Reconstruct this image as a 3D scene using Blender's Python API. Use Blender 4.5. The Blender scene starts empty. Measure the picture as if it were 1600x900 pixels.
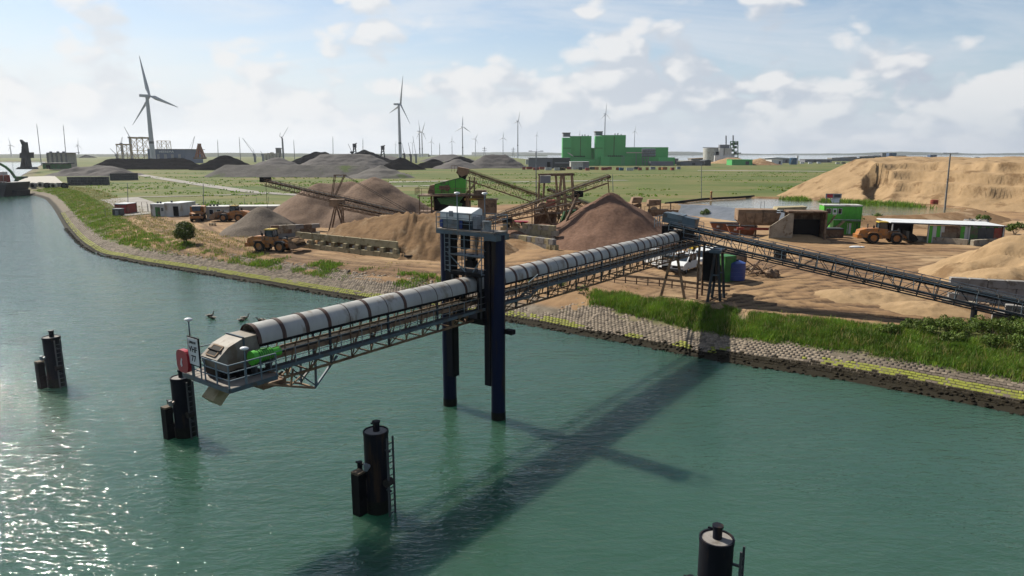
import bpy, math, random
import numpy as np
from mathutils import Vector, Matrix
random.seed(7); RNG = np.random.default_rng(7)
sc = bpy.context.scene
COL = sc.collection
# ------------------------------------------------------------------ camera
CAMH = 17.5; FPX = 1066.67; PITCH = math.atan(210 / FPX)
cd = bpy.data.cameras.new('camera'); cam = bpy.data.objects.new('camera', cd); COL.objects.link(cam)
cd.lens = 24; cd.sensor_width = 36; cd.clip_start = 0.5; cd.clip_end = 40000
cam.location = (0, 0, CAMH); cam.rotation_euler = (math.pi / 2 - PITCH, 0, 0)
sc.camera = cam
# ------------------------------------------------------------------ sun, sky, exposure
SUN_EL = math.radians(43.4); SUN_AZ = math.atan2(-.781, .624)      # clockwise from +Y
SUNV = Vector((math.sin(SUN_AZ) * math.cos(SUN_EL), math.cos(SUN_AZ) * math.cos(SUN_EL), math.sin(SUN_EL)))
sd = bpy.data.lights.new('sun', 'SUN'); so = bpy.data.objects.new('sun', sd); COL.objects.link(so)
sd.energy = 5.0; sd.angle = math.radians(0.53); sd.color = (1.0, 0.94, 0.82)
so.rotation_euler = (-SUNV).to_track_quat('-Z', 'Y').to_euler()
vs = sc.view_settings; vs.view_transform = 'Standard'; vs.look = 'None'; vs.gamma = 1; vs.exposure = 0.75; vs.use_curve_mapping = False
sc.cycles.use_denoising = True
sc.cycles.max_bounces = 6; sc.cycles.diffuse_bounces = 2; sc.cycles.glossy_bounces = 3; sc.cycles.transmission_bounces = 3
sc.cycles.volume_bounces = 0; sc.cycles.transparent_max_bounces = 8; sc.cycles.sample_clamp_indirect = 6
SKYO = (20.2, 3.3)
def build_world():
    w = bpy.data.worlds.new('World'); sc.world = w; w.use_nodes = True
    w.cycles.sampling_method = 'MANUAL'; w.cycles.sample_map_resolution = 512
    nt = w.node_tree; nt.nodes.clear(); N = nt.nodes.new; L = nt.links.new
    def math_(op, a, b=None, c=None, clamp=False):
        n = N('ShaderNodeMath'); n.operation = op; n.use_clamp = clamp
        for i, v in enumerate((a, b, c)):
            if v is None: continue
            if isinstance(v, (int, float)): n.inputs[i].default_value = v
            else: L(v, n.inputs[i])
        return n.outputs[0]
    def smooth(v, a, b, lo=0.0, hi=1.0):
        n = N('ShaderNodeMapRange'); n.interpolation_type = 'SMOOTHSTEP'
        L(v, n.inputs['Value']); n.inputs['From Min'].default_value = a; n.inputs['From Max'].default_value = b
        n.inputs['To Min'].default_value = lo; n.inputs['To Max'].default_value = hi
        return n.outputs[0]
    def mix(f, a, b):
        n = N('ShaderNodeMix'); n.data_type = 'RGBA'
        if isinstance(f, float): n.inputs['Factor'].default_value = f
        else: L(f, n.inputs['Factor'])
        for k, v in ((6, a), (7, b)):
            if isinstance(v, tuple): n.inputs[k].default_value = (*v, 1)
            else: L(v, n.inputs[k])
        return n.outputs[2]
    sky = N('ShaderNodeTexSky'); sky.sky_type = 'NISHITA'; sky.sun_disc = False
    sky.sun_elevation = SUN_EL; sky.sun_rotation = SUN_AZ
    sky.air_density = 1.0; sky.dust_density = 0.4; sky.ozone_density = 1.6
    sm = N('ShaderNodeVectorMath'); sm.operation = 'SCALE'; sm.inputs['Scale'].default_value = 0.125
    L(sky.outputs[0], sm.inputs[0])
    tc = N('ShaderNodeTexCoord')
    nz = N('ShaderNodeVectorMath'); nz.operation = 'NORMALIZE'; L(tc.outputs['Generated'], nz.inputs[0])
    sp = N('ShaderNodeSeparateXYZ'); L(nz.outputs[0], sp.inputs[0])
    z = sp.outputs['Z']
    # cloud deck seen edge-on: divide by elevation so that clouds flatten towards the horizon
    den = math_('ADD', math_('MAXIMUM', z, 0.0), 0.22)
    ux = math_('DIVIDE', sp.outputs['X'], den); uy = math_('DIVIDE', sp.outputs['Y'], den)
    def noise(vec, scale, detail, rough, dist=0.0):
        n = N('ShaderNodeTexNoise'); L(vec, n.inputs['Vector']); n.inputs['Scale'].default_value = scale
        n.inputs['Detail'].default_value = detail; n.inputs['Roughness'].default_value = rough
        n.inputs['Distortion'].default_value = dist
        return n.outputs['Fac']
    def vec(a, b, c):
        n = N('ShaderNodeCombineXYZ')
        for i, v in enumerate((a, b, c)):
            if isinstance(v, (int, float)): n.inputs[i].default_value = v
            else: L(v, n.inputs[i])
        return n.outputs[0]
    # heaped clouds low over the horizon, in direction space
    zz = math_('MULTIPLY', z, 1.75)
    warp = N('ShaderNodeTexNoise'); L(vec(sp.outputs['X'], sp.outputs['Y'], zz), warp.inputs['Vector']); warp.inputs['Scale'].default_value = 9; warp.inputs['Detail'].default_value = 3
    def heaped(dx, dy, dz):
        v0 = vec(math_('ADD', sp.outputs['X'], dx + SKYO[0]), math_('ADD', sp.outputs['Y'], dy + SKYO[1]), math_('ADD', zz, dz))
        w2 = N('ShaderNodeVectorMath'); w2.operation = 'MULTIPLY_ADD'; L(warp.outputs['Color'], w2.inputs[0]); w2.inputs[1].default_value = (.045, .045, .06); L(v0, w2.inputs[2])
        a_ = noise(w2.outputs[0], 4.2, 2, .5)
        tot = a_
        for scl, amp in ((12, .20), (27, .12), (55, .05)):
            vo = N('ShaderNodeTexVoronoi'); vo.feature = 'F1'; L(w2.outputs[0], vo.inputs['Vector']); vo.inputs['Scale'].default_value = scl
            tot = math_('ADD', tot, math_('MULTIPLY_ADD', vo.outputs['Distance'], -amp, amp * .5))
        f_ = noise(w2.outputs[0], 34, 4, .62)
        return math_('ADD', tot, math_('MULTIPLY_ADD', f_, .10, -.05))
    n1 = heaped(0, 0, 0); n1b = heaped(-.020, .012, .034)
    band = smooth(z, 0.045, 0.20, 0.098, -0.095)
    body = math_('ADD', n1, band)
    cum = smooth(body, 0.462, 0.56)
    light = smooth(math_('SUBTRACT', n1, n1b), -0.06, 0.075)
    # thin high streaks
    n2 = noise(vec(ux, math_('MULTIPLY', uy, 2.2), 3.7), 0.9, 9, 0.6, 0.5)
    cir = math_('MULTIPLY', smooth(n2, 0.44, 0.70), smooth(z, 0.12, 0.40, 0.62, 0.20))
    # towards the sun the veil is whiter
    dt = N('ShaderNodeVectorMath'); dt.operation = 'DOT_PRODUCT'; L(nz.outputs[0], dt.inputs[0]); dt.inputs[1].default_value = SUNV
    near = smooth(dt.outputs['Value'], 0.10, 0.85)
    c0 = sm.outputs[0]
    haze = mix(near, (0.56, 0.65, 0.78), (0.86, 0.90, 0.93))
    hz = smooth(z, 0.0, 0.175, 0.90, 0.0)
    hz = math_('ADD', hz, math_('MULTIPLY', near, smooth(z, .05, .45, .38, 0.0)), clamp=True)
    c1 = mix(hz, c0, haze)
    c2 = mix(cir, c1, mix(near, (0.74, 0.79, 0.86), (0.94, 0.96, 0.97)))
    shade = mix(near, (0.53, 0.595, 0.70), (0.80, 0.84, 0.885))
    cc = mix(light, shade, mix(near, (0.91, 0.915, 0.925), (0.94, 0.945, 0.95)))
    cf = math_('MULTIPLY', cum, smooth(z, 0.0, 0.09, 0.25, 0.92))
    c3 = mix(cf, c2, cc)
    bg = N('ShaderNodeBackground'); L(c3, bg.inputs['Color']); bg.inputs['Strength'].default_value = 0.545
    out = N('ShaderNodeOutputWorld'); L(bg.outputs[0], out.inputs[0])
build_world()
# ------------------------------------------------------------------ picture -> place
_c, _s = math.cos(PITCH), math.sin(PITCH)
def ray(px, py):
    u = (px - 800) / FPX; v = (450 - py) / FPX
    return (u, _c + v * _s, -_s + v * _c)
def G(px, py, z=3.0):
    d = ray(px, py); t = (z - CAMH) / d[2]; return Vector((d[0] * t, d[1] * t, z))
def D(px, py, Y):
    d = ray(px, py); t = Y / d[1]; return Vector((d[0] * t, Y, CAMH + d[2] * t))
# ------------------------------------------------------------------ numpy noise
def _hash(ix, iy, seed):
    h = (ix.astype(np.int64) * 374761393 + iy.astype(np.int64) * 668265263 + seed * 144665) & 0x7fffffff
    h = ((h ^ (h >> 13)) * 1274126177) & 0x7fffffff
    return ((h ^ (h >> 16)) & 0xffff) / 65535.0
def vnoise(x, y, seed=0):
    x = np.asarray(x, float); y = np.asarray(y, float)
    ix = np.floor(x); iy = np.floor(y); fx = x - ix; fy = y - iy
    fx = fx * fx * (3 - 2 * fx); fy = fy * fy * (3 - 2 * fy)
    a = _hash(ix, iy, seed); b = _hash(ix + 1, iy, seed); c = _hash(ix, iy + 1, seed); d = _hash(ix + 1, iy + 1, seed)
    return (a * (1 - fx) + b * fx) * (1 - fy) + (c * (1 - fx) + d * fx) * fy
def fbm(x, y, octv=4, seed=0):
    s = 0; a = 1; t = 0
    for k in range(octv):
        s = s + a * vnoise(np.asarray(x) * 2 ** k, np.asarray(y) * 2 ** k, seed + k * 17); t += a; a *= .5
    return s / t - .5
# ------------------------------------------------------------------ materials
MATS = {}; ALB = .70
def mat(name, c1, c2=None, rough=0.7, metal=0.0, scale=1.0, detail=5, bump=0.0, bscale=None, dirt=None, dscale=0.5, damt=0.5, streak=1.0, spec=0.4):
    """two-tone noise in world space, optional dirt or rust patches, fine relief"""
    m = bpy.data.materials.new(name); m.use_nodes = True; MATS[name] = m
    nt = m.node_tree; N = nt.nodes.new; L = nt.links.new
    b = nt.nodes['Principled BSDF']; b.inputs['Roughness'].default_value = rough; b.inputs['Metallic'].default_value = metal
    b.inputs['Specular IOR Level'].default_value = spec
    geo = N('ShaderNodeNewGeometry'); mp = N('ShaderNodeMapping'); L(geo.outputs['Position'], mp.inputs['Vector'])
    mp.inputs['Scale'].default_value = (1, 1, streak)
    def noise(s, d=5, r=0.6):
        n = N('ShaderNodeTexNoise'); L(mp.outputs[0], n.inputs['Vector']); n.inputs['Scale'].default_value = s
        n.inputs['Detail'].default_value = d; n.inputs['Roughness'].default_value = r
        return n.outputs['Fac']
    c2 = c2 or tuple(v * .75 for v in c1)
    c1 = tuple(v * ALB for v in c1); c2 = tuple(v * ALB for v in c2); dirt = dirt and tuple(v * ALB for v in dirt)
    cr = N('ShaderNodeValToRGB'); L(noise(scale, detail), cr.inputs['Fac'])
    cr.color_ramp.elements[0].position = .35; cr.color_ramp.elements[1].position = .65
    cr.color_ramp.elements[0].color = (*c2, 1); cr.color_ramp.elements[1].color = (*c1, 1)
    col = cr.outputs['Color']
    if dirt:
        mr = N('ShaderNodeMapRange'); L(noise(dscale, 8, .65), mr.inputs['Value'])
        mr.inputs['From Min'].default_value = .62 - damt * .3; mr.inputs['From Max'].default_value = .72 - damt * .2
        mr.interpolation_type = 'SMOOTHSTEP'
        mx = N('ShaderNodeMix'); mx.data_type = 'RGBA'; L(mr.outputs[0], mx.inputs['Factor']); L(col, mx.inputs[6]); mx.inputs[7].default_value = (*dirt, 1)
        col = mx.outputs[2]
    L(col, b.inputs['Base Color'])
    if bump:
        bp = N('ShaderNodeBump'); bp.inputs['Strength'].default_value = 1.0; bp.inputs['Distance'].default_value = bump
        L(noise(bscale or scale * 3, 6, .6), bp.inputs['Height']); L(bp.outputs[0], b.inputs['Normal'])
    return m
def leafmat(name, c1, c2, scale=0.6):
    m = mat(name, c1, c2, rough=.6, scale=scale, detail=3, spec=.25)
    nt = m.node_tree; b = nt.nodes['Principled BSDF']; out = nt.nodes['Material Output']
    at = nt.nodes.new('ShaderNodeAttribute'); at.attribute_name = 'tone'
    mm = nt.nodes.new('ShaderNodeMix'); mm.data_type = 'RGBA'; mm.blend_type = 'MULTIPLY'; mm.inputs['Factor'].default_value = 1
    src = b.inputs['Base Color'].links[0].from_socket
    nt.links.new(src, mm.inputs[6]); nt.links.new(at.outputs['Color'], mm.inputs[7]); nt.links.new(mm.outputs[2], b.inputs['Base Color'])
    tr = nt.nodes.new('ShaderNodeBsdfTranslucent'); nt.links.new(mm.outputs[2], tr.inputs['Color'])
    ms = nt.nodes.new('ShaderNodeMixShader'); ms.inputs[0].default_value = .3
    nt.links.new(b.outputs[0], ms.inputs[1]); nt.links.new(tr.outputs[0], ms.inputs[2]); nt.links.new(ms.outputs[0], out.inputs['Surface'])
    return m
M = {}
def dm(k, *a, **kw): M[k] = mat(k, *a, **kw)
dm('headhousing', (.28, .245, .20), (.19, .165, .135), rough=.65, scale=1.5, detail=8, dirt=(.15, .11, .075), dscale=1.6, damt=.4, streak=.5)
dm('darksteel', (.050, .066, .080), (.03, .04, .05), rough=.5, metal=.1, scale=.8, dirt=(.06, .045, .035), dscale=1.2, damt=.4, spec=.2)
dm('galv', (.30, .33, .35), (.18, .20, .22), rough=.45, metal=.5, scale=1.5, dirt=(.12, .08, .05), damt=.25)
dm('bluesteel', (.10, .145, .18), (.06, .09, .115), rough=.45, metal=.2, scale=.8, dirt=(.10, .07, .045), dscale=1.2, damt=.45)
dm('bluerail', (.20, .26, .30), (.13, .17, .20), rough=.5, metal=.3, scale=1.0, dirt=(.10, .06, .04), damt=.3)
dm('hood', (.45, .44, .41), (.34, .33, .31), rough=.55, metal=.0, scale=.7, detail=8, dirt=(.22, .18, .14), dscale=.9, damt=.3, streak=.35)
dm('band', (.10, .045, .03), (.05, .026, .02), rough=.7, scale=3)
dm('rusty', (.30, .19, .10), (.15, .085, .045), rough=.8, scale=2.2, dirt=(.10, .045, .02), dscale=1.7, damt=.5)
dm('rustbrown', (.20, .115, .065), (.09, .05, .03), rough=.8, scale=1.5, dirt=(.26, .19, .12), dscale=1.1, damt=.45)
dm('sandysteel', (.34, .22, .13), (.20, .13, .08), rough=.85, scale=1.0, dirt=(.12, .075, .045), dscale=.8, damt=.4)
dm('darkpile', (.012, .013, .020), (.007, .007, .010), rough=.55, scale=1.2, dirt=(.045, .028, .018), dscale=1.6, damt=.3, streak=.12, spec=.10)
dm('bluepile', (.009, .014, .045), (.006, .009, .026), rough=.32, scale=.8, dirt=(.035, .025, .018), dscale=1.5, damt=.35, streak=.1, spec=.10)
dm('weedpile', (.016, .018, .012), (.010, .010, .009), rough=.6, scale=4, bump=.03, bscale=9, spec=.1)
dm('timber', (.16, .115, .075), (.08, .06, .04), rough=.85, scale=5, bump=.01)
dm('deckplate', (.30, .26, .22), (.17, .15, .13), rough=.75, scale=1.2, dirt=(.1, .08, .06), damt=.4)
dm('black', (.008, .008, .009), (.004, .004, .005), rough=.7, scale=2, spec=.15)
dm('rubber', (.025, .024, .023), (.05, .043, .035), rough=.9, scale=4, spec=.1)
dm('belt', (.035, .033, .032), (.06, .05, .042), rough=.85, scale=1.5, spec=.1)
dm('whitepaint', (.78, .79, .79), (.68, .69, .69), rough=.4, scale=1, dirt=(.45, .40, .33), damt=.2)
dm('offwhite', (.60, .60, .57), (.50, .49, .46), rough=.6, scale=.8, dirt=(.32, .27, .2), damt=.3, streak=.5)
dm('cream', (.55, .50, .40), (.45, .40, .31), rough=.7, scale=.8)
dm('green', (.095, .48, .035), (.07, .38, .03), rough=.5, scale=.8, dirt=(.12, .09, .06), dscale=1.2, damt=.2)
dm('greendark', (.03, .20, .03), (.022, .13, .02), rough=.5, scale=1.0, dirt=(.10, .07, .05), damt=.35)
dm('plantgreen', (.085, .47, .12), (.075, .41, .105), rough=.55, scale=.05)
dm('plantgreen2', (.11, .55, .16), (.095, .49, .135), rough=.55, scale=.05)
dm('red', (.42, .018, .03), (.33, .015, .025), rough=.4, scale=2)
dm('redrust', (.34, .05, .03), (.24, .04, .025), rough=.7, scale=1.5, dirt=(.2, .12, .08), damt=.3)
dm('orange', (.52, .20, .03), (.40, .15, .03), rough=.5, scale=1.2, dirt=(.24, .15, .09), dscale=1.8, damt=.55)
dm('skiprust', (.36, .12, .045), (.24, .08, .035), rough=.75, scale=1, dirt=(.15, .08, .05), damt=.3)
dm('blue', (.02, .06, .28), (.018, .045, .20), rough=.4, scale=1, dirt=(.07, .07, .09), damt=.2)
dm('bluehall', (.085, .13, .23), (.075, .115, .20), rough=.6, scale=.05)
dm('tankblue', (.018, .10, .19), (.016, .085, .16), rough=.5, scale=.2)
dm('glass', (.02, .03, .04), (.03, .04, .05), rough=.08, scale=1, spec=.6)
dm('darkgrey', (.06, .065, .07), (.045, .048, .05), rough=.6, scale=1)
dm('grey', (.26, .27, .29), (.21, .22, .24), rough=.6, scale=.5)
dm('hallgrey', (.20, .205, .23), (.17, .175, .20), rough=.6, scale=.06)
dm('turbine', (.50, .51, .54), (.46, .47, .50), rough=.45, scale=.05)
dm('concrete', (.40, .35, .27), (.28, .24, .185), rough=.9, scale=.9, bump=.02, bscale=5, dirt=(.18, .13, .08), dscale=1.1, damt=.35)
dm('concgrey', (.30, .28, .26), (.22, .205, .19), rough=.9, scale=.8, bump=.02, bscale=5, dirt=(.14, .12, .10), dscale=.9, damt=.3)
dm('concyellow', (.42, .36, .22), (.30, .25, .14), rough=.9, scale=.8, bump=.02, bscale=5, dirt=(.22, .17, .08), dscale=.9, damt=.35)
dm('wood', (.30, .22, .14), (.19, .135, .085), rough=.85, scale=2)
dm('sand', (.38, .255, .14), (.30, .20, .108), rough=.95, scale=.35, detail=8, bump=.10, bscale=1.6, spec=.1)
dm('sanddry', (.40, .275, .155), (.31, .21, .115), rough=.95, scale=.3, detail=9, bump=.12, bscale=1.2, dirt=(.20, .125, .065), dscale=.22, damt=.35, spec=.1)
dm('sandbrown', (.265, .162, .085), (.165, .098, .050), rough=.95, scale=.7, detail=9, bump=.12, bscale=1.8, dirt=(.36, .25, .15), dscale=.16, damt=.4, spec=.1)
dm('gravel', (.225, .155, .112), (.15, .10, .073), rough=.95, scale=2.6, detail=9, bump=.07, bscale=5, spec=.1)
dm('gravelgrey', (.19, .155, .125), (.12, .097, .078), rough=.95, scale=3.0, detail=9, bump=.07, bscale=6, spec=.1)
dm('gravelred', (.215, .128, .09), (.15, .087, .06), rough=.95, scale=2.2, detail=9, bump=.07, bscale=5, spec=.1)
dm('coal', (.006, .006, .0075), (.012, .0115, .0125), rough=.9, scale=.06, detail=8, bump=.6, bscale=.3, spec=.0)
dm('ore', (.15, .137, .13), (.085, .078, .077), rough=.95, scale=.05, detail=8, bump=.6, bscale=.25, spec=.1)
dm('berm', (.15, .138, .128), (.095, .09, .085), rough=.95, scale=.08, detail=9, bump=.5, bscale=.4, dirt=(.10, .13, .05), dscale=.06, damt=.3, spec=.1)
dm('stonepale', (.285, .230, .172), (.20, .158, .115), rough=.95, scale=1.8, bump=.02, bscale=8)
dm('stonegrey', (.175, .138, .102), (.11, .087, .065), rough=.95, scale=1.8, bump=.02, bscale=8)
dm('stonealgae', (.27, .285, .03), (.17, .175, .03), rough=.9, scale=2.5, bump=.02, bscale=9)
dm('stoneweed', (.030, .024, .013), (.014, .011, .007), rough=.8, scale=3, bump=.05, bscale=7, spec=.1)
dm('tarp', (.16, .17, .19), (.10, .11, .12), rough=.45, scale=.35, bump=.15, bscale=.9)
dm('pallid', (.36, .33, .285), (.29, .265, .23), rough=.8, scale=1)
dm('yellow', (.60, .42, .04), (.45, .30, .03), rough=.5, scale=1)
dm('jacket', (.42, .32, .13), (.30, .20, .09), rough=.7, scale=.1)
dm('craneblack', (.035, .035, .045), (.025, .025, .03), rough=.6, scale=.2)
dm('asphalt', (.29, .265, .235), (.22, .20, .175), rough=.9, scale=.15, detail=8, dirt=(.25, .24, .18), dscale=.08, damt=.2)
dm('skinless', (.30, .27, .22), (.10, .08, .06), rough=.9, scale=6)
dm('feather', (.10, .075, .05), (.05, .035, .022), rough=.9, scale=9)
dm('treefar', (.035, .055, .025), (.022, .036, .018), rough=.95, scale=.02, detail=8)
M['grass'] = leafmat('grass', (.185, .335, .040), (.115, .225, .026), .35)
M['grassdry'] = leafmat('grassdry', (.36, .33, .15), (.23, .25, .085), .5)
M['leaf'] = leafmat('leaf', (.125, .200, .036), (.080, .140, .026), .8)
M['leafbush'] = leafmat('leafbush', (.115, .165, .028), (.065, .10, .018), .8)
def emis(k, c, s):
    m = bpy.data.materials.new(k); m.use_nodes = True; b = m.node_tree.nodes['Principled BSDF']
    b.inputs['Base Color'].default_value = (*c, 1); M[k] = m
# ------------------------------------------------------------------ objects
def tag(o, label=None, cat=None, group=None, kind=None):
    if label: o['label'] = label
    if cat: o['category'] = cat
    if group: o['group'] = group
    if kind: o['kind'] = kind
    return o
INV = {}
def thing(name, label, cat, loc=(0, 0, 0), rz=0.0, group=None, world=False, rx=0.0, ry=0.0):
    e = bpy.data.objects.new(name, None); COL.objects.link(e)
    e.empty_display_size = .2; e.location = loc; e.rotation_euler = (rx, ry, rz)
    tag(e, label, cat, group)
    if world:
        INV[e.name] = Matrix.Translation(Vector(loc)).inverted()
    return e
def link(o, parent=None):
    COL.objects.link(o)
    if parent is not None:
        o.parent = parent
        if parent.name in INV: o.matrix_parent_inverse = INV[parent.name]
    return o
class MB:
    def __init__(s): s.v = []; s.f = []; s.mi = []; s.cur = 0
    def add(s, vs, fs):
        n = len(s.v); s.v += [tuple(p) for p in vs]; s.f += [tuple(i + n for i in f) for f in fs]; s.mi += [s.cur] * len(fs); return s
    def box(s, c, size, rz=0.0):
        cx, cy, cz = c; a, b, h = (k / 2 for k in size); cs, sn = math.cos(rz), math.sin(rz)
        vs = []
        for dz in (-h, h):
            for dx, dy in ((-a, -b), (a, -b), (a, b), (-a, b)):
                vs.append((cx + dx * cs - dy * sn, cy + dx * sn + dy * cs, cz + dz))
        return s.add(vs, [(3, 2, 1, 0), (4, 5, 6, 7), (0, 1, 5, 4), (1, 2, 6, 5), (2, 3, 7, 6), (3, 0, 4, 7)])
    def bar(s, p, q, w, h=None, up=(0, 0, 1)):
        p = Vector(p); q = Vector(q); h = h or w; d = (q - p); 
        if d.length < 1e-6: return s
        d.normalize(); up = Vector(up)
        if abs(d.dot(up)) > .98: up = Vector((1, 0, 0)) if abs(d.x) < .9 else Vector((0, 1, 0))
        sd_ = d.cross(up).normalized(); u = sd_.cross(d).normalized()
        vs = []
        for e in (p, q):
            for a, b in ((-1, -1), (1, -1), (1, 1), (-1, 1)): vs.append(e + sd_ * a * w / 2 + u * b * h / 2)
        return s.add(vs, [(0, 1, 2, 3), (7, 6, 5, 4), (1, 0, 4, 5), (2, 1, 5, 6), (3, 2, 6, 7), (0, 3, 7, 4)])
    def cyl(s, p, q, r, n=12, r2=None, caps=True):
        p = Vector(p); q = Vector(q); r2 = r if r2 is None else r2; d = (q - p).normalized()
        a = Vector((0, 0, 1)) if abs(d.z) < .9 else Vector((1, 0, 0)); sx = d.cross(a).normalized(); sy = d.cross(sx)
        vs = []
        for e, rr in ((p, r), (q, r2)):
            for k in range(n):
                t = 2 * math.pi * k / n; vs.append(e + (sx * math.cos(t) + sy * math.sin(t)) * rr)
        fs = [(k, (k + 1) % n, n + (k + 1) % n, n + k) for k in range(n)]
        if caps: fs += [tuple(range(n - 1, -1, -1)), tuple(range(n, 2 * n))]
        return s.add(vs, fs)
    def prism(s, poly, y0, y1, axis='y'):
        """outline in (x,z) swept along y (or (x,y) along z, or (y,z) along x)"""
        n = len(poly)
        def P(a, b, t): return (a, t, b) if axis == 'y' else ((a, b, t) if axis == 'z' else (t, a, b))
        vs = [P(a, b, y0) for a, b in poly] + [P(a, b, y1) for a, b in poly]
        fs = [(k, (k + 1) % n, n + (k + 1) % n, n + k) for k in range(n)] + [tuple(range(n - 1, -1, -1)), tuple(range(n, 2 * n))]
        return s.add(vs, fs)
    def ball(s, c, r, n=10, m=6):
        vs = []; fs = []
        r = r if isinstance(r, (tuple, list)) else (r, r, r)
        for i in range(m + 1):
            ph = math.pi * i / m
            for k in range(n):
                t = 2 * math.pi * k / n
                vs.append((c[0] + r[0] * math.sin(ph) * math.cos(t), c[1] + r[1] * math.sin(ph) * math.sin(t), c[2] + r[2] * math.cos(ph)))
        for i in range(m):
            for k in range(n): fs.append((i * n + k, i * n + (k + 1) % n, (i + 1) * n + (k + 1) % n, (i + 1) * n + k))
        return s.add(vs, fs)
    def build(s, name, m, parent=None, smooth=False, fix=True):
        me = bpy.data.meshes.new(name); me.from_pydata(s.v, [], s.f); 
        for x in (m if isinstance(m, (list, tuple)) else [m]): me.materials.append(M[x] if isinstance(x, str) else x)
        if isinstance(m, (list, tuple)): me.polygons.foreach_set('material_index', s.mi)
        if fix:
            import bmesh
            bm = bmesh.new(); bm.from_mesh(me); bmesh.ops.recalc_face_normals(bm, faces=bm.faces); bm.to_mesh(me); bm.free()
        if smooth:
            me.polygons.foreach_set('use_smooth', [True] * len(me.polygons))
            me.set_sharp_from_angle(angle=math.radians(40))
        return link(bpy.data.objects.new(name, me), parent)
_unit = {}
def unit(kind, m):
    k = (kind, m)
    if k not in _unit:
        b = MB()
        if kind == 'box': b.box((0, 0, 0), (1, 1, 1))
        elif kind == 'bev':
            e = .06
            b.prism([(-.5 + e, -.5), (.5 - e, -.5), (.5, -.5 + e), (.5, .5 - e), (.5 - e, .5), (-.5 + e, .5), (-.5, .5 - e), (-.5, -.5 + e)], -.5, .5)
        elif kind == 'rod': b.cyl((0, 0, -.5), (0, 0, .5), 1, 8)
        elif kind == 'rod16': b.cyl((0, 0, -.5), (0, 0, .5), 1, 20)
        o = b.build('unit_' + kind, m, None, smooth=kind.startswith('rod')); _unit[k] = o.data; bpy.data.objects.remove(o)
    return _unit[k]
def block(name, m, parent, c, size, rz=0.0, kind='box', tilt=0.0):
    o = bpy.data.objects.new(name, unit(kind, m)); o.matrix_basis = Matrix.LocRotScale(Vector(c), Matrix.Rotation(rz, 3, 'Z') @ Matrix.Rotation(tilt, 3, 'Y'), Vector(size))
    return link(o, parent)
def bar(name, m, parent, p, q, w, h=None, up=(0, 0, 1)):
    p = Vector(p); q = Vector(q); h = h or w; d = q - p; L_ = d.length; d.normalize(); up = Vector(up)
    if abs(d.dot(up)) > .98: up = Vector((0, 1, 0)) if abs(d.y) < .9 else Vector((1, 0, 0))
    s_ = up.cross(d).normalized(); u = d.cross(s_).normalized()
    R = Matrix((d, s_, u)).transposed()
    o = bpy.data.objects.new(name, unit('box', m)); o.matrix_basis = Matrix.LocRotScale((p + q) / 2, R, Vector((L_, w, h)))
    return link(o, parent)
def rod(name, m, parent, p, q, r, kind='rod'):
    p = Vector(p); q = Vector(q); d = q - p
    o = bpy.data.objects.new(name, unit(kind, m)); o.matrix_basis = Matrix.LocRotScale((p + q) / 2, d.to_track_quat('Z', 'Y'), Vector((r, r, d.length)))
    return link(o, parent)
def npmesh(name, v, f, m, parent=None, smooth=False, attrs=None, mi=None):
    """v (n,3), f (k,3|4) arrays"""
    v = np.ascontiguousarray(v, np.float32); f = np.ascontiguousarray(f, np.int32); k = f.shape[1]
    me = bpy.data.meshes.new(name); me.vertices.add(len(v)); me.vertices.foreach_set('co', v.ravel())
    me.loops.add(f.size); me.loops.foreach_set('vertex_index', f.ravel())
    me.polygons.add(len(f)); me.polygons.foreach_set('loop_start', np.arange(0, f.size, k, dtype=np.int32))
    me.update(calc_edges=True)
    for x in (m if isinstance(m, (list, tuple)) else [m]): me.materials.append(M[x] if isinstance(x, str) else x)
    if mi is not None: me.polygons.foreach_set('material_index', np.ascontiguousarray(mi, np.int32))
    if smooth: me.polygons.foreach_set('use_smooth', np.ones(len(f), bool))
    for an, (dom, arr) in (attrs or {}).items():
        arr = np.asarray(arr, np.float32)
        if arr.ndim == 1:
            a = me.attributes.new(an, 'FLOAT', dom); a.data.foreach_set('value', arr)
        else:
            a = me.attributes.new(an, 'FLOAT_COLOR', dom); a.data.foreach_set('color', arr.ravel())
    me.validate(); me.update()
    return link(bpy.data.objects.new(name, me), parent)
def copy_tree(o, parent=None, **props):
    c = o.copy(); COL.objects.link(c); c.parent = parent
    for k, v in props.items(): c[k] = v
    for ch in KIDS.get(o.name, []) or [x for x in bpy.data.objects if x.parent == o]: copy_tree(ch, c)
    return c
KIDS = {}
# ================================================================== the setting
def P2(px, py, z=0.0):
    g = G(px, py, z); return (g.x, g.y)
SHORE = [(200, -70), (90, -2), (60, 22)] + [P2(*a) for a in ((1600, 650), (1450, 620), (1300, 592), (1120, 565), (1000, 541), (900, 523), (800, 504), (640, 480), (540, 467),
         (400, 443), (300, 426), (180, 405), (130, 388), (100, 357), (88, 335), (80, 322), (70, 311), (55, 306), (36, 304), (12, 305), (14, 288), (30, 276), (44, 268), (62, 258.5), (72, 253))]
LANDPOLY = SHORE + [(-2600, 1900), (-6000, 2100), (-9000, 9000), (-300, 9000), (-20, 3000), (60, 1900), (200, 1560), (600, 1500), (4000, 1450), (4000, -70)]
def seg_dist(x, y, poly, closed=False):
    d2 = np.full(x.shape, 1e18)
    n = len(poly)
    for i in range(n if closed else n - 1):
        ax, ay = poly[i]; bx, by = poly[(i + 1) % n]; dx, dy = bx - ax, by - ay; l2 = dx * dx + dy * dy + 1e-12
        t = np.clip(((x - ax) * dx + (y - ay) * dy) / l2, 0, 1)
        d2 = np.minimum(d2, (x - ax - t * dx) ** 2 + (y - ay - t * dy) ** 2)
    return np.sqrt(d2)
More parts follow.
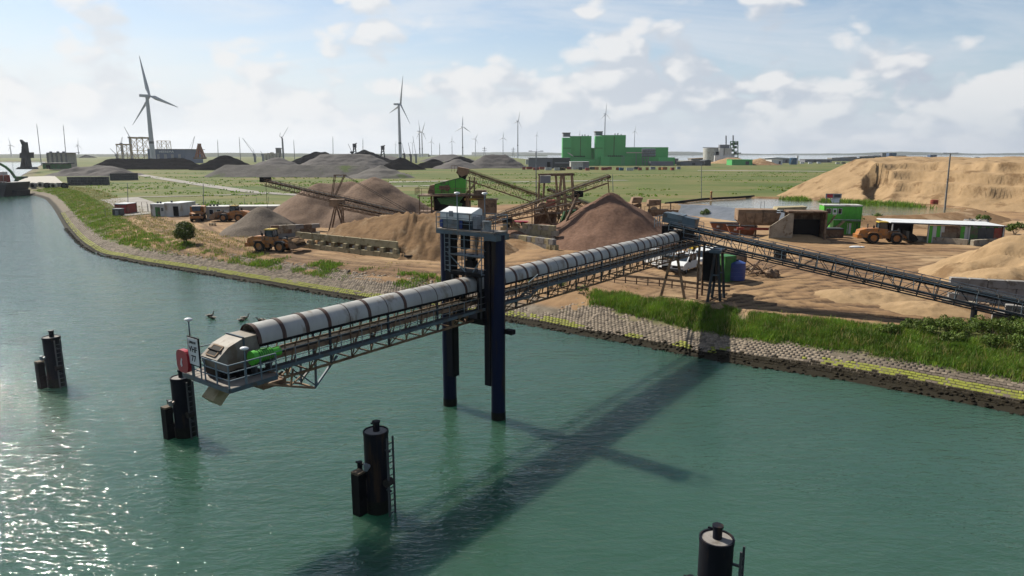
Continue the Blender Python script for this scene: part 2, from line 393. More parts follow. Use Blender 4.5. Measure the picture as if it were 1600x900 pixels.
def inside(x, y, poly):
    r = np.zeros(x.shape, bool); n = len(poly)
    for i in range(n):
        ax, ay = poly[i]; bx, by = poly[(i + 1) % n]
        if ay == by: continue
        c = ((ay > y) != (by > y)) & (x < (bx - ax) * (y - ay) / (by - ay) + ax); r ^= c
    return r
PROF = ([-60, -4, 0, 3.5, 7.5, 10, 25, 1e6], [-12, -1.4, -.05, 1.12, 2.1, 2.4, 3, 3])
def shore_d(x, y):
    x = np.atleast_1d(np.asarray(x, float)); y = np.atleast_1d(np.asarray(y, float))
    d = seg_dist(x, y, LANDPOLY, True); return np.where(inside(x, y, LANDPOLY), d, -d)
YARD = [P2(*a, 2.8) for a in ((185, 338), (240, 331), (420, 345), (560, 330), (800, 320), (1000, 317), (1120, 322), (1280, 345), (1400, 337), (1600, 320), (1900, 320), (1900, 530), (1600, 505), (1400, 503), (1200, 494),
        (1130, 478), (1000, 466), (940, 458), (860, 466), (760, 449), (690, 434), (560, 426), (420, 410), (330, 398), (270, 388), (200, 370), (165, 352))]
def yard_mask(x, y):
    d = seg_dist(x, y, YARD, True); d = np.where(inside(x, y, YARD), d, -d)
    d = d + 5.0 * fbm(x * .12, y * .12, 3, 5) * np.clip(y / 120, .25, 1.3)
    return np.clip(d / 1.2 + .5, 0, 1)
TRACKS = [[(1125, 468), (1250, 470), (1400, 486), (1560, 508)], [(1150, 462), (1300, 476), (1480, 498), (1620, 512)], [(1160, 448), (1240, 440), (1330, 452), (1440, 474), (1600, 500)],
          [(1195, 436), (1290, 416), (1400, 405), (1560, 402)], [(1205, 425), (1300, 398), (1440, 392), (1600, 395)], [(1240, 462), (1300, 446), (1400, 428), (1500, 412)],
          [(1330, 380), (1420, 390), (1520, 392), (1620, 388)], [(1290, 455), (1340, 470), (1400, 470)],
          [(225, 338), (262, 352), (300, 372), (360, 386), (440, 398), (560, 410), (690, 425)], [(205, 340), (240, 360), (290, 378), (420, 402), (560, 418), (680, 430)],
          [(300, 345), (330, 365), (400, 385), (520, 404), (680, 418)], [(790, 440), (850, 420), (900, 405), (960, 398), (1040, 412)], [(800, 412), (880, 408), (960, 420), (1050, 440), (1120, 448)]]
TRACKS = [[P2(*a, 2.8) for a in t] for t in TRACKS]
def smooth_line(pts, n=8):
    out = []
    P = [pts[0]] + pts + [pts[-1]]
    for i in range(1, len(P) - 2):
        for k in range(n):
            t = k / n
            out.append(tuple(.5 * (2 * P[i][j] + (P[i + 1][j] - P[i - 1][j]) * t + (2 * P[i - 1][j] - 5 * P[i][j] + 4 * P[i + 1][j] - P[i + 2][j]) * t * t + (3 * P[i][j] - P[i - 1][j] - 3 * P[i + 1][j] + P[i + 2][j]) * t ** 3) for j in range(2)))
    return out + [pts[-1]]
def zland(x, y):
    x = np.atleast_1d(np.asarray(x, float)); y = np.atleast_1d(np.asarray(y, float))
    d = shore_d(x, y); z = np.interp(d, *PROF)
    z = z + np.clip((d - 1) / 4, 0, 1) * np.clip(1.4 - y / 700, .2, 1) * .22 * fbm(x * .22, y * .22, 4, 3)
    return z
def ZL(x, y): return float(zland(x, y)[0])
def GR(px, py, dz=0.0):
    """where the sight line through that spot of the photograph meets the land"""
    z = 3.0
    for _ in range(6):
        p = G(px, py, z); z = ZL(p.x, p.y)
    return Vector((p.x, p.y, z + dz))
def build_ground():
    ang = np.radians(np.concatenate([np.arange(-70, -41, 1.5), np.arange(-41, 41.01, .13), np.arange(42, 71, 1.5)]))
    rad = np.concatenate([[20, 28, 34, 38], np.arange(40, 120, .30), np.arange(120, 175, .45), 175 * 1.0125 ** np.arange(0, 318)])
    A, R = np.meshgrid(ang, rad); x = R * np.sin(A); y = R * np.cos(A)
    xf, yf = x.ravel(), y.ravel()
    d = shore_d(xf, yf); z = zland(xf, yf)
    yard = np.zeros(len(xf)); near = (yf < 330) & (d > -2); yard[near] = yard_mask(xf[near], yf[near])
    tr = np.zeros(len(xf)); nr = near & (yard > .05)
    X, Y = xf[nr], yf[nr]; t = np.zeros(len(X))
    for line in TRACKS:
        ln = smooth_line(line)
        d0_ = seg_dist(X, Y, ln); dd = d0_ + .5 * fbm(X * .5, Y * .5, 2, 9)
        for k, (off, wd, am) in enumerate(((1.4, .62, 1.0), (3.6, .40, .8), (5.4, .45, .7), (7.6, .40, .6))):
            g_ = np.abs(dd + (1.2 * fbm(X * .09 + k * 7, Y * .09, 2, 31 + k) if k else 0) - off)
            brk = np.clip(fbm(X * .11 + k, Y * .11, 2, 51 + k) * 5 + .75, 0, 1) if k else 1
            t = np.maximum(t, am * brk * np.clip(1.25 - g_ / wd, 0, 1) * (.72 + .28 * np.sign(np.sin((X + Y * 1.7) * 9))))
    tr[nr] = t; z = z - tr * .10 * yard + yard * .16 * fbm(xf * .9, yf * .9, 3, 21)
    keep = d > -14
    nr_, nc = A.shape; idx = np.arange(nr_ * nc).reshape(nr_, nc)
    q = np.stack([idx[:-1, :-1], idx[1:, :-1], idx[1:, 1:], idx[:-1, 1:]], -1).reshape(-1, 4)[:, ::-1]
    q = q[keep[q].any(1)]
    used = np.unique(q); rm = np.full(len(xf), -1); rm[used] = np.arange(len(used))
    v = np.stack([xf, yf, z], 1)[used]
    bank = np.clip(np.minimum((d - 3.2) / 1.5, (11.5 - d) / 2), 0, 1)
    o = npmesh('ground', v, rm[q], ground_mat(), None, True, {'yard': ('POINT', yard[used]), 'track': ('POINT', tr[used]), 'bank': ('POINT', bank[used]), 'shore': ('POINT', np.clip(d[used], -20, 60))})
    tag(o, 'flat green and sandy industrial land with dirt yard', None, None, 'structure')
def ground_mat():
    m = bpy.data.materials.new('ground'); m.use_nodes = True; nt = m.node_tree; N = nt.nodes.new; L = nt.links.new
    b = nt.nodes['Principled BSDF']; b.inputs['Roughness'].default_value = .95; b.inputs['Specular IOR Level'].default_value = .15
    geo = N('ShaderNodeNewGeometry')
    def noise(s, d=6, r=.6, sx=1.0, sy=1.0, off=0.0):
        mp = N('ShaderNodeMapping'); L(geo.outputs['Position'], mp.inputs['Vector']); mp.inputs['Scale'].default_value = (sx, sy, 1); mp.inputs['Location'].default_value = (off, off * .7, 0)
        n = N('ShaderNodeTexNoise'); L(mp.outputs[0], n.inputs['Vector']); n.inputs['Scale'].default_value = s; n.inputs['Detail'].default_value = d; n.inputs['Roughness'].default_value = r
        return n.outputs['Fac']
    def ramp(f, st):
        r = N('ShaderNodeValToRGB'); L(f, r.inputs['Fac']); e = r.color_ramp.elements
        e[0].position, e[0].color = st[0][0], (*st[0][1], 1); e[1].position, e[1].color = st[1][0], (*st[1][1], 1)
        for p, c in st[2:]: k = e.new(p); k.color = (*c, 1)
        return r.outputs['Color']
    def mix(f, a, c):
        n = N('ShaderNodeMix'); n.data_type = 'RGBA'; L(f, n.inputs['Factor'])
        for k, v in ((6, a), (7, c)):
            if isinstance(v, tuple): n.inputs[k].default_value = (*v, 1)
            else: L(v, n.inputs[k])
        return n.outputs[2]
    def attr(k):
        a = N('ShaderNodeAttribute'); a.attribute_name = k; return a.outputs['Fac']
    def step(v, a, c):
        n = N('ShaderNodeMapRange'); n.interpolation_type = 'SMOOTHSTEP'; L(v, n.inputs['Value']); n.inputs['From Min'].default_value = a; n.inputs['From Max'].default_value = c
        return n.outputs[0]
    def mul(a, c):
        n = N('ShaderNodeMath'); n.operation = 'MULTIPLY'; L(a, n.inputs[0])
        if isinstance(c, float): n.inputs[1].default_value = c
        else: L(c, n.inputs[1])
        return n.outputs[0]
    field = ramp(noise(.012, 8, .65, 1, 2.0), [(.36, (.048, .074, .016)), (.64, (.135, .115, .048)), (.5, (.086, .098, .029))])
    field = mix(step(noise(.05, 6, .7, 1, 1, 31), .60, .74), field, (.048, .092, .014))
    field = mix(mul(step(noise(.02, 7, .7, .6, 2.4, 77), .60, .70), .7), field, (.185, .155, .10))
    field = mix(mul(step(noise(.6, 4, .7, 1, 1, 9), .60, .72), .55), field, (.038, .05, .017))
    yardc = ramp(noise(.10, 9, .62), [(.30, (.120, .070, .038)), (.70, (.280, .180, .092)), (.5, (.200, .124, .066))])
    yardc = mix(mul(step(noise(.045, 5, .6, 1, 1, 13), .5, .68), .7), yardc, (.34, .245, .145))
    yardc = mix(mul(step(noise(.16, 6, .6, 1, 1, 57), .56, .66), .6), yardc, (.105, .066, .042))
    yardc = mix(mul(step(noise(1.4, 5, .7, 1, 1, 17), .58, .75), .5), yardc, (.125, .082, .052))
    yardc = mix(attr('track'), yardc, (.066, .040, .023))
    bankc = ramp(noise(.5, 6, .6), [(.35, (.052, .066, .02)), (.62, (.165, .13, .083))])
    low = ramp(noise(1.2, 6, .6), [(.35, (.095, .078, .058)), (.65, (.165, .138, .105))])
    low = mix(step(attr('shore'), 2.0, 1.1), low, (.018, .015, .009))
    c = mix(attr('yard'), field, yardc)
    c = mix(attr('bank'), c, mix(attr('yard'), bankc, yardc))
    c = mix(step(attr('shore'), 4.6, 3.4), c, low)
    L(c, b.inputs['Base Color'])
    bp = N('ShaderNodeBump'); bp.inputs['Distance'].default_value = .10; bp.inputs['Strength'].default_value = .9
    L(noise(1.8, 7, .65), bp.inputs['Height']); L(bp.outputs[0], b.inputs['Normal'])
    return m
build_ground()
# ---- water
def water_mat(name, col, deep, amp=1.0, rough=.06):
    m = bpy.data.materials.new(name); m.use_nodes = True; nt = m.node_tree; N = nt.nodes.new; L = nt.links.new
    b = nt.nodes['Principled BSDF']; b.inputs['Roughness'].default_value = rough; b.inputs['IOR'].default_value = 1.38
    b.inputs['Specular IOR Level'].default_value = .5
    if amp > .5: b.subsurface_method = 'BURLEY'; b.inputs['Subsurface Weight'].default_value = 1.0; b.inputs['Subsurface Radius'].default_value = (.5, 1.0, .85); b.inputs['Subsurface Scale'].default_value = 2.6
    geo = N('ShaderNodeNewGeometry')
    def noise(s, d, r, sx, sy, rot, dist=0.0):
        mp = N('ShaderNodeMapping'); L(geo.outputs['Position'], mp.inputs['Vector']); mp.inputs['Scale'].default_value = (sx, sy, 1); mp.inputs['Rotation'].default_value = (0, 0, rot)
        n = N('ShaderNodeTexNoise'); L(mp.outputs[0], n.inputs['Vector']); n.inputs['Scale'].default_value = s; n.inputs['Detail'].default_value = d; n.inputs['Roughness'].default_value = r
        n.inputs['Distortion'].default_value = dist
        return n.outputs['Fac']
    cr = N('ShaderNodeValToRGB'); L(noise(.05, 5, .6, 1, 1, .3), cr.inputs['Fac']); cr.color_ramp.elements[0].position = .35; cr.color_ramp.elements[1].position = .65
    cr.color_ramp.elements[0].color = (*deep, 1); cr.color_ramp.elements[1].color = (*col, 1); L(cr.outputs[0], b.inputs['Base Color'])
    last = None
    for h, dist in ((noise(.12, 3, .5, 1, 2.0, -.35), .26), (noise(.55, 3, .55, 1, 2.2, -.30, .4), .13), (noise(1.5, 3, .6, 1, 2.2, -.25, .6), .085), (noise(3.4, 2, .5, 1, 1.8, -.2), .018)):
        bp = N('ShaderNodeBump'); bp.inputs['Strength'].default_value = 1.0; bp.inputs['Distance'].default_value = dist * amp; L(h, bp.inputs['Height'])
        if last: L(last, bp.inputs['Normal'])
        last = bp.outputs[0]
    L(last, b.inputs['Normal'])
    M[name] = m
water_mat('harbourwater', (.027, .064, .044), (.022, .055, .037), .74, .05)
water_mat('pondwater', (.10, .095, .058), (.075, .075, .045), .25, .04)
wv = np.array([(-9000, -60, 0), (9000, -60, 0), (9000, 14000, 0), (-9000, 14000, 0)])
tag(npmesh('water', wv, np.array([(0, 1, 2, 3)]), 'harbourwater'), 'green rippled harbour water', None, None, 'structure')
# ---- roads over the field
def road(pts, w, m='asphalt', dz=.05, nm='road'):
    ln = smooth_line([P2(a, b, 3) for a, b in pts], 6); v = []; 
    for i, (x, y) in enumerate(ln):
        a = ln[max(i - 1, 0)]; b = ln[min(i + 1, len(ln) - 1)]; t = Vector((b[0] - a[0], b[1] - a[1])).normalized(); n = Vector((-t.y, t.x))
        for s in (-1, 1):
            px, py = x + n.x * w / 2 * s, y + n.y * w / 2 * s; v.append((px, py, 3 + dz))
    f = [(2 * i, 2 * i + 2, 2 * i + 3, 2 * i + 1) for i in range(len(ln) - 1)]
    # follow the land: finer sheet on the real surface
    v = np.array(v); v[:, 2] = zland(v[:, 0], v[:, 1]) + dz + .10
    tag(npmesh(nm, v, np.array(f), m), 'pale concrete road across the green field', None, None, 'structure')
road([(205, 271), (255, 279.5), (300, 286.5), (350, 294), (398, 300.5), (470, 305)], 7)
road([(172, 309.5), (300, 306.5), (445, 302.5)], 3.0, dz=.06)
road([(186, 309.5), (205, 316), (222, 326), (232, 333)], 11, dz=.03)
road([(590, 285), (650, 284), (720, 282.5)], 9, 'pallid', .03, 'sandy_track')
road([(600, 291.5), (650, 291), (700, 290)], 5, 'pallid', .03, 'sandy_track')
road([(800, 284.5), (900, 283), (980, 282)], 6, 'pallid', .03, 'sandy_track')
road([(1090, 266.5), (1240, 267.5), (1290, 268)], 14, 'pallid', .03, 'sandy_track')
# ---- settling pond behind its bank
POND = [P2(a, b, 4.7) for a, b in ((1056, 319), (1100, 312.5), (1180, 309), (1290, 313), (1400, 319), (1478, 323.5), (1504, 329), (1440, 336), (1340, 338.5), (1270, 337), (1190, 330.5), (1120, 323))]
def build_pond():
    pts = np.array(smooth_line([*POND, POND[0]], 4)[:-1]); n = len(pts)
    ctr = pts.mean(0)
    def off(k):
        nx = np.roll(pts, -1, 0) - np.roll(pts, 1, 0); nn = np.stack([nx[:, 1], -nx[:, 0]], 1); nn /= np.linalg.norm(nn, axis=1)[:, None]
        sgn = np.sign(((pts - ctr) * nn).sum(1)).sum(); return pts + nn * k * (1 if sgn > 0 else -1)
    rings = [(off(-1.5), 4.2), (pts, 4.72), (off(1.0), 5.0), (off(2.5), 4.95), (off(6), 3.9), (off(9.5), 2.9)]
    v = []; f = []; mi = []
    for p, z in rings:
        zz = z + .25 * fbm(p[:, 0] * .3, p[:, 1] * .3, 3, 4) * (0 if z == 4.72 else 1)
        v.append(np.column_stack([p, zz]))
    v = np.concatenate(v)
    for r in range(len(rings) - 1):
        for k in range(n):
            a, b = r * n + k, r * n + (k + 1) % n; f.append((a, b, b + n, a + n))
            c = (v[a] + v[b]) / 2; front = c[1] < ctr[1] + (c[0] - ctr[0]) * -.15 and r >= 1
            mi.append(0 if (front and c[0] < 66) else 1)
    o = npmesh('pond_bank', v, np.array(f), ['tarp', 'sandbrown'], None, True, mi=mi)
    tag(o, 'low earth bank with grey plastic sheeting around the settling pond', 'bank')
    w = npmesh('pond_water', np.column_stack([pts, np.full(n, 4.6)]), np.array([(0, i, i + 1) for i in range(1, n - 1)]), 'pondwater')
    tag(w, 'still murky settling pond below the sand heap', None, None, 'structure')
build_pond()
# ---- far shore and tree lines: low land across the estuary
def ridge(name, label, x0, x1, y, hmin, hmax, seed, m='treefar', kind='structure', depth=120, z0=0):
    n = 240; xs = np.linspace(x0, x1, n); h = hmin + (hmax - hmin) * np.clip(.5 + fbm(xs / (abs(x1 - x0) / 9), xs * 0 + seed, 6, seed) * 1.5, 0, 1)
    v = np.concatenate([np.column_stack([xs, np.full(n, y), np.full(n, z0 - .5)]), np.column_stack([xs, np.full(n, y + depth * .4), z0 + h]), np.column_stack([xs, np.full(n, y + depth), np.full(n, z0 - .5)])])
    f = [(r * n + k, r * n + k + 1, (r + 1) * n + k + 1, (r + 1) * n + k) for r in range(2) for k in range(n - 1)]
    return tag(npmesh(name, v, np.array(f), m, None, False), label, None, None, kind)
ridge('hills', 'far wooded shore across the water', -500, 8500, 8600, 8, 48, 3)
ridge('far_woodland', 'dark line of far woodland behind the harbour', -6500, -400, 3300, 6, 20, 11, kind='stuff', z0=3)
ridge('far_woodland', 'thin far tree line behind the wind turbines', -2000, 200, 3900, 4, 13, 29, kind='stuff', z0=3)
ridge('hills', 'low far land behind the left harbour basin', -5200, -1500, 2400, 5, 16, 5, z0=3)
# ================================================================== ship loading conveyor over the water
GO = Vector((-2.68, 44.65, 0)); GRZ = math.atan2(.802, .597)
def rail_run(P, pts, h=1.05, m='bluerail', post_every=1.36, mids=(.55,), r=.03, posts=True):
    """guard rail: posts and rails, each a part"""
    for a, b in zip(pts[:-1], pts[1:]):
        a = Vector(a); b = Vector(b); n = max(1, round((b - a).length / post_every))
        bar('top_rail', m, P, a + Vector((0, 0, h)), b + Vector((0, 0, h)), r * 1.6)
        for k in mids: bar('mid_rail', m, P, a + Vector((0, 0, k)), b + Vector((0, 0, k)), r * 1.3)
        if posts:
            for i in range(n + (1 if b is pts[-1] or (b - Vector(pts[-1])).length < 1e-6 else 0)):
                p = a.lerp(b, i / n); bar('rail_post', m, P, p, p + Vector((0, 0, h)), r * 1.8)
def floodlight(label, P, Q, group='floodlights on the loading conveyor', aim=(1, 0)):
    t = thing('floodlight', label, 'floodlight', P, 0, group, world=True)
    rod('pole', 'bluerail', t, P, Q, .035)
    b = MB(); q = Vector(Q); b.ball((q.x, q.y, q.z + .1), (.20, .14, .085), 12, 6); b.build('lamp_head', 'whitepaint', t, True)
    return t
def loc2w(x, y, z=0):
    c, s = math.cos(GRZ), math.sin(GRZ); return Vector((GO.x + x * c - y * s, GO.y + x * s + y * c, z))
def lettering(cu, parent):
    t = bpy.data.objects.new('tmp', cu); me = bpy.data.meshes.new_from_object(t); bpy.data.objects.remove(t)
    return link(bpy.data.objects.new('lettering', me), parent)
def build_gallery():
    P = thing('loading_conveyor', 'long covered conveyor with pale half round hoods reaching over the water', 'conveyor', GO, GRZ)
    T0, PER = -16.4, 1.36; NSEG = 36
    # hood sheets and bands
    def arch(r, x0, x1, zc=8.79, zs=8.70, n=14, th=.03):
        b = MB(); vs = []; prof = [(-r, zs)] + [(-r * math.cos(math.pi * k / n), zc + r * math.sin(math.pi * k / n)) for k in range(n + 1)] + [(r, zs)]
        for x in (x0, x1):
            for rr in (1, 1 - th / r):
                for y, z in prof: vs.append((x, y * rr, zs + (z - zs) * (rr if z > zs else 1)))
        m = len(prof); fs = []
        for k in range(m - 1):
            fs += [(k, k + 1, 2 * m + k + 1, 2 * m + k), (m + k + 1, m + k, 3 * m + k, 3 * m + k + 1), (k, m + k, m + k + 1, k + 1), (2 * m + k + 1, 3 * m + k + 1, 3 * m + k, 2 * m + k)]
        return b.add(vs, fs)
    seg = arch(.76, 0, PER - .012).build('hood_sheet', 'hood', P, True); band = arch(.79, -.10, .10).build('hood_band', 'band', P, True); seam = arch(.77, -.02, .02).build('hood_seam', 'band', P, True)
    for k in range(NSEG + 1):
        x = T0 + k * PER
        if k < NSEG:
            o = seg if k == 0 else link(bpy.data.objects.new('hood_sheet', seg.data), P); o.location = (x, 0, random.uniform(-.006, .006))
        src = seam if k in (4, 6, 8, 9, 10, 19, 28) else band
        o = link(bpy.data.objects.new(src.name.split('.')[0], src.data), P); o.location = (x, 0, 0)
    bpy.data.objects.remove(band); bpy.data.objects.remove(seam)
    x0, x1 = -18.3, 38.5; ZB = 6.72; WY = -1.5
    MB().box(((x0 + x1) / 2, 0, 8.72), (x1 - x0, .95, .05)).build('belt', 'belt', P)
    MB().box(((x0 + x1) / 2, 0, 7.86), (x1 - x0, .9, .04)).build('return_belt', 'rubber', P)
    for y in (-.72, .72):
        bar('top_chord', 'black', P, (T0, y, 8.62), (x1, y, 8.62), .11, .13)
        bar('bottom_chord', 'rusty', P, (T0 + 1.2, y, ZB), (x1, y, ZB), .10, .12)
        bar('belt_side', 'sandysteel', P, (T0, y * .85, 7.84), (x1, y * .85, 7.84), .05, .22)
        n = int((x1 - T0) / PER)
        for k in range(n + 1):
            x = T0 + k * PER
            if k: bar('upright', 'darksteel' if k % 3 == 0 else 'rusty', P, (x, y, ZB), (x, y, 8.6), .10 if k % 3 == 0 else .05)
            if k and k < n: bar('brace', 'rusty', P, (x, y, ZB), (x + PER * (.55 if k % 2 else .6), y, 8.6), .05)
    n = int((x1 - T0) / PER)
    for k in range(1, n):
        x = T0 + k * PER
        bar('cross_member', 'rusty', P, (x, -.72, ZB), (x, .72, ZB), .07)
        if k % 2: bar('floor_brace', 'rusty', P, (x, -.72, ZB), (x + PER, .72, ZB), .05)
        rod('idler_roller', 'rubber', P, (x, -.45, 8.64), (x, .45, 8.64), .05)
        rod('return_roller', 'rubber', P, (x + .4, -.45, 7.80), (x + .4, .45, 7.80), .05)
    # walkway on the near side, stepping up past the tower
    segs = [((-16.4), 4.4, 7.52), (5.6, 38.0, 7.95)]
    for a, b_, z in segs:
        MB().box(((a + b_) / 2, -1.15, z), (b_ - a, .65, .03)).build('walkway_grating', 'darkgrey', P)
        bar('toe_beam', 'bluesteel', P, (a, WY, z + .02), (b_, WY, z + .02), .06, .17)
        rail_run(P, [(a, WY, z), (b_, WY, z)], .86, 'galv', 1.36, (.43,), .02)
        k = a
        while k < b_:
            bar('bracket', 'rusty', P, (k, -.72, z - .06), (k, WY, z - .06), .06); bar('bracket_strut', 'rusty', P, (k, -.72, ZB), (k, WY + .05, z - .08), .05); k += PER * 2
    for k in range(4): MB().box((4.5 + k * .3, -1.15, 7.58 + k * .1), (.28, .62, .03)).build('stair_tread', 'deckplate', P)
    for y in (-.84, -1.5): bar('stair_stringer', 'bluesteel', P, (4.35, y, 7.5), (5.65, y, 7.95), .05, .2)
    bar('stair_rail', 'bluerail', P, (4.4, -1.5, 8.57), (5.6, -1.5, 9.0), .05)
    # far side has a cable tray and a shallow walkway rail
    bar('cable_tray', 'bluesteel', P, (T0, .95, 7.3), (x1, .95, 7.3), .15, .06)
    # hanging landing frame below the outer end
    for y in (-.62, .62):
        bar('landing_frame', 'bluesteel', P, (-11.86, y, 7.0), (-13.39, y, 5.65), .10); bar('landing_frame', 'sandysteel', P, (-13.39, y, 5.65), (-16.3, y, 6.65), .10)
        bar('landing_frame', 'bluesteel', P, (-13.3, y, 5.7), (-13.25, y, 7.0), .09); bar('landing_frame', 'rusty', P, (-14.8, y, 6.15), (-14.6, y, 7.0), .08)
        bar('landing_frame', 'bluesteel', P, (-13.3, y, 5.75), (-14.65, y, 6.98), .06); bar('landing_frame', 'rusty', P, (-14.75, y, 6.2), (-13.3, y, 6.95), .06)
        bar('landing_frame', 'rusty', P, (-16.2, y, 6.65), (-15.2, y, 7.0), .08)
    for x, z in ((-13.39, 5.65), (-14.8, 6.14), (-16.3, 6.65)): bar('landing_cross_member', 'sandysteel', P, (x, -.62, z), (x, .62, z), .09)
    MB().box((-15.6, 0, 6.45), (1.3, 1.0, .25)).build('landing_box', 'rustbrown', P)
    # head housing
    b = MB(); b.prism([(-16.35, 8.1), (-16.35, 9.16), (-17.15, 9.16), (-17.95, 8.88), (-18.55, 8.4), (-18.45, 7.95), (-18.1, 7.75), (-17.0, 7.75)], -.68, .68)
    hd = b.build('head_housing', 'headhousing', P)
    MB().bar((-17.2, -.70, 9.17), (-17.2, .70, 9.17), .07).bar((-17.2, -.70, 9.17), (-17.2, -.70, 7.9), .07).build('joint_strip', 'bluesteel', hd)
    n = Vector((-.53, 0, .6)).normalized(); c = Vector((-18.22, .0, 8.66)) + n * .03
    MB().bar(c + Vector((.20, 0, .16)), c - Vector((.20, 0, .16)), .72, .03, n).build('hatch_opening', 'black', hd)
    e = MB()
    for s in (-1, 1): e.bar(c + Vector((.22, s * .38, .176)), c + Vector((-.22, s * .38, -.176)), .05, .06, n)
    for s in (-1, 1): e.bar(c + Vector((.22 * s, -.38, .176 * s)), c + Vector((.22 * s, .38, .176 * s)), .05, .06, n)
    e.build('hatch_frame', 'sandysteel', hd)
    MB().prism([(-18.5, 7.9), (-16.6, 7.9), (-16.6, 6.9), (-17.3, 6.9), (-18.3, 7.3)], -.62, .62).build('head_frame', 'black', P)
    MB().cyl((-17.7, -.6, 8.25), (-17.7, .6, 8.25), .35, 16).build('head_drum', 'rubber', P, True)
    # drive motor
    mo = MB().cyl((-16.2, -1.28, 8.32), (-17.05, -1.28, 8.30), .29, 16).cyl((-15.75, -1.28, 8.33), (-16.2, -1.28, 8.32), .23, 16).cyl((-17.05, -1.28, 8.30), (-17.25, -1.28, 8.30), .34, 16).build('drive_motor', 'green', P, True)
    f = MB()
    for k in range(7): f.cyl((-16.25 - k * .11, -1.28, 8.32), (-16.28 - k * .11, -1.28, 8.32), .315, 14)
    f.box((-16.6, -1.28, 8.57), (.3, .22, .14)); f.build('cooling_fin', 'greendark', mo)
    MB().box((-16.6, -1.28, 8.02), (1.0, .5, .06)).box((-16.2, -1.0, 7.72), (.1, .4, .55)).box((-16.95, -1.0, 7.72), (.1, .4, .55)).build('motor_bracket', 'darkgrey', P)
    MB().box((-16.7, -.95, 7.25), (.9, .5, .5)).box((-17.6, -.9, 7.6), (.3, .3, .4)).build('gearbox', 'black', P)
    # end platform
    MB().box((-17.55, 0, 7.38), (2.5, 3.9, .06)).build('end_platform', 'deckplate', P)
    for a, b_ in (((-18.8, -1.95), (-18.8, 1.95)), ((-18.8, -1.95), (-16.4, -1.95)), ((-18.8, 1.95), (-16.4, 1.95)), ((-16.4, -1.95), (-16.4, 1.95))):
        bar('platform_beam', 'bluesteel', P, (*a, 7.30), (*b_, 7.30), .08, .2)
    rail_run(P, [(-16.4, -1.93, 7.4), (-18.78, -1.93, 7.4), (-18.78, 1.93, 7.4), (-16.4, 1.93, 7.4)], post_every=.95, mids=(.35, .7))
    # discharge chute
    b = MB(); A, B = Vector((-17.9, -.25, 7.3)), Vector((-18.75, -.25, 6.45))
    b.bar(A, B, .95, .5, (1, 0, 1)); b.build('discharge_chute', 'concyellow', P)
    # carriage inside the tower
    MB().box((0, 0, 6.7), (1.5, 3.1, .35)).box((0, 1.1, 7.7), (1.3, .22, 1.9)).box((0, -1.1, 7.7), (1.3, .22, 1.9)).box((0, 0, 9.75), (1.3, 2.6, .25)).box((-.4, 1.0, 9.2), (.3, .2, 1.0)).box((-.4, -1.0, 9.2), (.3, .2, 1.0)).build('carriage', 'black', P)
    for x in (-.55, .55):
        for y in (-1.2, 1.2): bar('carriage_post', 'darkgrey', P, (x, y, 6.7), (x, y, 9.8), .14)
    # tail end
    MB().cyl((38.4, -.6, 8.3), (38.4, .6, 8.3), .32, 14).build('tail_drum', 'rubber', P, True)
    MB().prism([(33.2, 8.5), (33.4, 9.4), (36.8, 9.3), (37.2, 8.5)], -.55, .55).build('loading_skirt', 'black', P)
    MB().prism([(32.55, 8.4), (32.55, 9.62), (33.3, 9.5), (33.3, 8.4)], -.85, .85).build('hood_end', 'black', P)
    # A frame leg under the inland end
    gx = 33.2
    for s in (-1, 1):
        q = loc2w(gx, s * 1.35); bar('support_leg', 'sandysteel', P, (gx, s * .3, 6.85), (gx, s * 1.35, ZL(q.x, q.y) - .1), .22)
    bar('leg_tie', 'sandysteel', P, (gx, -.8, 4.75), (gx, .8, 4.75), .15)
    MB().box((gx - .15, 0, 6.86), (.9, 1.8, .18)).build('support_head', 'bluesteel', P)
    # things carried by the platform
    s = thing('sign_board', 'black framed white board reading VHF 77 on the outer platform', 'sign', loc2w(-18.84, .68, 8.0), GRZ)
    MB().box((0, 0, .66), (.05, .98, 1.36)).build('frame', 'black', s)
    MB().box((-.03, 0, .66), (.03, .86, 1.24)).build('board', 'whitepaint', s)
    for txt, z, sz in (('DBM BV', 1.05, .16), ('VHF', .66, .38), ('77', .22, .40)):
        cu = bpy.data.curves.new('lettering', 'FONT'); cu.body = txt; cu.size = sz; cu.align_x = 'CENTER'; cu.extrude = .004; cu.offset = .008; cu.materials.append(M['black'])
        o = lettering(cu, s); o.location = (-.05, 0, z - .02)
        o.rotation_euler = Matrix(((0, 0, -1), (-1, 0, 0), (0, 1, 0))).to_euler()
    for y in (.38, -.38): bar('post', 'bluerail', s, (.04, y, -.6), (.04, y, .2), .05)
    r = thing('lifebuoy_box', 'red lifebuoy housing on the rail of the outer platform', 'lifebuoy box', loc2w(-18.86, 1.55, 7.45), GRZ)
    b = MB(); nn = 18; b.prism([(.50 * math.copysign(abs(math.cos(2 * math.pi * k / nn)) ** .6, math.cos(2 * math.pi * k / nn)), .62 + .54 * math.copysign(abs(math.sin(2 * math.pi * k / nn)) ** .6, math.sin(2 * math.pi * k / nn))) for k in range(nn)], -.14, .1, 'x')
    b.build('casing', 'red', r)
    MB().prism([(.05, .35), (.13, .45), (.10, .62), (.02, .78), (-.04, .72), (.02, .58), (-.02, .42)], -.16, -.142, 'x').build('marking', 'whitepaint', r)
    floodlight('white floodlight on thin pole above the red lifebuoy box', loc2w(-18.7, 1.2, 8.4), loc2w(-18.7, 1.2, 9.95))
    floodlight('small white floodlight on the near rail beside the green motor', loc2w(-17.95, -1.95, 7.4), loc2w(-17.95, -1.95, 8.95))
build_gallery()
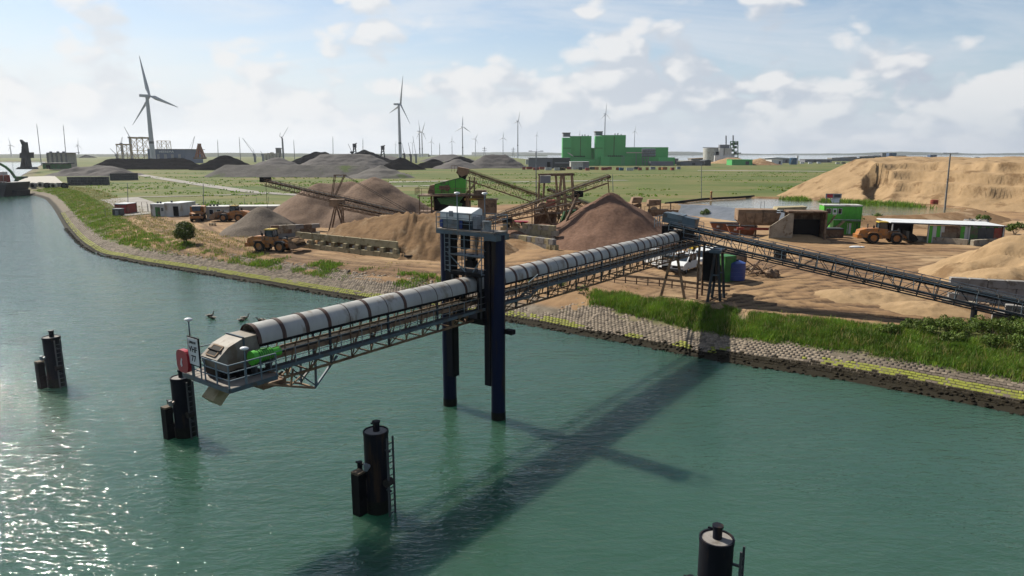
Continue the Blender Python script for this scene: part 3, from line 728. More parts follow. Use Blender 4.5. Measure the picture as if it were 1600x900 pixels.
# ------------------------------------------------------------------ hoist tower
def build_tower():
    P = thing('hoist_tower', 'two dark steel piles carrying a hoist deck astride the conveyor', 'tower', GO, GRZ)
    for y in (2.17, -2.17):
        MB().cyl((.05, y, -4), (.05, y, 12.42), .47, 28).build('pile', 'bluepile', P, True)
        MB().cyl((.05, y, -1), (.05, y, .55), .485, 28, caps=False).build('weed_ring', 'weedpile', P, True)
        yy = y - math.copysign(.55, y)
        MB().box((.05, yy, 7.25), (.55, .22, 10.0 if y > 0 else 9.4)).build('guide_channel', 'black', P)
        MB().box((-.42, yy + math.copysign(.05, y), 7.4), (.08, .5, 10.1)).build('guide_plate', 'darkpile', P)
    MB().box((.3, -2.95, 6.1), (.4, .6, .3)).build('fender_stub', 'black', P)
    MB().box((0, 0, 12.58), (1.5, 4.9, .10)).build('deck', 'deckplate', P)
    for x in (-.66, .66): bar('deck_beam', 'bluesteel', P, (x, -2.45, 12.42), (x, 2.45, 12.42), .14, .26)
    for y in (-2.4, -1.2, 0, 1.2, 2.4): bar('deck_cross_beam', 'bluesteel', P, (-.66, y, 12.42), (.66, y, 12.42), .12, .2)
    MB().box((0, -2.12, 12.27), (1.45, .95, .38)).build('pile_cap', 'bluesteel', P)
    rail_run(P, [(-.72, -2.42, 12.62), (-.72, 2.42, 12.62), (.72, 2.42, 12.62), (.72, -2.42, 12.62), (-.72, -2.42, 12.62)], r=.024, post_every=1.0, mids=(.4, .75))
    # cage under the deck
    for x in (-.6, .6):
        for y in (-1.35, .1, 1.35): bar('cage_post', 'bluerail', P, (x, y, 9.75), (x, y, 12.4), .05)
        for z in (9.85, 10.2, 11.0, 11.45, 12.0): bar('cage_rail', 'bluerail', P, (x, -1.6, z), (x, 1.6, z), .035)
        bar('cage_brace', 'bluerail', P, (x, 1.4, 10.9), (x, -.1, 9.8), .06); bar('cage_brace', 'bluerail', P, (x, -1.35, 10.9), (x, -.6, 9.9), .05)
    for z in (9.78, 10.92): MB().box((0, 0, z), (1.2, 3.0, .05)).build('cage_floor', 'darkgrey', P)
    for y in (-1.6, 1.6):
        for z in (10.15, 11.35): bar('cage_end_rail', 'bluerail', P, (-.6, y, z), (.6, y, z), .035)
    for y in (-.5, .5): rod('hoist_rope', 'black', P, (0, y, 9.8), (0, y, 12.4), .025)
    MB().box((0, 0, 10.35), (.5, .7, .45)).cyl((-.2, 0, 10.75), (.2, 0, 10.75), .24, 14).build('hook_block', 'black', P)
    MB().box((-.3, .25, 11.8), (.4, .5, .9)).build('counterweight', 'black', P)
    for s in (-.2, .2): bar('ladder_rail', 'bluerail', P, (-.68, 1.55 + s, 9.8), (-.68, 1.55 + s, 12.6), .04)
    for k in range(9): bar('ladder_rung', 'bluerail', P, (-.68, 1.35, 9.9 + k * .3), (-.68, 1.75, 9.9 + k * .3), .03)
    # winch house on the deck
    H = thing('winch_house', 'white roofed winch house with grey louvred side on the tower deck', 'winch house', loc2w(0, .85, 12.63), GRZ)
    b = MB(); b.prism([(-.56, .62), (-.56, 1.10), (.35, 1.40), (.56, 1.28), (.56, .62)], -1.35, 1.35); b.build('cover', 'whitepaint', H)
    MB().box((0, 0, .31), (1.0, 2.6, .6)).build('machine_frame', 'bluesteel', H)
    for k in range(6): bar('louvre', 'galv', H, (-.53, 1.1, .1 + k * .085), (-.53, -.25, .1 + k * .085), .03, .05)
    MB().box((-.54, 1.28, .33), (.06, .25, .5)).build('blue_panel', 'blue', H); MB().box((-.54, -.45, .33), (.06, .22, .52)).build('blue_panel', 'blue', H)
    MB().box((-.55, -.95, .30), (.1, .6, .42)).build('dark_opening', 'black', H)
    MB().box((-.60, .35, 1.0), (.08, .30, .36)).build('control_box', 'grey', H)
    MB().box((-.1, -1.55, .5), (.7, .35, .8)).build('side_cabinet', 'grey', H)
    R = thing('rope_drum', 'pale grey steel drum standing at the right end of the tower deck', 'drum', loc2w(-.25, -1.55, 12.63), GRZ)
    b = MB(); b.cyl((0, 0, 0), (0, 0, .62), .28, 20).cyl((0, 0, .60), (0, 0, .66), .31, 20).cyl((0, 0, 0), (0, 0, .06), .31, 20); b.build('drum', 'galv', R, True)
    floodlight('white floodlight on pole in front of the winch house', loc2w(-.72, .55, 12.62), loc2w(-.72, .55, 14.9))
    floodlight('white floodlight on pole behind the winch house end', loc2w(.7, -.6, 12.62), loc2w(.7, -.6, 14.85))
build_tower()
# ------------------------------------------------------------------ mooring dolphins
def dolphin(label, x, y, ztop, seed, flip=0):
    P = thing('mooring_dolphin', label, 'mooring dolphin', (x, y, 0), math.radians(-33), 'mooring dolphins in a row in the water')
    r = .60
    MB().cyl((0, 0, -4), (0, 0, ztop), r, 32).build('pile', 'darkpile', P, True)
    MB().cyl((0, 0, -1), (0, 0, .7), r + .015, 32, caps=False).build('weed_ring', 'weedpile', P, True)
    b = MB(); n = 32
    for k in range(n):
        a0, a1 = 2 * math.pi * k / n, 2 * math.pi * (k + 1) / n
        vs = [((rr) * math.cos(a), (rr) * math.sin(a), z) for a in (a0, a1) for rr, z in ((r + .02, ztop - .1), (r + .02, ztop + .06), (r - .05, ztop + .06), (r - .05, ztop - .02))]
        b.add(vs, [(0, 1, 5, 4), (1, 2, 6, 5), (2, 3, 7, 6)])
    b.build('rim', 'darkpile', P, True)
    MB().cyl((0, 0, ztop - .05), (0, 0, ztop + .012), r - .06, 28).build('lid', 'concgrey', P, True)
    MB().cyl((0, .05, ztop), (0, .05, ztop + .48), .165, 18).cyl((0, .05, ztop + .44), (0, .05, ztop + .52), .20, 18).build('bollard', 'darkpile', P, True)
    bar('bollard_bar', 'darkpile', P, (-.35, .05, ztop + .33), (.1, .05, ztop + .33), .06)
    # timber fender pile on the seaward side
    fx, fy = -.48, -.82
    MB().box((fx, fy, (ztop * .52 - 3) / 2), (.52, .48, ztop * .52 + 3)).build('fender_pile', 'black', P)
    for k in range(3): block('fender_timber', 'timber', P, (fx - .17 + k * .17, fy, ztop * .52 + .05), (.155, .48, .12))
    for z in (ztop * .22, ztop * .46): MB().box((fx * .7, fy * .72, z), (.3, .6, .22)).build('fender_bracket', 'black', P)
    MB().cyl((-.72, -.46, ztop * .50), (-.72, -.46, ztop * .62), .13, 14).cyl((-.98, -.46, ztop * .6), (-.46, -.46, ztop * .6), .05, 8).build('mooring_hook', 'darkpile', P, True)
    MB().cyl((.05, -.58, ztop * .63), (.12, -.88, ztop * .60), .09, 12).cyl((.12, -.88, ztop * .60), (.12, -.89, ztop * .68), .11, 12).build('mooring_pin', 'galv', P, True)
    # ladder
    lx = r + .32
    for s in (-.2, .2): bar('ladder_rail', 'darkgrey', P, (lx, s, -1), (lx, s, ztop - .1), .075)
    for k in range(int((ztop + .3) / .33)): bar('ladder_rung', 'darkgrey', P, (lx, -.2, -.2 + k * .33), (lx, .2, -.2 + k * .33), .035)
    for z in (ztop * .3, ztop * .8): bar('ladder_bracket', 'darkgrey', P, (r - .05, 0, z), (lx, 0, z), .08)
    MB().cyl((lx - .1, -.30, ztop * .42), (lx - .1, .1, ztop * .42), .2, 14).build('tyre_fender', 'rubber', P, True)
DOLPH = [((90, 603), (86, 527)), ((291, 680), (288, 590)), ((592, 796), (593, 674))]
for (b_, t_), lab in zip(DOLPH, ('dark mooring dolphin farthest out, at the left edge of the water', 'dark mooring dolphin just behind the sign platform of the conveyor', 'dark mooring dolphin standing alone in front of the conveyor, ladder on its right')):
    p = G(*b_, 0); q = D(*t_, p.y); dolphin(lab, p.x, p.y, q.z, 1)
dolphin('dark mooring dolphin with a sunlit grey side at the bottom edge of the picture', 7.35, 22.3, D(1126, 842, 22.3).z, 2)
# ------------------------------------------------------------------ inclined conveyor on land
def lattice_conveyor(name, label, head, tail, w=1.1, dep=1.1, per=1.5, chord='bluesteel', brace='bluesteel', idler='galv', rail=None, group=None, cat='conveyor', belt='belt', top=.35, base=None, cover=None):
    head = Vector(head); tail = Vector(tail); d = head - tail; L_ = d.length; d.normalize()
    side = d.cross(Vector((0, 0, 1))).normalized(); up = side.cross(d).normalized()
    b0 = base or Vector((tail.x, tail.y, ZL(tail.x, tail.y)))
    P = thing(name, label, cat, b0, 0, group, world=True)
    def pt(t, s, u): return tail + d * t + side * s + up * u
    MB().bar(pt(-.2, 0, .12), pt(L_ + .2, 0, .12), w * .8, .06, up).build('belt', belt, P)
    MB().bar(pt(0, 0, -.28), pt(L_, 0, -.28), w * .75, .04, up).build('return_belt', 'rubber', P)
    for s in (-1, 1):
        bar('top_chord', chord, P, pt(0, s * w / 2, 0), pt(L_, s * w / 2, 0), .10, .16, up)
        bar('bottom_chord', chord, P, pt(.5, s * w / 2, -dep), pt(L_ - .5, s * w / 2, -dep), .09, .12, up)
        bar('side_rail', idler, P, pt(0, s * w * .56, top), pt(L_, s * w * .56, top), .05, .06, up)
    n = max(2, int(L_ / per)); st = L_ / n
    for k in range(n + 1):
        for s in (-1, 1):
            bar('upright', brace, P, pt(k * st, s * w / 2, -dep), pt(k * st, s * w / 2, 0), .06)
            bar('idler_stand', idler, P, pt(k * st, s * w * .56, 0), pt(k * st, s * w * .56, top), .06)
            if k < n: bar('brace', brace, P, pt(k * st, s * w / 2, -dep if k % 2 else 0), pt((k + 1) * st, s * w / 2, 0 if k % 2 else -dep), .055)
        bar('cross_member', brace, P, pt(k * st, -w / 2, -dep), pt(k * st, w / 2, -dep), .06)
        rod('idler_roller', 'rubber', P, pt(k * st, -w * .42, .06), pt(k * st, w * .42, .06), .06)
    for t, nm in ((0, 'tail_drum'), (L_, 'head_drum')): rod(nm, 'rubber', P, pt(t, -w * .48, -.1), pt(t, w * .48, -.1), .25, 'rod16')
    if rail:
        s = rail
        MB().bar(pt(.5, s * (w / 2 + .45), -dep * .62), pt(L_ - .3, s * (w / 2 + .45), -dep * .62), .8, .04, up).build('walkway_grating', 'deckplate', P)
        a, q = pt(.5, s * (w / 2 + .85), -dep * .62), pt(L_ - .3, s * (w / 2 + .85), -dep * .62)
        bar('walkway_stringer', chord, P, a, q, .06, .18, up)
        rail_run(P, [tuple(a), tuple(q)], 1.0, idler if idler != 'galv' else 'bluerail', 1.6)
    return P, pt, L_
def build_incline():
    head = Vector((17.0, 72.6, 10.15)); k = 1.36; tail = Vector((17.0 + 24.2 * k, 72.6 - 13.7 * k, 10.15 - 4.62 * k))
    P, pt, L_ = lattice_conveyor('inclined_conveyor', 'dark blue grey open lattice conveyor sloping down to the right', head, tail, 1.3, 1.5, 1.45, 'darksteel', 'darksteel', 'galv', -1)
    # windowed edge guards along the top
    n = int(L_ / 1.45)
    for i in range(n):
        a, b_ = pt(i * L_ / n + .25, -.78, .20), pt((i + 1) * L_ / n - .25, -.78, .20); bar('belt_guard', 'bluerail', P, a, b_, .04, .10)
    def leg(t, s, m='darksteel', w=.26, spread=0.0):
        a = pt(t, s * .6, -1.45); z = ZL(a.x, a.y); bar('support_leg', m, P, a, (a.x, a.y + spread, z - .2), w)
        return a
    t1 = L_ * (1 - 1 / k)           # column by the grass
    for s in (-1, 1): leg(t1, s, w=.28)
    t2 = L_ * (1 - .19 / k)
    for s in (-1, 1):
        a = pt(t2, s * .9, -1.4); 
        for e in (-.45, .45): bar('support_leg', 'darksteel', P, a + Vector((e * .3, 0, 0)), (a.x + e * 1.6, a.y + e * .4, ZL(a.x, a.y) - .2), .24)
        bar('leg_tie', 'bluesteel', P, (a.x - .35, a.y, 5.2), (a.x + .35, a.y, 5.2), .12)
    MB().box(pt(t2 + .4, .1, -3.4), (1.3, 1.5, 3.0), -.5).build('drive_box', 'black', P)
    MB().box(pt(t2, 0, -1.6), (1.2, 3.0, .3), -.5).build('trestle_head', 'bluesteel', P)
    # head frame with plated hood and chute
    h = pt(L_ - .2, 0, .55)
    b = MB(); b.bar(pt(L_ - 2.6, 0, .62), pt(L_ + .9, 0, .62), 1.5, 1.0, (0, 0, 1)); b.build('head_hood', 'bluesteel', P)
    MB().bar(pt(L_ - 1.2, .0, .95), pt(L_ + .4, 0, .95), 1.7, .5, (0, 0, 1)).build('hood_lid', 'bluerail', P)
    c = pt(L_ + .25, 0, -.9); MB().box(c, (1.0, 1.1, 1.3), -.5).build('transfer_chute', 'black', P)
    MB().box(pt(L_ - 1.2, 1.5, -.55), (3.6, 1.3, .08), -.5).build('head_platform', 'deckplate', P)
    a, q = pt(L_ + .5, 2.1, -.5), pt(L_ - 3.0, 2.1, -.5); rail_run(P, [tuple(a), tuple(q)], 1.1, 'bluerail', .9, (.4, .75))
    a, q = pt(L_ + 1.3, -1.6, -.5), pt(L_ + 1.3, 2.0, -.5); rail_run(P, [tuple(a), tuple(q)], 1.1, 'bluerail', .9, (.4, .75))
    # head stands on two posts
    for s in (-1, 1):
        a = pt(L_ - 3.6, s * 1.0, -1.4); bar('support_leg', 'rustbrown', P, a, (a.x, a.y, ZL(a.x, a.y) - .2), .2)
    # tail hopper
    MB().bar(pt(-.6, 0, .5), pt(3.4, 0, .5), 2.1, 1.5, (0, 0, 1)).build('feed_hopper', 'black', P)
build_incline()
# ------------------------------------------------------------------ geese on the water
def goose(label, px, py, rz, neck=1.0):
    p = G(px, py, 0); P = thing('goose', label, 'goose', (p.x, p.y, 0), rz, 'brown geese swimming behind the conveyor')
    b = MB(); prof = [(-.42, .16, .02), (-.34, .14, .09), (-.15, .10, .16), (.08, .10, .17), (.25, .13, .12), (.31, .22, .075), (.33, .33 * neck, .05), (.36, .43 * neck, .05), (.44, .45 * neck, .05), (.50, .43 * neck, .025), (.57, .42 * neck, .008)]
    n = 10; vs = []
    for k, (x, z, r) in enumerate(prof):
        vert = 5 <= k <= 7
        for i in range(n):
            a = 2 * math.pi * i / n
            vs.append((x + (r * math.sin(a) if vert else 0), r * math.cos(a), z + (0 if vert else r * math.sin(a) * .8)))
    fs = [(k * n + i, k * n + (i + 1) % n, (k + 1) * n + (i + 1) % n, (k + 1) * n + i) for k in range(len(prof) - 1) for i in range(n)]
    b.add(vs, fs + [tuple(range(n)), tuple(range((len(prof) - 1) * n, len(prof) * n))]); b.build('body', 'feather', P, True)
    MB().prism([(-.30, .2), (-.50, .22), (-.30, .12), (-.1, .14), (.12, .2), (-.05, .28)], -.17, .17).build('folded_wings', 'skinless', P)
for a in (('goose with upright neck, the far one of the pair at left', 328.5, 494.5, .6, 1.25), ('goose close behind the left pair leader', 332, 498, 3.0, .9), ('goose with its neck stretched up in the middle pair', 383, 498, 0.3, 1.2), ('goose swimming in front of the tall necked one', 378, 501.5, .2, .8),
          ('leading goose of the trio beside the hood', 407, 501.5, 3.3, .9), ('middle goose of the trio beside the hood', 412, 502.5, 3.1, .7), ('last goose of the trio, half behind the hood', 418, 503, 3.2, .8)):
    goose(*a)
# ================================================================== the yard
def heap(name, label, ridges, m, res=.5, amp=.25, nscale=.25, cat='heap', group=None, flute=None, clipz=-.25, seed=1, extra=None, round_=1.2):
    """ridges: (x0,y0,x1,y1,height,slope) over the land; loose material at its angle of rest"""
    ext = [h / s + 2 for *_, h, s in ridges]
    x0 = min(min(r[0], r[2]) - e for r, e in zip(ridges, ext)); x1 = max(max(r[0], r[2]) + e for r, e in zip(ridges, ext))
    y0 = min(min(r[1], r[3]) - e for r, e in zip(ridges, ext)); y1 = max(max(r[1], r[3]) + e for r, e in zip(ridges, ext))
    X, Y = np.meshgrid(np.arange(x0, x1 + res, res), np.arange(y0, y1 + res, res)); h = np.full(X.shape, -9.0)
    for ax, ay, bx, by, H, s in ridges:
        d = seg_dist(X, Y, [(ax, ay), (bx, by)]); d = d * (1 + .10 * fbm(X * .12, Y * .12, 2, seed + 5))
        d = np.sqrt(d * d + round_ ** 2) - round_
        h = np.maximum(h, H - s * d)
    if flute is not None: h = h + flute(X, Y, h)
    if extra is not None: h = extra(X, Y, h)
    h = h + amp * (fbm(X * nscale, Y * nscale, 5, seed) + .35 * np.sin(h * 1.7 + 6 * fbm(X * .15, Y * .15, 2, seed + 9)) * .5) * 2 * np.clip((h + .3) / 1.5, 0, 1)
    base = np.minimum(zland(X.ravel(), Y.ravel()).reshape(X.shape), 3.0)
    nr, nc = X.shape; idx = np.arange(nr * nc).reshape(nr, nc)
    q = np.stack([idx[:-1, :-1], idx[:-1, 1:], idx[1:, 1:], idx[1:, :-1]], -1).reshape(-1, 4)
    q = q[(h.ravel()[q] > clipz).any(1)]; used = np.unique(q); rm = np.full(nr * nc, -1); rm[used] = np.arange(len(used))
    v = np.column_stack([X.ravel(), Y.ravel(), (base + np.maximum(h, -.6)).ravel()])[used]
    o = npmesh(name, v, rm[q], m, None, True); tag(o, label, cat, group); return o
def hp(px, py, Y, base=2.9):
    p = D(px, py, Y); return p.x, p.y, p.z - base
x, y, h = hp(408, 324, 131); heap('gravel_heap', 'small grey gravel cone beside the orange loader at left', [(x, y, x, y, h, .68)], 'gravelgrey', .3, .25, .6, seed=3)
x, y, h = hp(584, 279, 150); x2, y2, h2 = hp(500, 287, 150); x3, y3, h3 = hp(548, 285, 152)
heap('gravel_heap', 'broad brown gravel heap with two summits behind the stacker', [(x, y, x, y, h + .3, .64), (x2, y2, x3, y3, h2 + .2, .64)], 'gravel', .4, .40, .35, seed=8)
x, y, h = hp(548, 331, 106); x2, y2, h2 = hp(720, 331, 104)
def flutes(X, Y, h): return .75 * (np.abs(fbm(X * .8, Y * .14, 4, 40)) * 3.2 - .45) * np.clip(h / 1.5, 0, 1) + .22 * np.clip(fbm(X * .35, Y * .02, 2, 44) * 3, -1, 1) * np.clip(h / 2, 0, 1)
WA, WB = GR(462, 385), GR(629, 404)
def behind_wall(X, Y, h):
    dx, dy = WB.x - WA.x, WB.y - WA.y; L2 = dx * dx + dy * dy; t = ((X - WA.x) * dx + (Y - WA.y) * dy) / L2; side = ((X - WA.x) * dy - (Y - WA.y) * dx) / math.sqrt(L2)
    return np.where((t > -.3) & (t < 1.0) & (side > -.45), -9, np.where((t > -.1) & (t < 1.0), np.minimum(h, 2.0 + (-side - .3) * .66), h))
heap('sand_heap', 'long fluted brown sand heap behind the low block wall', [(x, y, x2, y2, h, .70)], 'sandbrown', .3, .16, .4, flute=flutes, seed=12, round_=.7, extra=behind_wall)
x, y, h = hp(954, 304, 114); heap('gravel_heap', 'tall reddish gravel cone under the right hand stacker', [(x, y, x, y, h + .2, .70)], 'gravelred', .3, .34, .4, seed=15)
x, y, h = hp(880, 333, 122); heap('gravel_heap', 'low dark gravel pile behind the stepped block wall', [(x - 8, y - 8, x + 2, y, 2.6, .6)], 'gravelred', .5, .2, .4, seed=19)
a = GR(835, 384); heap('sand_heap', 'low spread of sand spilling in front of the stepped block wall', [(a.x - 6, a.y + 2, a.x, a.y + 1, 1.0, .25)], 'sandbrown', .5, .2, .5, seed=22)
a = D(1640, 372, 80); heap('sand_heap', 'pale sand heap at the right edge behind grey block wall', [(a.x - 3, a.y, a.x + 14, a.y - 4, a.z - 2.6, .55), (a.x - 9, a.y - 6, a.x + 2, a.y - 6, 2.6, .5)], 'sanddry', .3, .5, .5, seed=26,
     flute=lambda X, Y, h: 1.3 * (np.abs(fbm((X + Y) * .25, (X - Y) * .05, 4, 50)) * 2 - .3) * np.clip(h, 0, 1.2))
a = GR(1365, 462); heap('sand_heap', 'low ragged sand mound between the tyre tracks', [(a.x - 2.5, a.y, a.x + 2, a.y, .42, .20)], 'sanddry', .2, .55, .9, seed=27)
a = GR(1450, 481); heap('sand_heap', 'small spill of pale sand under the sloping conveyor', [(a.x - 1, a.y, a.x + 2, a.y - .5, .40, .20)], 'sanddry', .2, .55, .9, seed=28)
a = GR(1218, 372); heap('sand_heap', 'small sand spill in front of the dark bunker', [(a.x - 2, a.y - 2, a.x + 4, a.y - 3, .9, .4)], 'sand', .4, .2, .6, seed=29)
a = GR(1030, 332); heap('sand_heap', 'low sandy mound behind the transfer point', [(a.x - 4, a.y, a.x + 12, a.y + 3, 2.0, .35)], 'sand', .6, .3, .3, seed=31)
# ---- the big dug sand bank at right
def build_bank():
    toe = [P2(1207, 306, 3), P2(1300, 314, 3), P2(1345, 319, 3), P2(1405, 318, 3), P2(1500, 326, 3), P2(1640, 334, 3), P2(1900, 345, 3), (330, 330), (142, 300), (109, 262)]
    xs = np.arange(80, 290, .6); ys = np.arange(150, 300, .6); X, Y = np.meshgrid(xs, ys)
    d = seg_dist(X, Y, toe, True); ins = inside(X, Y, toe); d = np.where(ins, d, -d) + 3.5 * fbm(X * .05, Y * .05, 4, 61)
    u = X / np.maximum(Y, 1)      # bearing, to tell the smooth left slope from the dug face
    sl = (u < P2(1350, 318, 3)[0] / P2(1350, 318, 3)[1])
    h1 = d * .56
    # dug face: talus, a ledge, then a steep wall
    d2 = d + 2.4 * fbm(X * .16, Y * .16, 4, 66)
    h2 = np.interp(d2, [-3, 0, 6.5, 7.1, 10.5, 11.2, 14.5, 15.4, 30], [-.8, 0, 3.4, 6.0, 6.6, 9.2, 9.8, 12.6, 13.3])
    w_ = np.clip((u - P2(1352, 318, 3)[0] / P2(1352, 318, 3)[1]) / .012, 0, 1); h = h1 * (1 - w_) + h2 * w_
    top = 12.2 + 1.6 * fbm(X * .06, Y * .06, 4, 70) + 1.3 * np.clip(fbm(X * .025, Y * .025, 2, 71) * 3, -1, 1)
    h = np.minimum(h, top)
    # the scooped bay
    c = D(1381, 306, 205); rr = np.sqrt(((X - c.x + (Y - c.y) * -.25) / 5.4) ** 2 + ((Y - c.y) / 16) ** 2) + .30 * fbm(X * .22, Y * .22, 3, 74)
    h = np.where(rr < 1, np.minimum(h, .4 + 2.0 * np.clip(rr, 0, 1) ** 6 + np.clip(X - c.x, 0, 9) * .55), h)
    h = h + 1.1 * fbm(X * .22, Y * .22, 5, 77) * np.clip(h / 2, 0, 1) * np.where(w_ < .5, .30, 1)
    h = h + w_ * 1.1 * (np.abs(fbm(X * .22 + Y * .1, Y * .05, 3, 79)) - .12) * np.clip(h / 3, 0, 1) + (1 - w_) * .35 * fbm((X + Y) * .35, (X - Y) * .04, 3, 83) * np.clip(h / 2, 0, 1)
    nr, nc = X.shape; idx = np.arange(nr * nc).reshape(nr, nc); q = np.stack([idx[:-1, :-1], idx[:-1, 1:], idx[1:, 1:], idx[1:, :-1]], -1).reshape(-1, 4)
    q = q[(h.ravel()[q] > -.3).any(1)]; used = np.unique(q); rm = np.full(nr * nc, -1); rm[used] = np.arange(len(used))
    v = np.column_stack([X.ravel(), Y.ravel(), 2.95 + np.maximum(h, -.6).ravel()])[used]
    tag(npmesh('sand_bank', v, rm[q], 'sanddry', None, True), 'high flat topped sand bank with a dug face behind the pond', 'heap')
build_bank()
# ---- concrete block walls
def wall(label, p, q, rows, bl=1.2, bh=.6, th=.6, m='concrete', group='walls of stacked concrete blocks', jitter=.05, skip=0.0, seed=1, name='block_wall'):
    p = Vector(p); q = Vector(q); d = Vector((q.x - p.x, q.y - p.y, 0)); L_ = d.length; d.normalize(); rz = math.atan2(d.y, d.x); rr = random.Random(seed)
    n = max(1, round(L_ / bl)); bl = L_ / n; z0 = min(ZL(p.x, p.y), ZL(q.x, q.y))
    P = thing(name, label, 'wall', ((p.x + q.x) / 2, (p.y + q.y) / 2, z0), rz, group)
    for r in range(rows):
        off = bl / 2 if r % 2 else 0
        for k in range(n - (1 if r % 2 else 0)):
            if r == rows - 1 and rr.random() < skip: continue
            mm = m if isinstance(m, str) else rr.choice(m)
            block('concrete_block', mm, P, (-L_ / 2 + bl * (k + .5) + off + rr.uniform(-.02, .02), rr.uniform(-jitter, jitter), bh * (r + .5) - .02 + rr.uniform(-.004, .004)), (bl - .035, th, bh - .02), rr.uniform(-.02, .02), 'bev')
    return P, L_
# long retaining wall beside the loader: small blocks, piers, then tall slabs
a, b_ = GR(462, 385), GR(629, 404); P, L_ = wall('long low retaining wall of blocks and slabs in front of the fluted sand', a, b_, 1, .82, .75, .8, 'concyellow', seed=3)
n = 9
for k in range(n): block('pier_block', 'concyellow', P, (-L_ / 2 + L_ * (k + .55) / n, -.05, 1.06), (.75, .7, .62), random.uniform(-.08, .08), 'bev')
for k in range(n): block('filler_block', 'concgrey', P, (-L_ / 2 + L_ * (k + .05) / n + .6, .22, .95), (1.1, .4, .42), random.uniform(-.04, .04), 'bev')
for k in range(6): block('slab', 'concyellow', P, (-L_ / 2 + L_ * (k + .5) / 6.3, .25, 1.88), (L_ / 6.3 - .04, .35, 1.02), random.uniform(-.008, .008), 'bev')
P, L_ = wall('dark stained block wall between the gravel cone and fluted sand', GR(424, 372), GR(500, 366), 3, 1.5, .75, .7, ('concrete', 'rustbrown', 'concgrey'), seed=5)
P, L_ = wall('stepped yellowish block wall, lower tier right of the hoist tower', GR(797, 381), GR(870, 391), 2, 1.0, .85, .8, ('concrete', 'concyellow', 'concgrey'), seed=7)
a, b_ = GR(780, 378), GR(868, 386.5); P, L_ = wall('upper tier of the stepped block wall beside the red gravel cone', a + Vector((.4, 1.2, 0)), b_ + Vector((.4, 1.2, 0)), 4, 1.05, .82, .8, ('concrete', 'concyellow'), seed=9, skip=.1)
block('tyre_hole', 'black', P, (-L_ / 2 + 1.7, -.38, 2.7), (.5, .12, .55))
P, L_ = wall('tall grey block wall holding the sand heap at right edge', GR(1480, 469), GR(1660, 480), 3, 1.6, .80, .8, 'concgrey', seed=11)
P, L_ = wall('short low row of brown blocks under the sloping conveyor', GR(1470, 478), GR(1545, 486), 1, .95, .75, .8, ('concrete', 'rustbrown'), seed=13)
P, L_ = wall('dark concrete block wall by the grass at right edge', GR(1549, 500), GR(1700, 515), 2, 1.6, .8, .8, 'concgrey', seed=14)
P, L_ = wall('low pale beam wall before the white roofed shed', GR(1430, 377), GR(1512, 383), 1, 2.6, 1.0, .6, 'concrete', seed=15)
P, L_ = wall('low pale beam wall right of the white roofed shed', GR(1518, 384), GR(1590, 379), 1, 2.6, 1.0, .6, 'concrete', seed=16)
P, L_ = wall('low kerb of blocks in front of the parked wheel loader', GR(1335, 366), GR(1400, 372), 1, 2.0, .55, .6, 'concrete', seed=17)
# ------------------------------------------------------------------ vehicles
def wheel(P, c, r, w, rimm='orange', nm='wheel'):
    o = MB(); n = 22; prof = [(-w / 2, r * .62), (-w / 2, r * .93), (-w * .36, r), (w * .36, r), (w / 2, r * .93), (w / 2, r * .62)]
    vs = [(x_ * 0 + rr * math.cos(2 * math.pi * k / n), x_, rr * math.sin(2 * math.pi * k / n)) for x_, rr in prof for k in range(n)]
    o.add(vs, [(i * n + k, i * n + (k + 1) % n, (i + 1) * n + (k + 1) % n, (i + 1) * n + k) for i in range(len(prof) - 1) for k in range(n)])
    for k in range(n):   # lugs
        t = 2 * math.pi * k / n; o.box((r * 1.0 * math.cos(t), (w * .2) * (1 if k % 2 else -1), r * math.sin(t)), (.12 * r, w * .5, .12 * r))
    t = o.build(nm, 'rubber', P, True); t.location = c
    d = MB().cyl((0, -w * .34, 0), (0, w * .34, 0), r * .63, 18).cyl((0, -w * .47, 0), (0, w * .47, 0), r * .22, 12).build('rim', rimm, t, True)
    return t
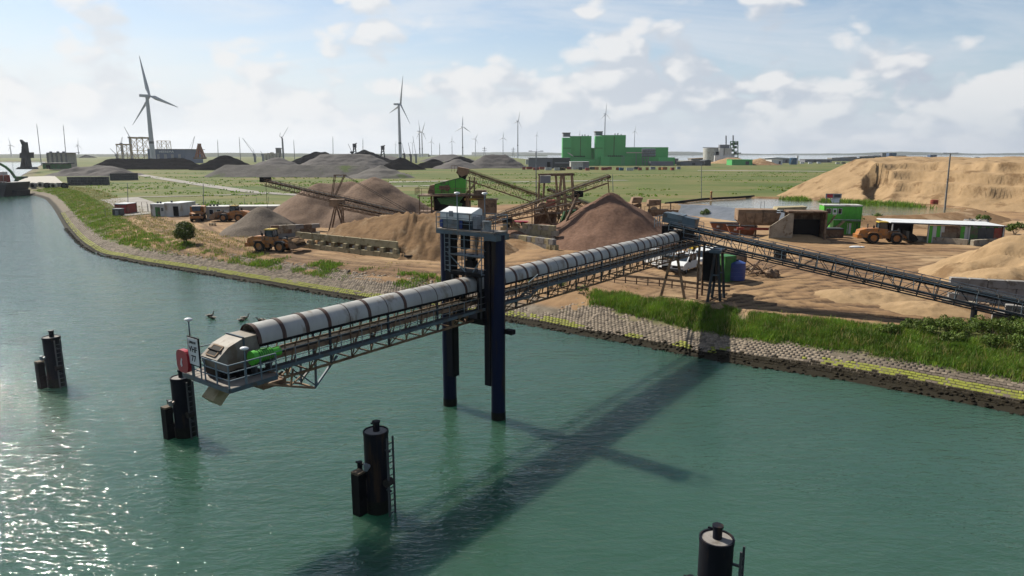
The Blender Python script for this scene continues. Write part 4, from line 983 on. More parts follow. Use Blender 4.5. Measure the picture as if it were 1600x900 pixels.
def loader(label, loc, rz, arm=0.0, load=None, group='orange wheel loaders', steer=0.0, bucketm='sandysteel', s=1.0):
    P = thing('wheel_loader', label, 'wheel loader', loc, rz, group); P.scale = (s, s, s)
    # engine hood and rear frame (x forward, rear axle at -1.75, front axle at 1.75)
    b = MB(); b.prism([(-4.0, .95), (-4.05, 1.35), (-3.85, 2.05), (-2.9, 2.35), (-1.05, 2.45), (-1.0, 1.1), (-1.4, .8)], -.95, .95); b.build('engine_hood', 'orange', P)
    MB().prism([(-4.25, .75), (-4.3, 1.35), (-3.7, 1.4), (-3.4, .75)], -1.2, 1.2).build('counterweight', 'orange', P)
    MB().prism([(-3.2, .65), (-.2, .7), (-.2, 1.25), (-3.2, 1.25)], -.7, .7).build('rear_frame', 'darkgrey', P)
    g_ = MB()
    for k in range(4): g_.box((-3.93 + k * .03, 0, 1.45 + k * .16), (.08, 1.3, .07))
    g_.build('rear_grille', 'black', P)
    for y in (-1.12, 1.12):
        MB().prism([(-2.75, 1.55), (-2.4, 1.85), (-1.2, 1.85), (-.75, 1.35), (-.75, 1.2), (-1.25, 1.7), (-2.35, 1.7), (-2.65, 1.45)], y - .32, y + .32).build('rear_mudguard', 'orange', P)
        MB().prism([(.95, 1.35), (1.25, 1.75), (2.2, 1.78), (2.6, 1.5), (2.6, 1.38), (2.15, 1.66), (1.3, 1.64), (1.05, 1.25)], y - .3, y + .3).build('front_mudguard', 'darkgrey', P)
        MB().box((-.62, y * .82, .95), (.75, .25, .5)).build('step', 'orange', P)
        for x_ in (-1.75, 1.75): wheel(P, (x_, y, .86), .86, .62)
        for x_, z in ((-4.08, 1.15),): MB().box((x_ - .2, y * .85, z), (.06, .2, .12)).build('tail_light', 'red', P)
    # cab
    MB().prism([(-1.0, 1.25), (-1.0, 2.45), (.5, 2.25), (.55, 1.5), (.3, 1.25)], -.78, .78).build('cab_base', 'orange', P)
    cb = MB(); 
    for x_, xx in ((-.95, -.85), (.48, .32)):
        for y in (-.74, .74): cb.bar((x_, y, 1.9), (xx, y * .92, 3.38), .10)
    cab = cb.build('cab_frame', 'black', P)
    MB().prism([(-.92, 2.1), (-.83, 3.36), (.30, 3.36), (.46, 2.0)], -.70, .70).build('window', 'glass', cab)
    MB().prism([(-1.02, 3.36), (-.98, 3.52), (.40, 3.54), (.48, 3.38)], -.82, .82).build('cab_roof', 'yellow', P)
    MB().cyl((-.7, .3, 3.5), (-.7, .3, 3.72), .07, 8).build('beacon', 'orange', P)
    MB().cyl((-2.3, .45, 2.35), (-2.3, .45, 3.05), .09, 10).build('exhaust', 'darkgrey', P, True)
    MB().cyl((-1.6, -.4, 2.4), (-1.6, -.4, 2.85), .14, 10).build('air_intake', 'black', P, True)
    # front frame, arms, bucket
    MB().prism([(-.1, .7), (-.1, 1.4), (.9, 1.9), (1.3, 1.9), (2.3, 1.2), (2.3, .75)], -.42, .42).build('front_frame', 'orange', P)
    tipx, tipz = 3.55, .75 + arm
    for y in (-.55, .55): MB().bar((.85, y, 1.75), (2.3, y, 1.55 + arm * .6), .16, .36).bar((2.25, y, 1.58 + arm * .6), (tipx, y, tipz), .16, .32).build('lift_arm', 'orange', P)
    MB().cyl((1.0, 0, 1.95), (2.6, 0, 1.9 + arm * .7), .09, 10).bar((2.3, 0, 2.2 + arm * .7), (2.75, 0, 1.3 + arm * .7), .2, .2).bar((2.75, 0, 1.35 + arm * .7), (tipx, 0, tipz + .35), .14).build('tilt_linkage', 'darkgrey', P)
    for y in (-.5, .5): MB().cyl((2.2, y, 1.25), (2.25, y, 1.5), .12, 10).bar((2.22, y, 1.4), (2.22, y, 1.75), .1).build('headlight_bracket', 'orange', P)
    bz = tipz
    prof = [(3.45, bz + 1.15), (3.45, bz + .1), (3.7, bz - .42), (4.2, bz - .55), (5.0, bz - .15), (4.98, bz - .08), (4.2, bz - .42), (3.8, bz - .28), (3.58, bz + .15), (3.58, bz + 1.15)]
    bk = MB().prism(prof, -1.55, 1.55); 
    for y in (-1.56, 1.5): bk.prism([(3.47, bz + 1.1), (3.5, bz + .1), (3.72, bz - .38), (4.2, bz - .5), (4.95, bz - .12), (4.4, bz + .6)], y, y + .06)
    bo = bk.build('bucket', bucketm, P)
    MB().bar((5.0, -1.58, bz - .12), (5.0, 1.58, bz - .12), .14, .06).build('cutting_edge', 'galv', bo)
    if load:
        v = []; nx, ny = 14, 20
        X, Y = np.meshgrid(np.linspace(3.55, 4.95, nx), np.linspace(-1.5, 1.5, ny)); Z = bz + .05 + .95 * np.cos((X - 3.95) * 1.15) * (1 - .35 * (Y / 1.5) ** 4) + .25 * fbm(X * 3, Y * 3, 3, 5)
        idx = np.arange(nx * ny).reshape(ny, nx); q = np.stack([idx[:-1, :-1], idx[:-1, 1:], idx[1:, 1:], idx[1:, :-1]], -1).reshape(-1, 4)
        npmesh('sand_load', np.column_stack([X.ravel(), Y.ravel(), Z.ravel()]), q, load, bo, True)
    return P
p = GR(428, 392); loader('orange wheel loader carrying a full bucket of sand past the wall', p + Vector((0, 0, -.02)), math.radians(-12), .35, 'sandbrown')
p = GR(1378, 379); loader('orange wheel loader with black bucket beside the white roofed shed', p, math.radians(-10), .15, None, bucketm='black')
p = GR(366, 346); loader('orange wheel loader half behind the small gravel cone', p, math.radians(172), .2, None)
def dump_truck(label, loc, rz):
    P = thing('dump_truck', label, 'dump truck', loc, rz)
    MB().prism([(4.6, .9), (4.55, 1.7), (3.3, 2.05), (3.3, .8)], -.95, .95).build('bonnet', 'orange', P)
    MB().prism([(4.75, .7), (4.75, 1.15), (4.3, 1.15), (4.3, .7)], -1.3, 1.3).build('bumper', 'orange', P)
    MB().box((4.6, 0, 1.45), (.08, 1.2, .45)).build('grille', 'black', P)
    for y in (-.75, .75): MB().box((4.62, y, 1.4), (.06, .22, .2)).build('headlight', 'whitepaint', P)
    MB().prism([(1.9, 1.1), (1.9, 2.2), (3.45, 2.2), (3.5, 1.1)], -.9, .9).build('cab_base', 'orange', P)
    c = MB().prism([(1.95, 2.2), (2.05, 3.15), (3.2, 3.15), (3.4, 2.2)], -.82, .82).build('window', 'glass', P)
    MB().prism([(1.9, 3.15), (1.95, 3.3), (3.3, 3.3), (3.35, 3.15)], -.95, .95).build('cab_roof', 'offwhite', P)
    for y in (-1.05, 1.05):
        MB().prism([(2.5, 1.55), (2.7, 1.85), (4.1, 1.85), (4.3, 1.5)], y - .3, y + .3).build('mudguard', 'orange', P)
        for x_ in (3.35, -1.6, -3.3): wheel(P, (x_, y, .85), .85, .6)
    MB().prism([(-4.8, 1.9), (-4.9, 2.9), (1.5, 2.9), (1.8, 3.1), (1.55, 1.6), (.8, 1.35), (-3.2, 1.45)], -1.4, 1.4).build('tipping_body', 'orange', P)
    MB().box((-1.5, 0, 1.1), (6.5, .9, .5)).build('chassis', 'darkgrey', P)
dump_truck('dusty orange articulated dump truck parked between the white cabins', GR(307, 344) + Vector((0, 1, 0)), math.radians(-70))
def van_body(P, L_, H, W, prof, m='whitepaint'):
    return MB().prism(prof, -W / 2, W / 2).build('body', m, P)
def crewcab(label, loc, rz):
    P = thing('pickup_truck', label, 'pickup truck', loc, rz)
    MB().prism([(3.0, .5), (3.05, 1.05), (2.75, 1.25), (2.0, 1.45), (1.2, 2.35), (-.75, 2.38), (-.85, .5)], -.98, .98).build('cab', 'whitepaint', P)
    MB().prism([(1.98, 1.5), (1.27, 2.28), (1.2, 2.28), (1.9, 1.5)], -.85, .85).build('windscreen', 'glass', P)
    for y in (-.985, .985):
        MB().prism([(1.75, 1.5), (1.2, 2.2), (.45, 2.2), (.45, 1.45)], y - .012, y + .012).build('window', 'glass', P)
        MB().prism([(.3, 1.45), (.3, 2.2), (-.6, 2.2), (-.6, 1.45)], y - .012, y + .012).build('window', 'glass', P)
        MB().box((1.5, y * 1.1, 1.55), (.12, .22, .35)).build('mirror', 'black', P)
        MB().box((2.98, y * .75, .98), (.12, .3, .22)).build('headlight', 'glass', P)
        for x_ in (2.05, -1.85): wheel(P, (x_, y * .86, .36), .36, .24, 'grey')
    MB().box((3.03, 0, .85), (.06, .95, .26)).build('grille', 'black', P); MB().box((3.02, 0, .5), (.12, 1.9, .25)).build('bumper', 'darkgrey', P)
    MB().box((-2.15, 0, .85), (2.6, 2.0, .12)).build('bed_floor', 'grey', P)
    for y in (-1, 1): MB().box((-2.15, y, 1.1), (2.6, .05, .42)).build('bed_side', 'whitepaint', P)
    MB().box((-3.43, 0, 1.1), (.05, 2.0, .42)).build('tailgate', 'whitepaint', P); MB().box((-.92, 0, 1.5), (.06, 1.9, 1.2)).build('headboard', 'grey', P)
    MB().box((-1, 0, .55), (4.4, .8, .25)).build('chassis', 'black', P)
crewcab('white crew cab pickup truck parked under the inclined conveyor', GR(1072, 423), math.radians(-128))
def panel_van(label, loc, rz, group='white vans', red=False):
    P = thing('panel_van', label, 'van', loc, rz)
    MB().prism([(2.6, .4), (2.65, 1.0), (2.35, 1.2), (1.65, 1.4), (1.0, 2.2), (.6, 2.38), (-2.55, 2.38), (-2.65, 2.2), (-2.65, .4)], -.95, .95).build('body', 'whitepaint', P)
    MB().prism([(1.66, 1.46), (1.05, 2.15), (1.0, 2.1), (1.6, 1.42)], -.85, .85).build('windscreen', 'glass', P)
    for y in (-.955, .955):
        MB().prism([(1.5, 1.45), (1.0, 2.0), (.3, 2.0), (.3, 1.4)], y - .01, y + .01).build('window', 'glass', P)
        MB().box((-2.62, y * .93, 1.3), (.1, .14, .9)).build('tail_light', 'red', P)
        for x_ in (1.75, -1.7): wheel(P, (x_, y * .86, .34), .34, .22, 'grey')
    for y in (-.42, .42): MB().box((-2.66, y, 1.65), (.02, .7, .55)).build('rear_window', 'glass', P)
    MB().box((-2.68, 0, .5), (.12, 1.85, .22)).build('bumper', 'black', P)
    return P
panel_van('white panel van with its rear to the conveyor leg, left of the pickup', GR(1029, 417), math.radians(105))
panel_van('white van half hidden behind the dark conveyor trestle', GR(1101, 416), math.radians(-128))
def car(label, loc, rz, m):
    P = thing('parked_car', label, 'car', loc, rz, 'cars parked by the site cabins')
    MB().prism([(2.1, .3), (2.15, .65), (1.9, .85), (1.0, .95), (-1.9, 1.0), (-2.15, .8), (-2.15, .3)], -.88, .88).build('body', m, P)
    MB().prism([(1.0, .95), (.35, 1.42), (-1.4, 1.45), (-1.95, 1.0)], -.78, .78).build('window', 'glass', P)
    MB().prism([(.4, 1.41), (.3, 1.48), (-1.3, 1.5), (-1.42, 1.43)], -.74, .74).build('roof', m, P)
    for y in (-.8, .8):
        for x_ in (1.35, -1.3): wheel(P, (x_, y, .33), .33, .2, 'grey')
car('white car parked right of the second white cabin', GR(281, 331), math.radians(-80), 'whitepaint')
car('silver car parked left of the dump truck', GR(294, 330) + Vector((0, 4, 0)), math.radians(-80), 'grey')
car('blue car parked right of the dump truck', GR(317, 336) + Vector((0, 3, 0)), math.radians(-70), 'blue')
# ------------------------------------------------------------------ cabins, containers, sheds
def cabin(label, p, rz, L_, W, H, wallm='offwhite', roofm='cream', door=None, wins=(), vents=0, name='site_cabin', cat='cabin', group=None, rib=None, doors=()):
    """p: foot of the front left corner; front faces -y locally"""
    P = thing(name, label, cat, p, rz, group)
    MB().box((L_ / 2, W / 2, H / 2), (L_, W, H)).build('wall', wallm, P)
    MB().box((L_ / 2, W / 2, H + .06), (L_ + .16, W + .16, .12)).build('roof', roofm, P)
    for x_, w_, h_, m_ in doors:
        d = MB().box((x_, -.02, h_ / 2 + .05), (w_, .05, h_)).build('door', m_, P); MB().box((x_ + w_ * .35, -.06, 1.05), (.05, .06, .15)).build('handle', 'darkgrey', d)
    for x_, z, w_, h_ in wins:
        f = MB().box((x_, -.02, z), (w_ + .14, .05, h_ + .14)).build('window', 'whitepaint', P); MB().box((x_, -.05, z), (w_, .03, h_)).build('pane', 'glass', f)
    for k in range(vents): MB().cyl((.5 + k * .75, W * .3, H + .1), (.5 + k * .75, W * .3, H + .55), .24, 10).build('roof_vent', 'darkgrey', P, True)
    if rib:
        n = int(L_ / .55)
        for k in range(n): MB().box((L_ * (k + .5) / n, -.03, H / 2), (.16, .06, H - .3)).build('rib', rib, P)
    for z in (.06, H - .06):
        bar('edge_rail', roofm, P, (-.02, -.03, z), (L_ + .02, -.03, z), .08, .12)
    for x_ in (0, L_): bar('corner_post', wallm, P, (x_, -.03, 0), (x_, -.03, H), .12)
    return P
p = GR(237, 339); q = GR(257, 339.5)
cabin('white site cabin with a bright green door by the gate', p, math.radians(-6), 3.6, 7, 3.0, 'offwhite', 'whitepaint', doors=((1.7, 1.2, 2.3, 'greendark'),), wins=((2.9, 1.8, .6, .8),), vents=2, group='small white site cabins')
cabin('white site cabin with an open dark doorway next to the cars', GR(259, 338.5), math.radians(-6), 3.6, 7, 3.1, 'offwhite', 'whitepaint', doors=((2.7, 1.3, 2.4, 'black'),), vents=1, group='small white site cabins')
cabin('long cream prefabricated office with roof vents behind the loader', GR(324, 343), math.radians(6), 15.5, 4.5, 2.8, 'cream', 'offwhite', wins=((1.0, 1.7, .8, 1.0), (2.6, 1.7, .8, 1.0), (6, 1.7, .9, 1.0)), vents=3, doors=((4.3, 1, 2.1, 'offwhite'),))
cabin('small red container with white roof at the left yard gate', GR(181, 335), math.radians(-4), 3.2, 4, 2.6, 'redrust', 'whitepaint', name='storage_container', cat='container', doors=((2.2, 1.2, 2.2, 'red'),), rib='redrust')
cabin('grey switch cabinet in front of the red container', GR(177, 337.5), math.radians(-4), 2.0, 1.4, 1.7, 'darkgrey', 'grey', name='switch_cabinet', cat='cabinet', doors=((1, .8, 1.3, 'grey'),))
# green control cabin on containers
p = GR(1283, 366)
cabin('lower bright green container carrying the control cabin', p + Vector((2.2, .2, 0)), math.radians(-8), 4.6, 3.0, 2.6, 'green', 'green', name='green_container', cat='container', doors=((4.0, .9, 2.0, 'greendark'), (2.8, .8, 2.0, 'whitepaint')), rib='green')
P = cabin('bright green control cabin with white sign and window on top of container', p + Vector((.3, .3, 2.62)), math.radians(-8), 6.5, 3.0, 2.6, 'green', 'offwhite', name='control_cabin', cat='cabin', doors=((4.9, .95, 2.1, 'green'),), wins=((.8, 1.6, .75, .8), (2.75, 1.6, .55, .9)), rib='green')
MB().box((1.85, -.07, 1.55), (.75, .04, 1.1)).build('notice_board', 'whitepaint', P); MB().box((1.85, -.10, 1.6), (.42, .02, .5)).build('notice_mark', 'greendark', P)
for k in range(4): MB().box((6.52, .7 + k * .6, 1.6), (.03, .45, .9)).build('side_pane', 'glass', P) if k in (1, 2) else None
rail_run(P, [(3.4, -1.0, -.05), (6.4, -1.0, -.05)], 1.0, 'green', 1.0); MB().box((4.9, -.55, -.08), (3.1, 1.0, .06)).build('landing', 'deckplate', P)
bar('stair_stringer', 'concyellow', P, (3.4, -.9, -.1), (1.5, -.9, -2.2), .1, .3); bar('stair_stringer', 'concyellow', P, (3.4, -.2, -.1), (1.5, -.2, -2.2), .1, .3)
for k in range(7): MB().box((3.2 - k * .27, -.55, -.3 - k * .29), (.26, .7, .04)).build('stair_tread', 'deckplate', P)
S = thing('roof_sign', 'small red and grey sign on two posts above the control cabin', 'sign', p + Vector((1.2, 2.2, 5.3)), math.radians(-8))
MB().box((1.4, 0, 1.55), (2.8, .08, .85)).build('board', 'grey', S); MB().box((.75, -.05, 1.55), (1.0, .04, .6)).build('red_panel', 'red', S); MB().box((2.05, -.05, 1.55), (1.1, .04, .5)).build('dark_panel', 'darkgrey', S)
for x_ in (.2, 2.6): bar('post', 'darkgrey', S, (x_, .05, 0), (x_, .05, 1.2), .08)
g_ = thing('green_plate_wall', 'slanted green steel side plate left of the control cabin', 'steel plate', GR(1270, 372), math.radians(-8)); MB().prism([(0, 0), (.9, .2), (3.2, 4.0), (.6, 4.3)], 0, .2).build('plate', 'green', g_); MB().prism([(.9, .2), (1.1, .2), (3.5, 4.0), (3.2, 4.0)], -.1, .3).build('stiffener', 'sandysteel', g_)
cabin('low rusty black trailer in front of the control cabin', GR(1274, 371), math.radians(-6), 4.6, 2.2, 1.5, 'rustbrown', 'darkgrey', name='trailer', cat='trailer')
# dark bunker with beige hoppers
P = thing('feed_hopper', 'beige steel double hopper with sloping sides near the skips', 'hopper', GR(1190, 372), math.radians(-8))
MB().prism([(-4.2, 3.0), (-4.2, 4.9), (2.2, 4.9), (2.2, 3.0), (1.6, 2.2), (-3.4, 2.2)], 0, 3.5).build('hopper_bin', 'sandysteel', P)
MB().prism([(-2.6, 2.6), (-3.0, 4.4), (-.1, 4.4), (-.2, 2.6)], -.25, -.05).build('front_plate', 'sandysteel', P); MB().prism([(-.1, 2.6), (0, 4.4), (2.9, 4.4), (2.4, 2.6)], -.25, -.05).build('front_plate', 'sandysteel', P)
MB().prism([(2.2, 4.9), (2.4, 5.3), (7.2, 5.5), (7.0, 4.9)], .2, 3.2).build('top_plate', 'concyellow', P)
for x_ in (-3.6, -1, 1.8): bar('support_leg', 'rustbrown', P, (x_, .4, 0), (x_, .4, 2.4), .25)
MB().box((-1, 0, 1.6), (6.5, .5, .4)).build('belt_frame', 'redrust', P)
for x_ in (-1.4, 1.2): bar('ladder', 'rusty', P, (x_, -.5, 0), (x_, -.3, 4.2), .08)
P = thing('loading_bunker', 'dark open sided loading bunker with beige wing wall', 'bunker', GR(1243, 377), math.radians(-8))
MB().box((1.6, 3.2, 2.5), (5.8, .3, 5.0)).build('back_wall', 'rustbrown', P); MB().box((4.6, 1.6, 2.5), (.3, 3.4, 5.0)).build('side_wall', 'rustbrown', P)
MB().box((1.6, 1.7, 4.95), (6.2, 3.6, .25)).build('roof', 'rustbrown', P)
MB().prism([(-4.4, 0), (-4.4, 2.4), (-1.2, 4.7), (-.6, 4.7), (-.6, 0)], -.1, .15).build('wing_wall', 'concrete', P); MB().box((-.7, 1.6, 2.4), (.3, 3.2, 4.8)).build('side_wall', 'rustbrown', P)
MB().box((1.9, 2.2, 1.8), (4.6, .3, 3.4)).build('rubber_curtain', 'black', P)
for k, (px, py, l_) in enumerate(((1131, 361, 'rusty orange open skip, farther left of the two'), (1158, 366, 'rusty orange open skip next to the beige hopper'))):
    S = thing('skip', l_, 'skip', GR(px, py), math.radians(-12), 'rusty open skips')
    MB().prism([(-1.9, 0), (-2.6, 1.55), (2.6, 1.55), (1.9, 0)], -1.15, 1.15).build('tub', 'skiprust', S); MB().box((0, 0, 1.56), (5.3, 2.5, .12)).build('rim', 'band', S); MB().box((0, 0, 1.625), (5.0, 2.2, .03)).build('inside', 'black', S)
    for k2 in (-.9, 0, .9): MB().box((k2, -1.18, .8), (.12, .08, 1.4)).build('rib', 'skiprust', S)
    MB().box((-1.2, -1.2, .95), (.5, .03, .35)).build('white_plate', 'whitepaint', S)
# white roofed shed of containers
P = thing('workshop_shed', 'low workshop with white roof over green and white containers', 'shed', GR(1388, 380) + Vector((1.2, 3.2, 0)), math.radians(-11))
MB().prism([(0, 3.2), (0, 3.35), (17.2, 3.05), (17.2, 2.9)], -2.0, 5.5).build('roof', 'whitepaint', P)
MB().prism([(-.1, 3.35), (17.3, 3.05), (17.3, 2.85), (-.1, 3.15)], -2.12, -2.02).build('fascia', 'darkgrey', P)
MB().box((2.8, 4, 1.55), (5.4, .2, 3.1)).build('back_wall', 'black', P)
for k in range(18):
    x_ = 6.2 + k * .6; m_ = 'offwhite' if k % 2 else 'green'
    if 3 < k < 8: m_ = 'rustbrown'
    MB().box((x_, -1.45, 1.42), (.58, .5, 2.84)).build('wall_panel', m_, P)
for k in range(4): MB().box((12.6 + k * 1.15, -1.9, 1.35), (1.1, .15, 2.7)).build('end_panel', ('greendark', 'darkgrey', 'darkgrey', 'redrust')[k], P)
MB().box((17.05, 1.8, 1.45), (.15, 7.2, 2.8)).build('end_wall', 'redrust', P)
for x_ in (.3, 5.8, 11.9, 16.9): bar('post', 'offwhite', P, (x_, -1.9, 0), (x_, -1.9, 3.1), .16)
MB().box((9.0, -1.74, 1.1), (2.2, .1, 1.4)).build('shutter', 'wood', P)
# ------------------------------------------------------------------ under the conveyors
cabin('square brown concrete pump pit with timber top below the trestle', GR(1089, 439), math.radians(-20), 2.4, 1.9, 1.9, 'concrete', 'wood', name='pump_pit', cat='pump pit', doors=((1.6, .9, .7, 'yellow'),))
P = cabin('narrow dark green steel cabinet beside the blue tank', GR(1131, 441), math.radians(25), 1.5, 1.6, 2.9, 'greendark', 'greendark', name='steel_cabinet', cat='cabinet', doors=((.75, 1.2, 2.6, 'greendark'),))
P = thing('blue_tank', 'deep blue plastic tank with ribs under the inclined conveyor', 'tank', GR(1152, 440) + Vector((0, 1, 0)), math.radians(-15))
b = MB(); b.cyl((0, 0, .1), (0, 0, 2.1), 1.15, 24).cyl((0, 0, 2.1), (0, 0, 2.35), 1.15, 24, .5); b.build('tank_body', 'blue', P, True)
for z in (.5, 1.0, 1.5): MB().cyl((0, 0, z), (0, 0, z + .1), 1.19, 24).build('rib', 'blue', P, True)
MB().cyl((0, 0, 2.35), (0, 0, 2.48), .35, 14).build('cap', 'black', P, True)
P = thing('belt_roll', 'big roll of old brown conveyor belting near the green cabinet', 'roll', GR(1139, 418), math.radians(20))
b = MB(); n = 20
b.cyl((-1.8, 0, 1.2), (1.8, 0, 1.2), 1.2, 26).cyl((-1.83, 0, 1.2), (-1.8, 0, 1.2), .3, 12); b.build('rolled_belt', 'sandysteel', P, True)
for k in range(5): MB().cyl((-1.6 + k * .75, 0, 1.2), (-1.3 + k * .75, 0, 1.2), 1.22, 24).build('strap', 'rustbrown', P, True)
P = thing('scrap_frame', 'tangle of rusty steel bars lying beside the blue tank', 'scrap', GR(1176, 428), .4)
for k in range(16): bar('steel_bar', random.choice(('rusty', 'rustbrown', 'sandysteel')), P, (random.uniform(-3, 3), random.uniform(-2, 2), random.uniform(0, .6)), (random.uniform(-3, 3.5), random.uniform(-2, 2), random.uniform(.2, 1.6)), .12)
P = thing('compactor', 'small yellow compactor standing behind the pickup', 'compactor', GR(1086, 398), .3); MB().box((0, 0, .9), (1.4, .9, .8)).build('body', 'yellow', P); MB().cyl((-.6, -.5, .45), (-.6, .5, .45), .45, 16).build('roller', 'darkgrey', P, True); bar('handle', 'darkgrey', P, (.6, 0, 1.2), (1.2, 0, 1.8), .08)
# rail along the bank edge
def low_rail(label, pts):
    P = thing('guard_rail', label, 'guard rail', GR(*pts[0]), 0, None, world=True); w = [GR(*a) for a in pts]
    for a, b_ in zip(w[:-1], w[1:]):
        bar('rail', 'wood', P, a + Vector((0, 0, .85)), b_ + Vector((0, 0, .85)), .10, .28); bar('lower_rail', 'rustbrown', P, a + Vector((0, 0, .32)), b_ + Vector((0, 0, .32)), .06, .1)
        n = max(1, round((b_ - a).length / 1.5))
        for k in range(n): q = a.lerp(b_, k / n); bar('post', 'rustbrown', P, q - Vector((0, 0, .2)), q + Vector((0, 0, .95)), .12)
low_rail('low weathered guard rail along the bank under the conveyor leg', [(960, 441), (1030, 447), (1070, 452), (1110, 458), (1140, 459)])
def pole(label, px, py, ptop, Y=None, h=None, r=.09, head=True, name='lamp_post', cat='lamp post', m='galv', double=False, group=None):
    p = GR(px, py); q = D(ptop[0], ptop[1], p.y); P = thing(name, label, cat, p, 0, group, world=True)
    MB().cyl(p - Vector((0, 0, .3)), q, r * 1.5, 10, r).build('pole', m, P, True)
    if head:
        for s in ((-1, 1) if double else (1,)): 
            bar('lamp_arm', m, P, q, q + Vector((s * 1.1, 0, .1)), .09); MB().box(q + Vector((s * 1.35, 0, .12)), (.8, .4, .18)).build('lamp_head', 'grey', P)
    return P
pole('tall light mast standing at the right of the white shed', 1475, 338, (1485, 240), r=.16, head=True, double=True, m='concgrey')
pole('slim light mast rising behind the screening plant', 838, 336, (837.5, 237), r=.11, double=True)

# ---- litter of the yard
rl = random.Random(21)
for k, (px, py, l_) in enumerate(((1512, 356, 'dark broken concrete lump nearest the light mast'), (1522, 351, 'tall broken concrete lump behind the white roofed shed'), (1534, 357, 'flat broken concrete lump right of the taller ones'), (1206, 432, 'brown boulder in the shade beside the scrap bars'), (1120, 487, 'pale boulder at the top of the grassy bank'), (1142, 483, 'second pale boulder on the bank top by the shadow'))):
    p = GR(px, py); P = thing('concrete_lump' if k < 3 else 'boulder', l_, 'rubble' if k < 3 else 'boulder', p, rl.uniform(0, 3), 'lumps lying about the yard'); s_ = rl.uniform(.9, 1.5) if k < 3 else rl.uniform(.5, .8)
    b = MB(); b.ball((0, 0, s_ * .45), (s_ * 1.2, s_, s_ * .8), 10, 7); b.v = [(x * (1 + .25 * rl.uniform(-1, 1)), y * (1 + .25 * rl.uniform(-1, 1)), z * (1 + .2 * rl.uniform(-1, 1))) for x, y, z in b.v]; b.build('lump', 'concgrey' if k < 3 else 'sandysteel', P)
def pallet(label, px, py, rz, n):
    P = thing('pallet_stack', label, 'pallets', GR(px, py), rz, 'timber pallets in the yard')
    for k in range(n):
        for j in range(5): MB().box((0, -.48 + j * .24, .13 + k * .15), (1.2, .12, .025)).build('top_board', 'wood', P)
        for j in (-.52, 0, .52): MB().box((j, 0, .06 + k * .15), (.1, 1.0, .1)).build('bearer', 'wood', P)
pallet('small stack of timber pallets by the beam wall', 1424, 378, .2, 4); pallet('two pallets lying near the hopper', 1205, 382, .6, 2); pallet('pallets stacked beside the cream office', 332, 352, .3, 3)
def tyres(label, px, py, n):
    P = thing('tyre_stack', label, 'tyres', GR(px, py), 0, 'old tyres in the yard')
    for k in range(n):
        o = wheel(P, (rl.uniform(-.05, .05), rl.uniform(-.05, .05), .3 + k * .55), .8, .52, 'rubber', 'tyre'); o.rotation_euler = (math.pi / 2, 0, 0)
tyres('stack of two big black tyres beside the workshop end', 1560, 388, 2); tyres('single big tyre lying near the block wall end', 640, 404, 1); tyres('pile of old tyres below the inclined conveyor', 1218, 404, 2)
P = thing('torn_bag', 'torn white bag lying in the middle of the sandy yard', 'bag', GR(1336, 387.5), .2); b = MB(); b.ball((0, 0, .15), (1.1, .5, .22), 10, 5).ball((1.3, .1, .1), (.5, .3, .15), 8, 4); b.build('sack', 'whitepaint', P, True)
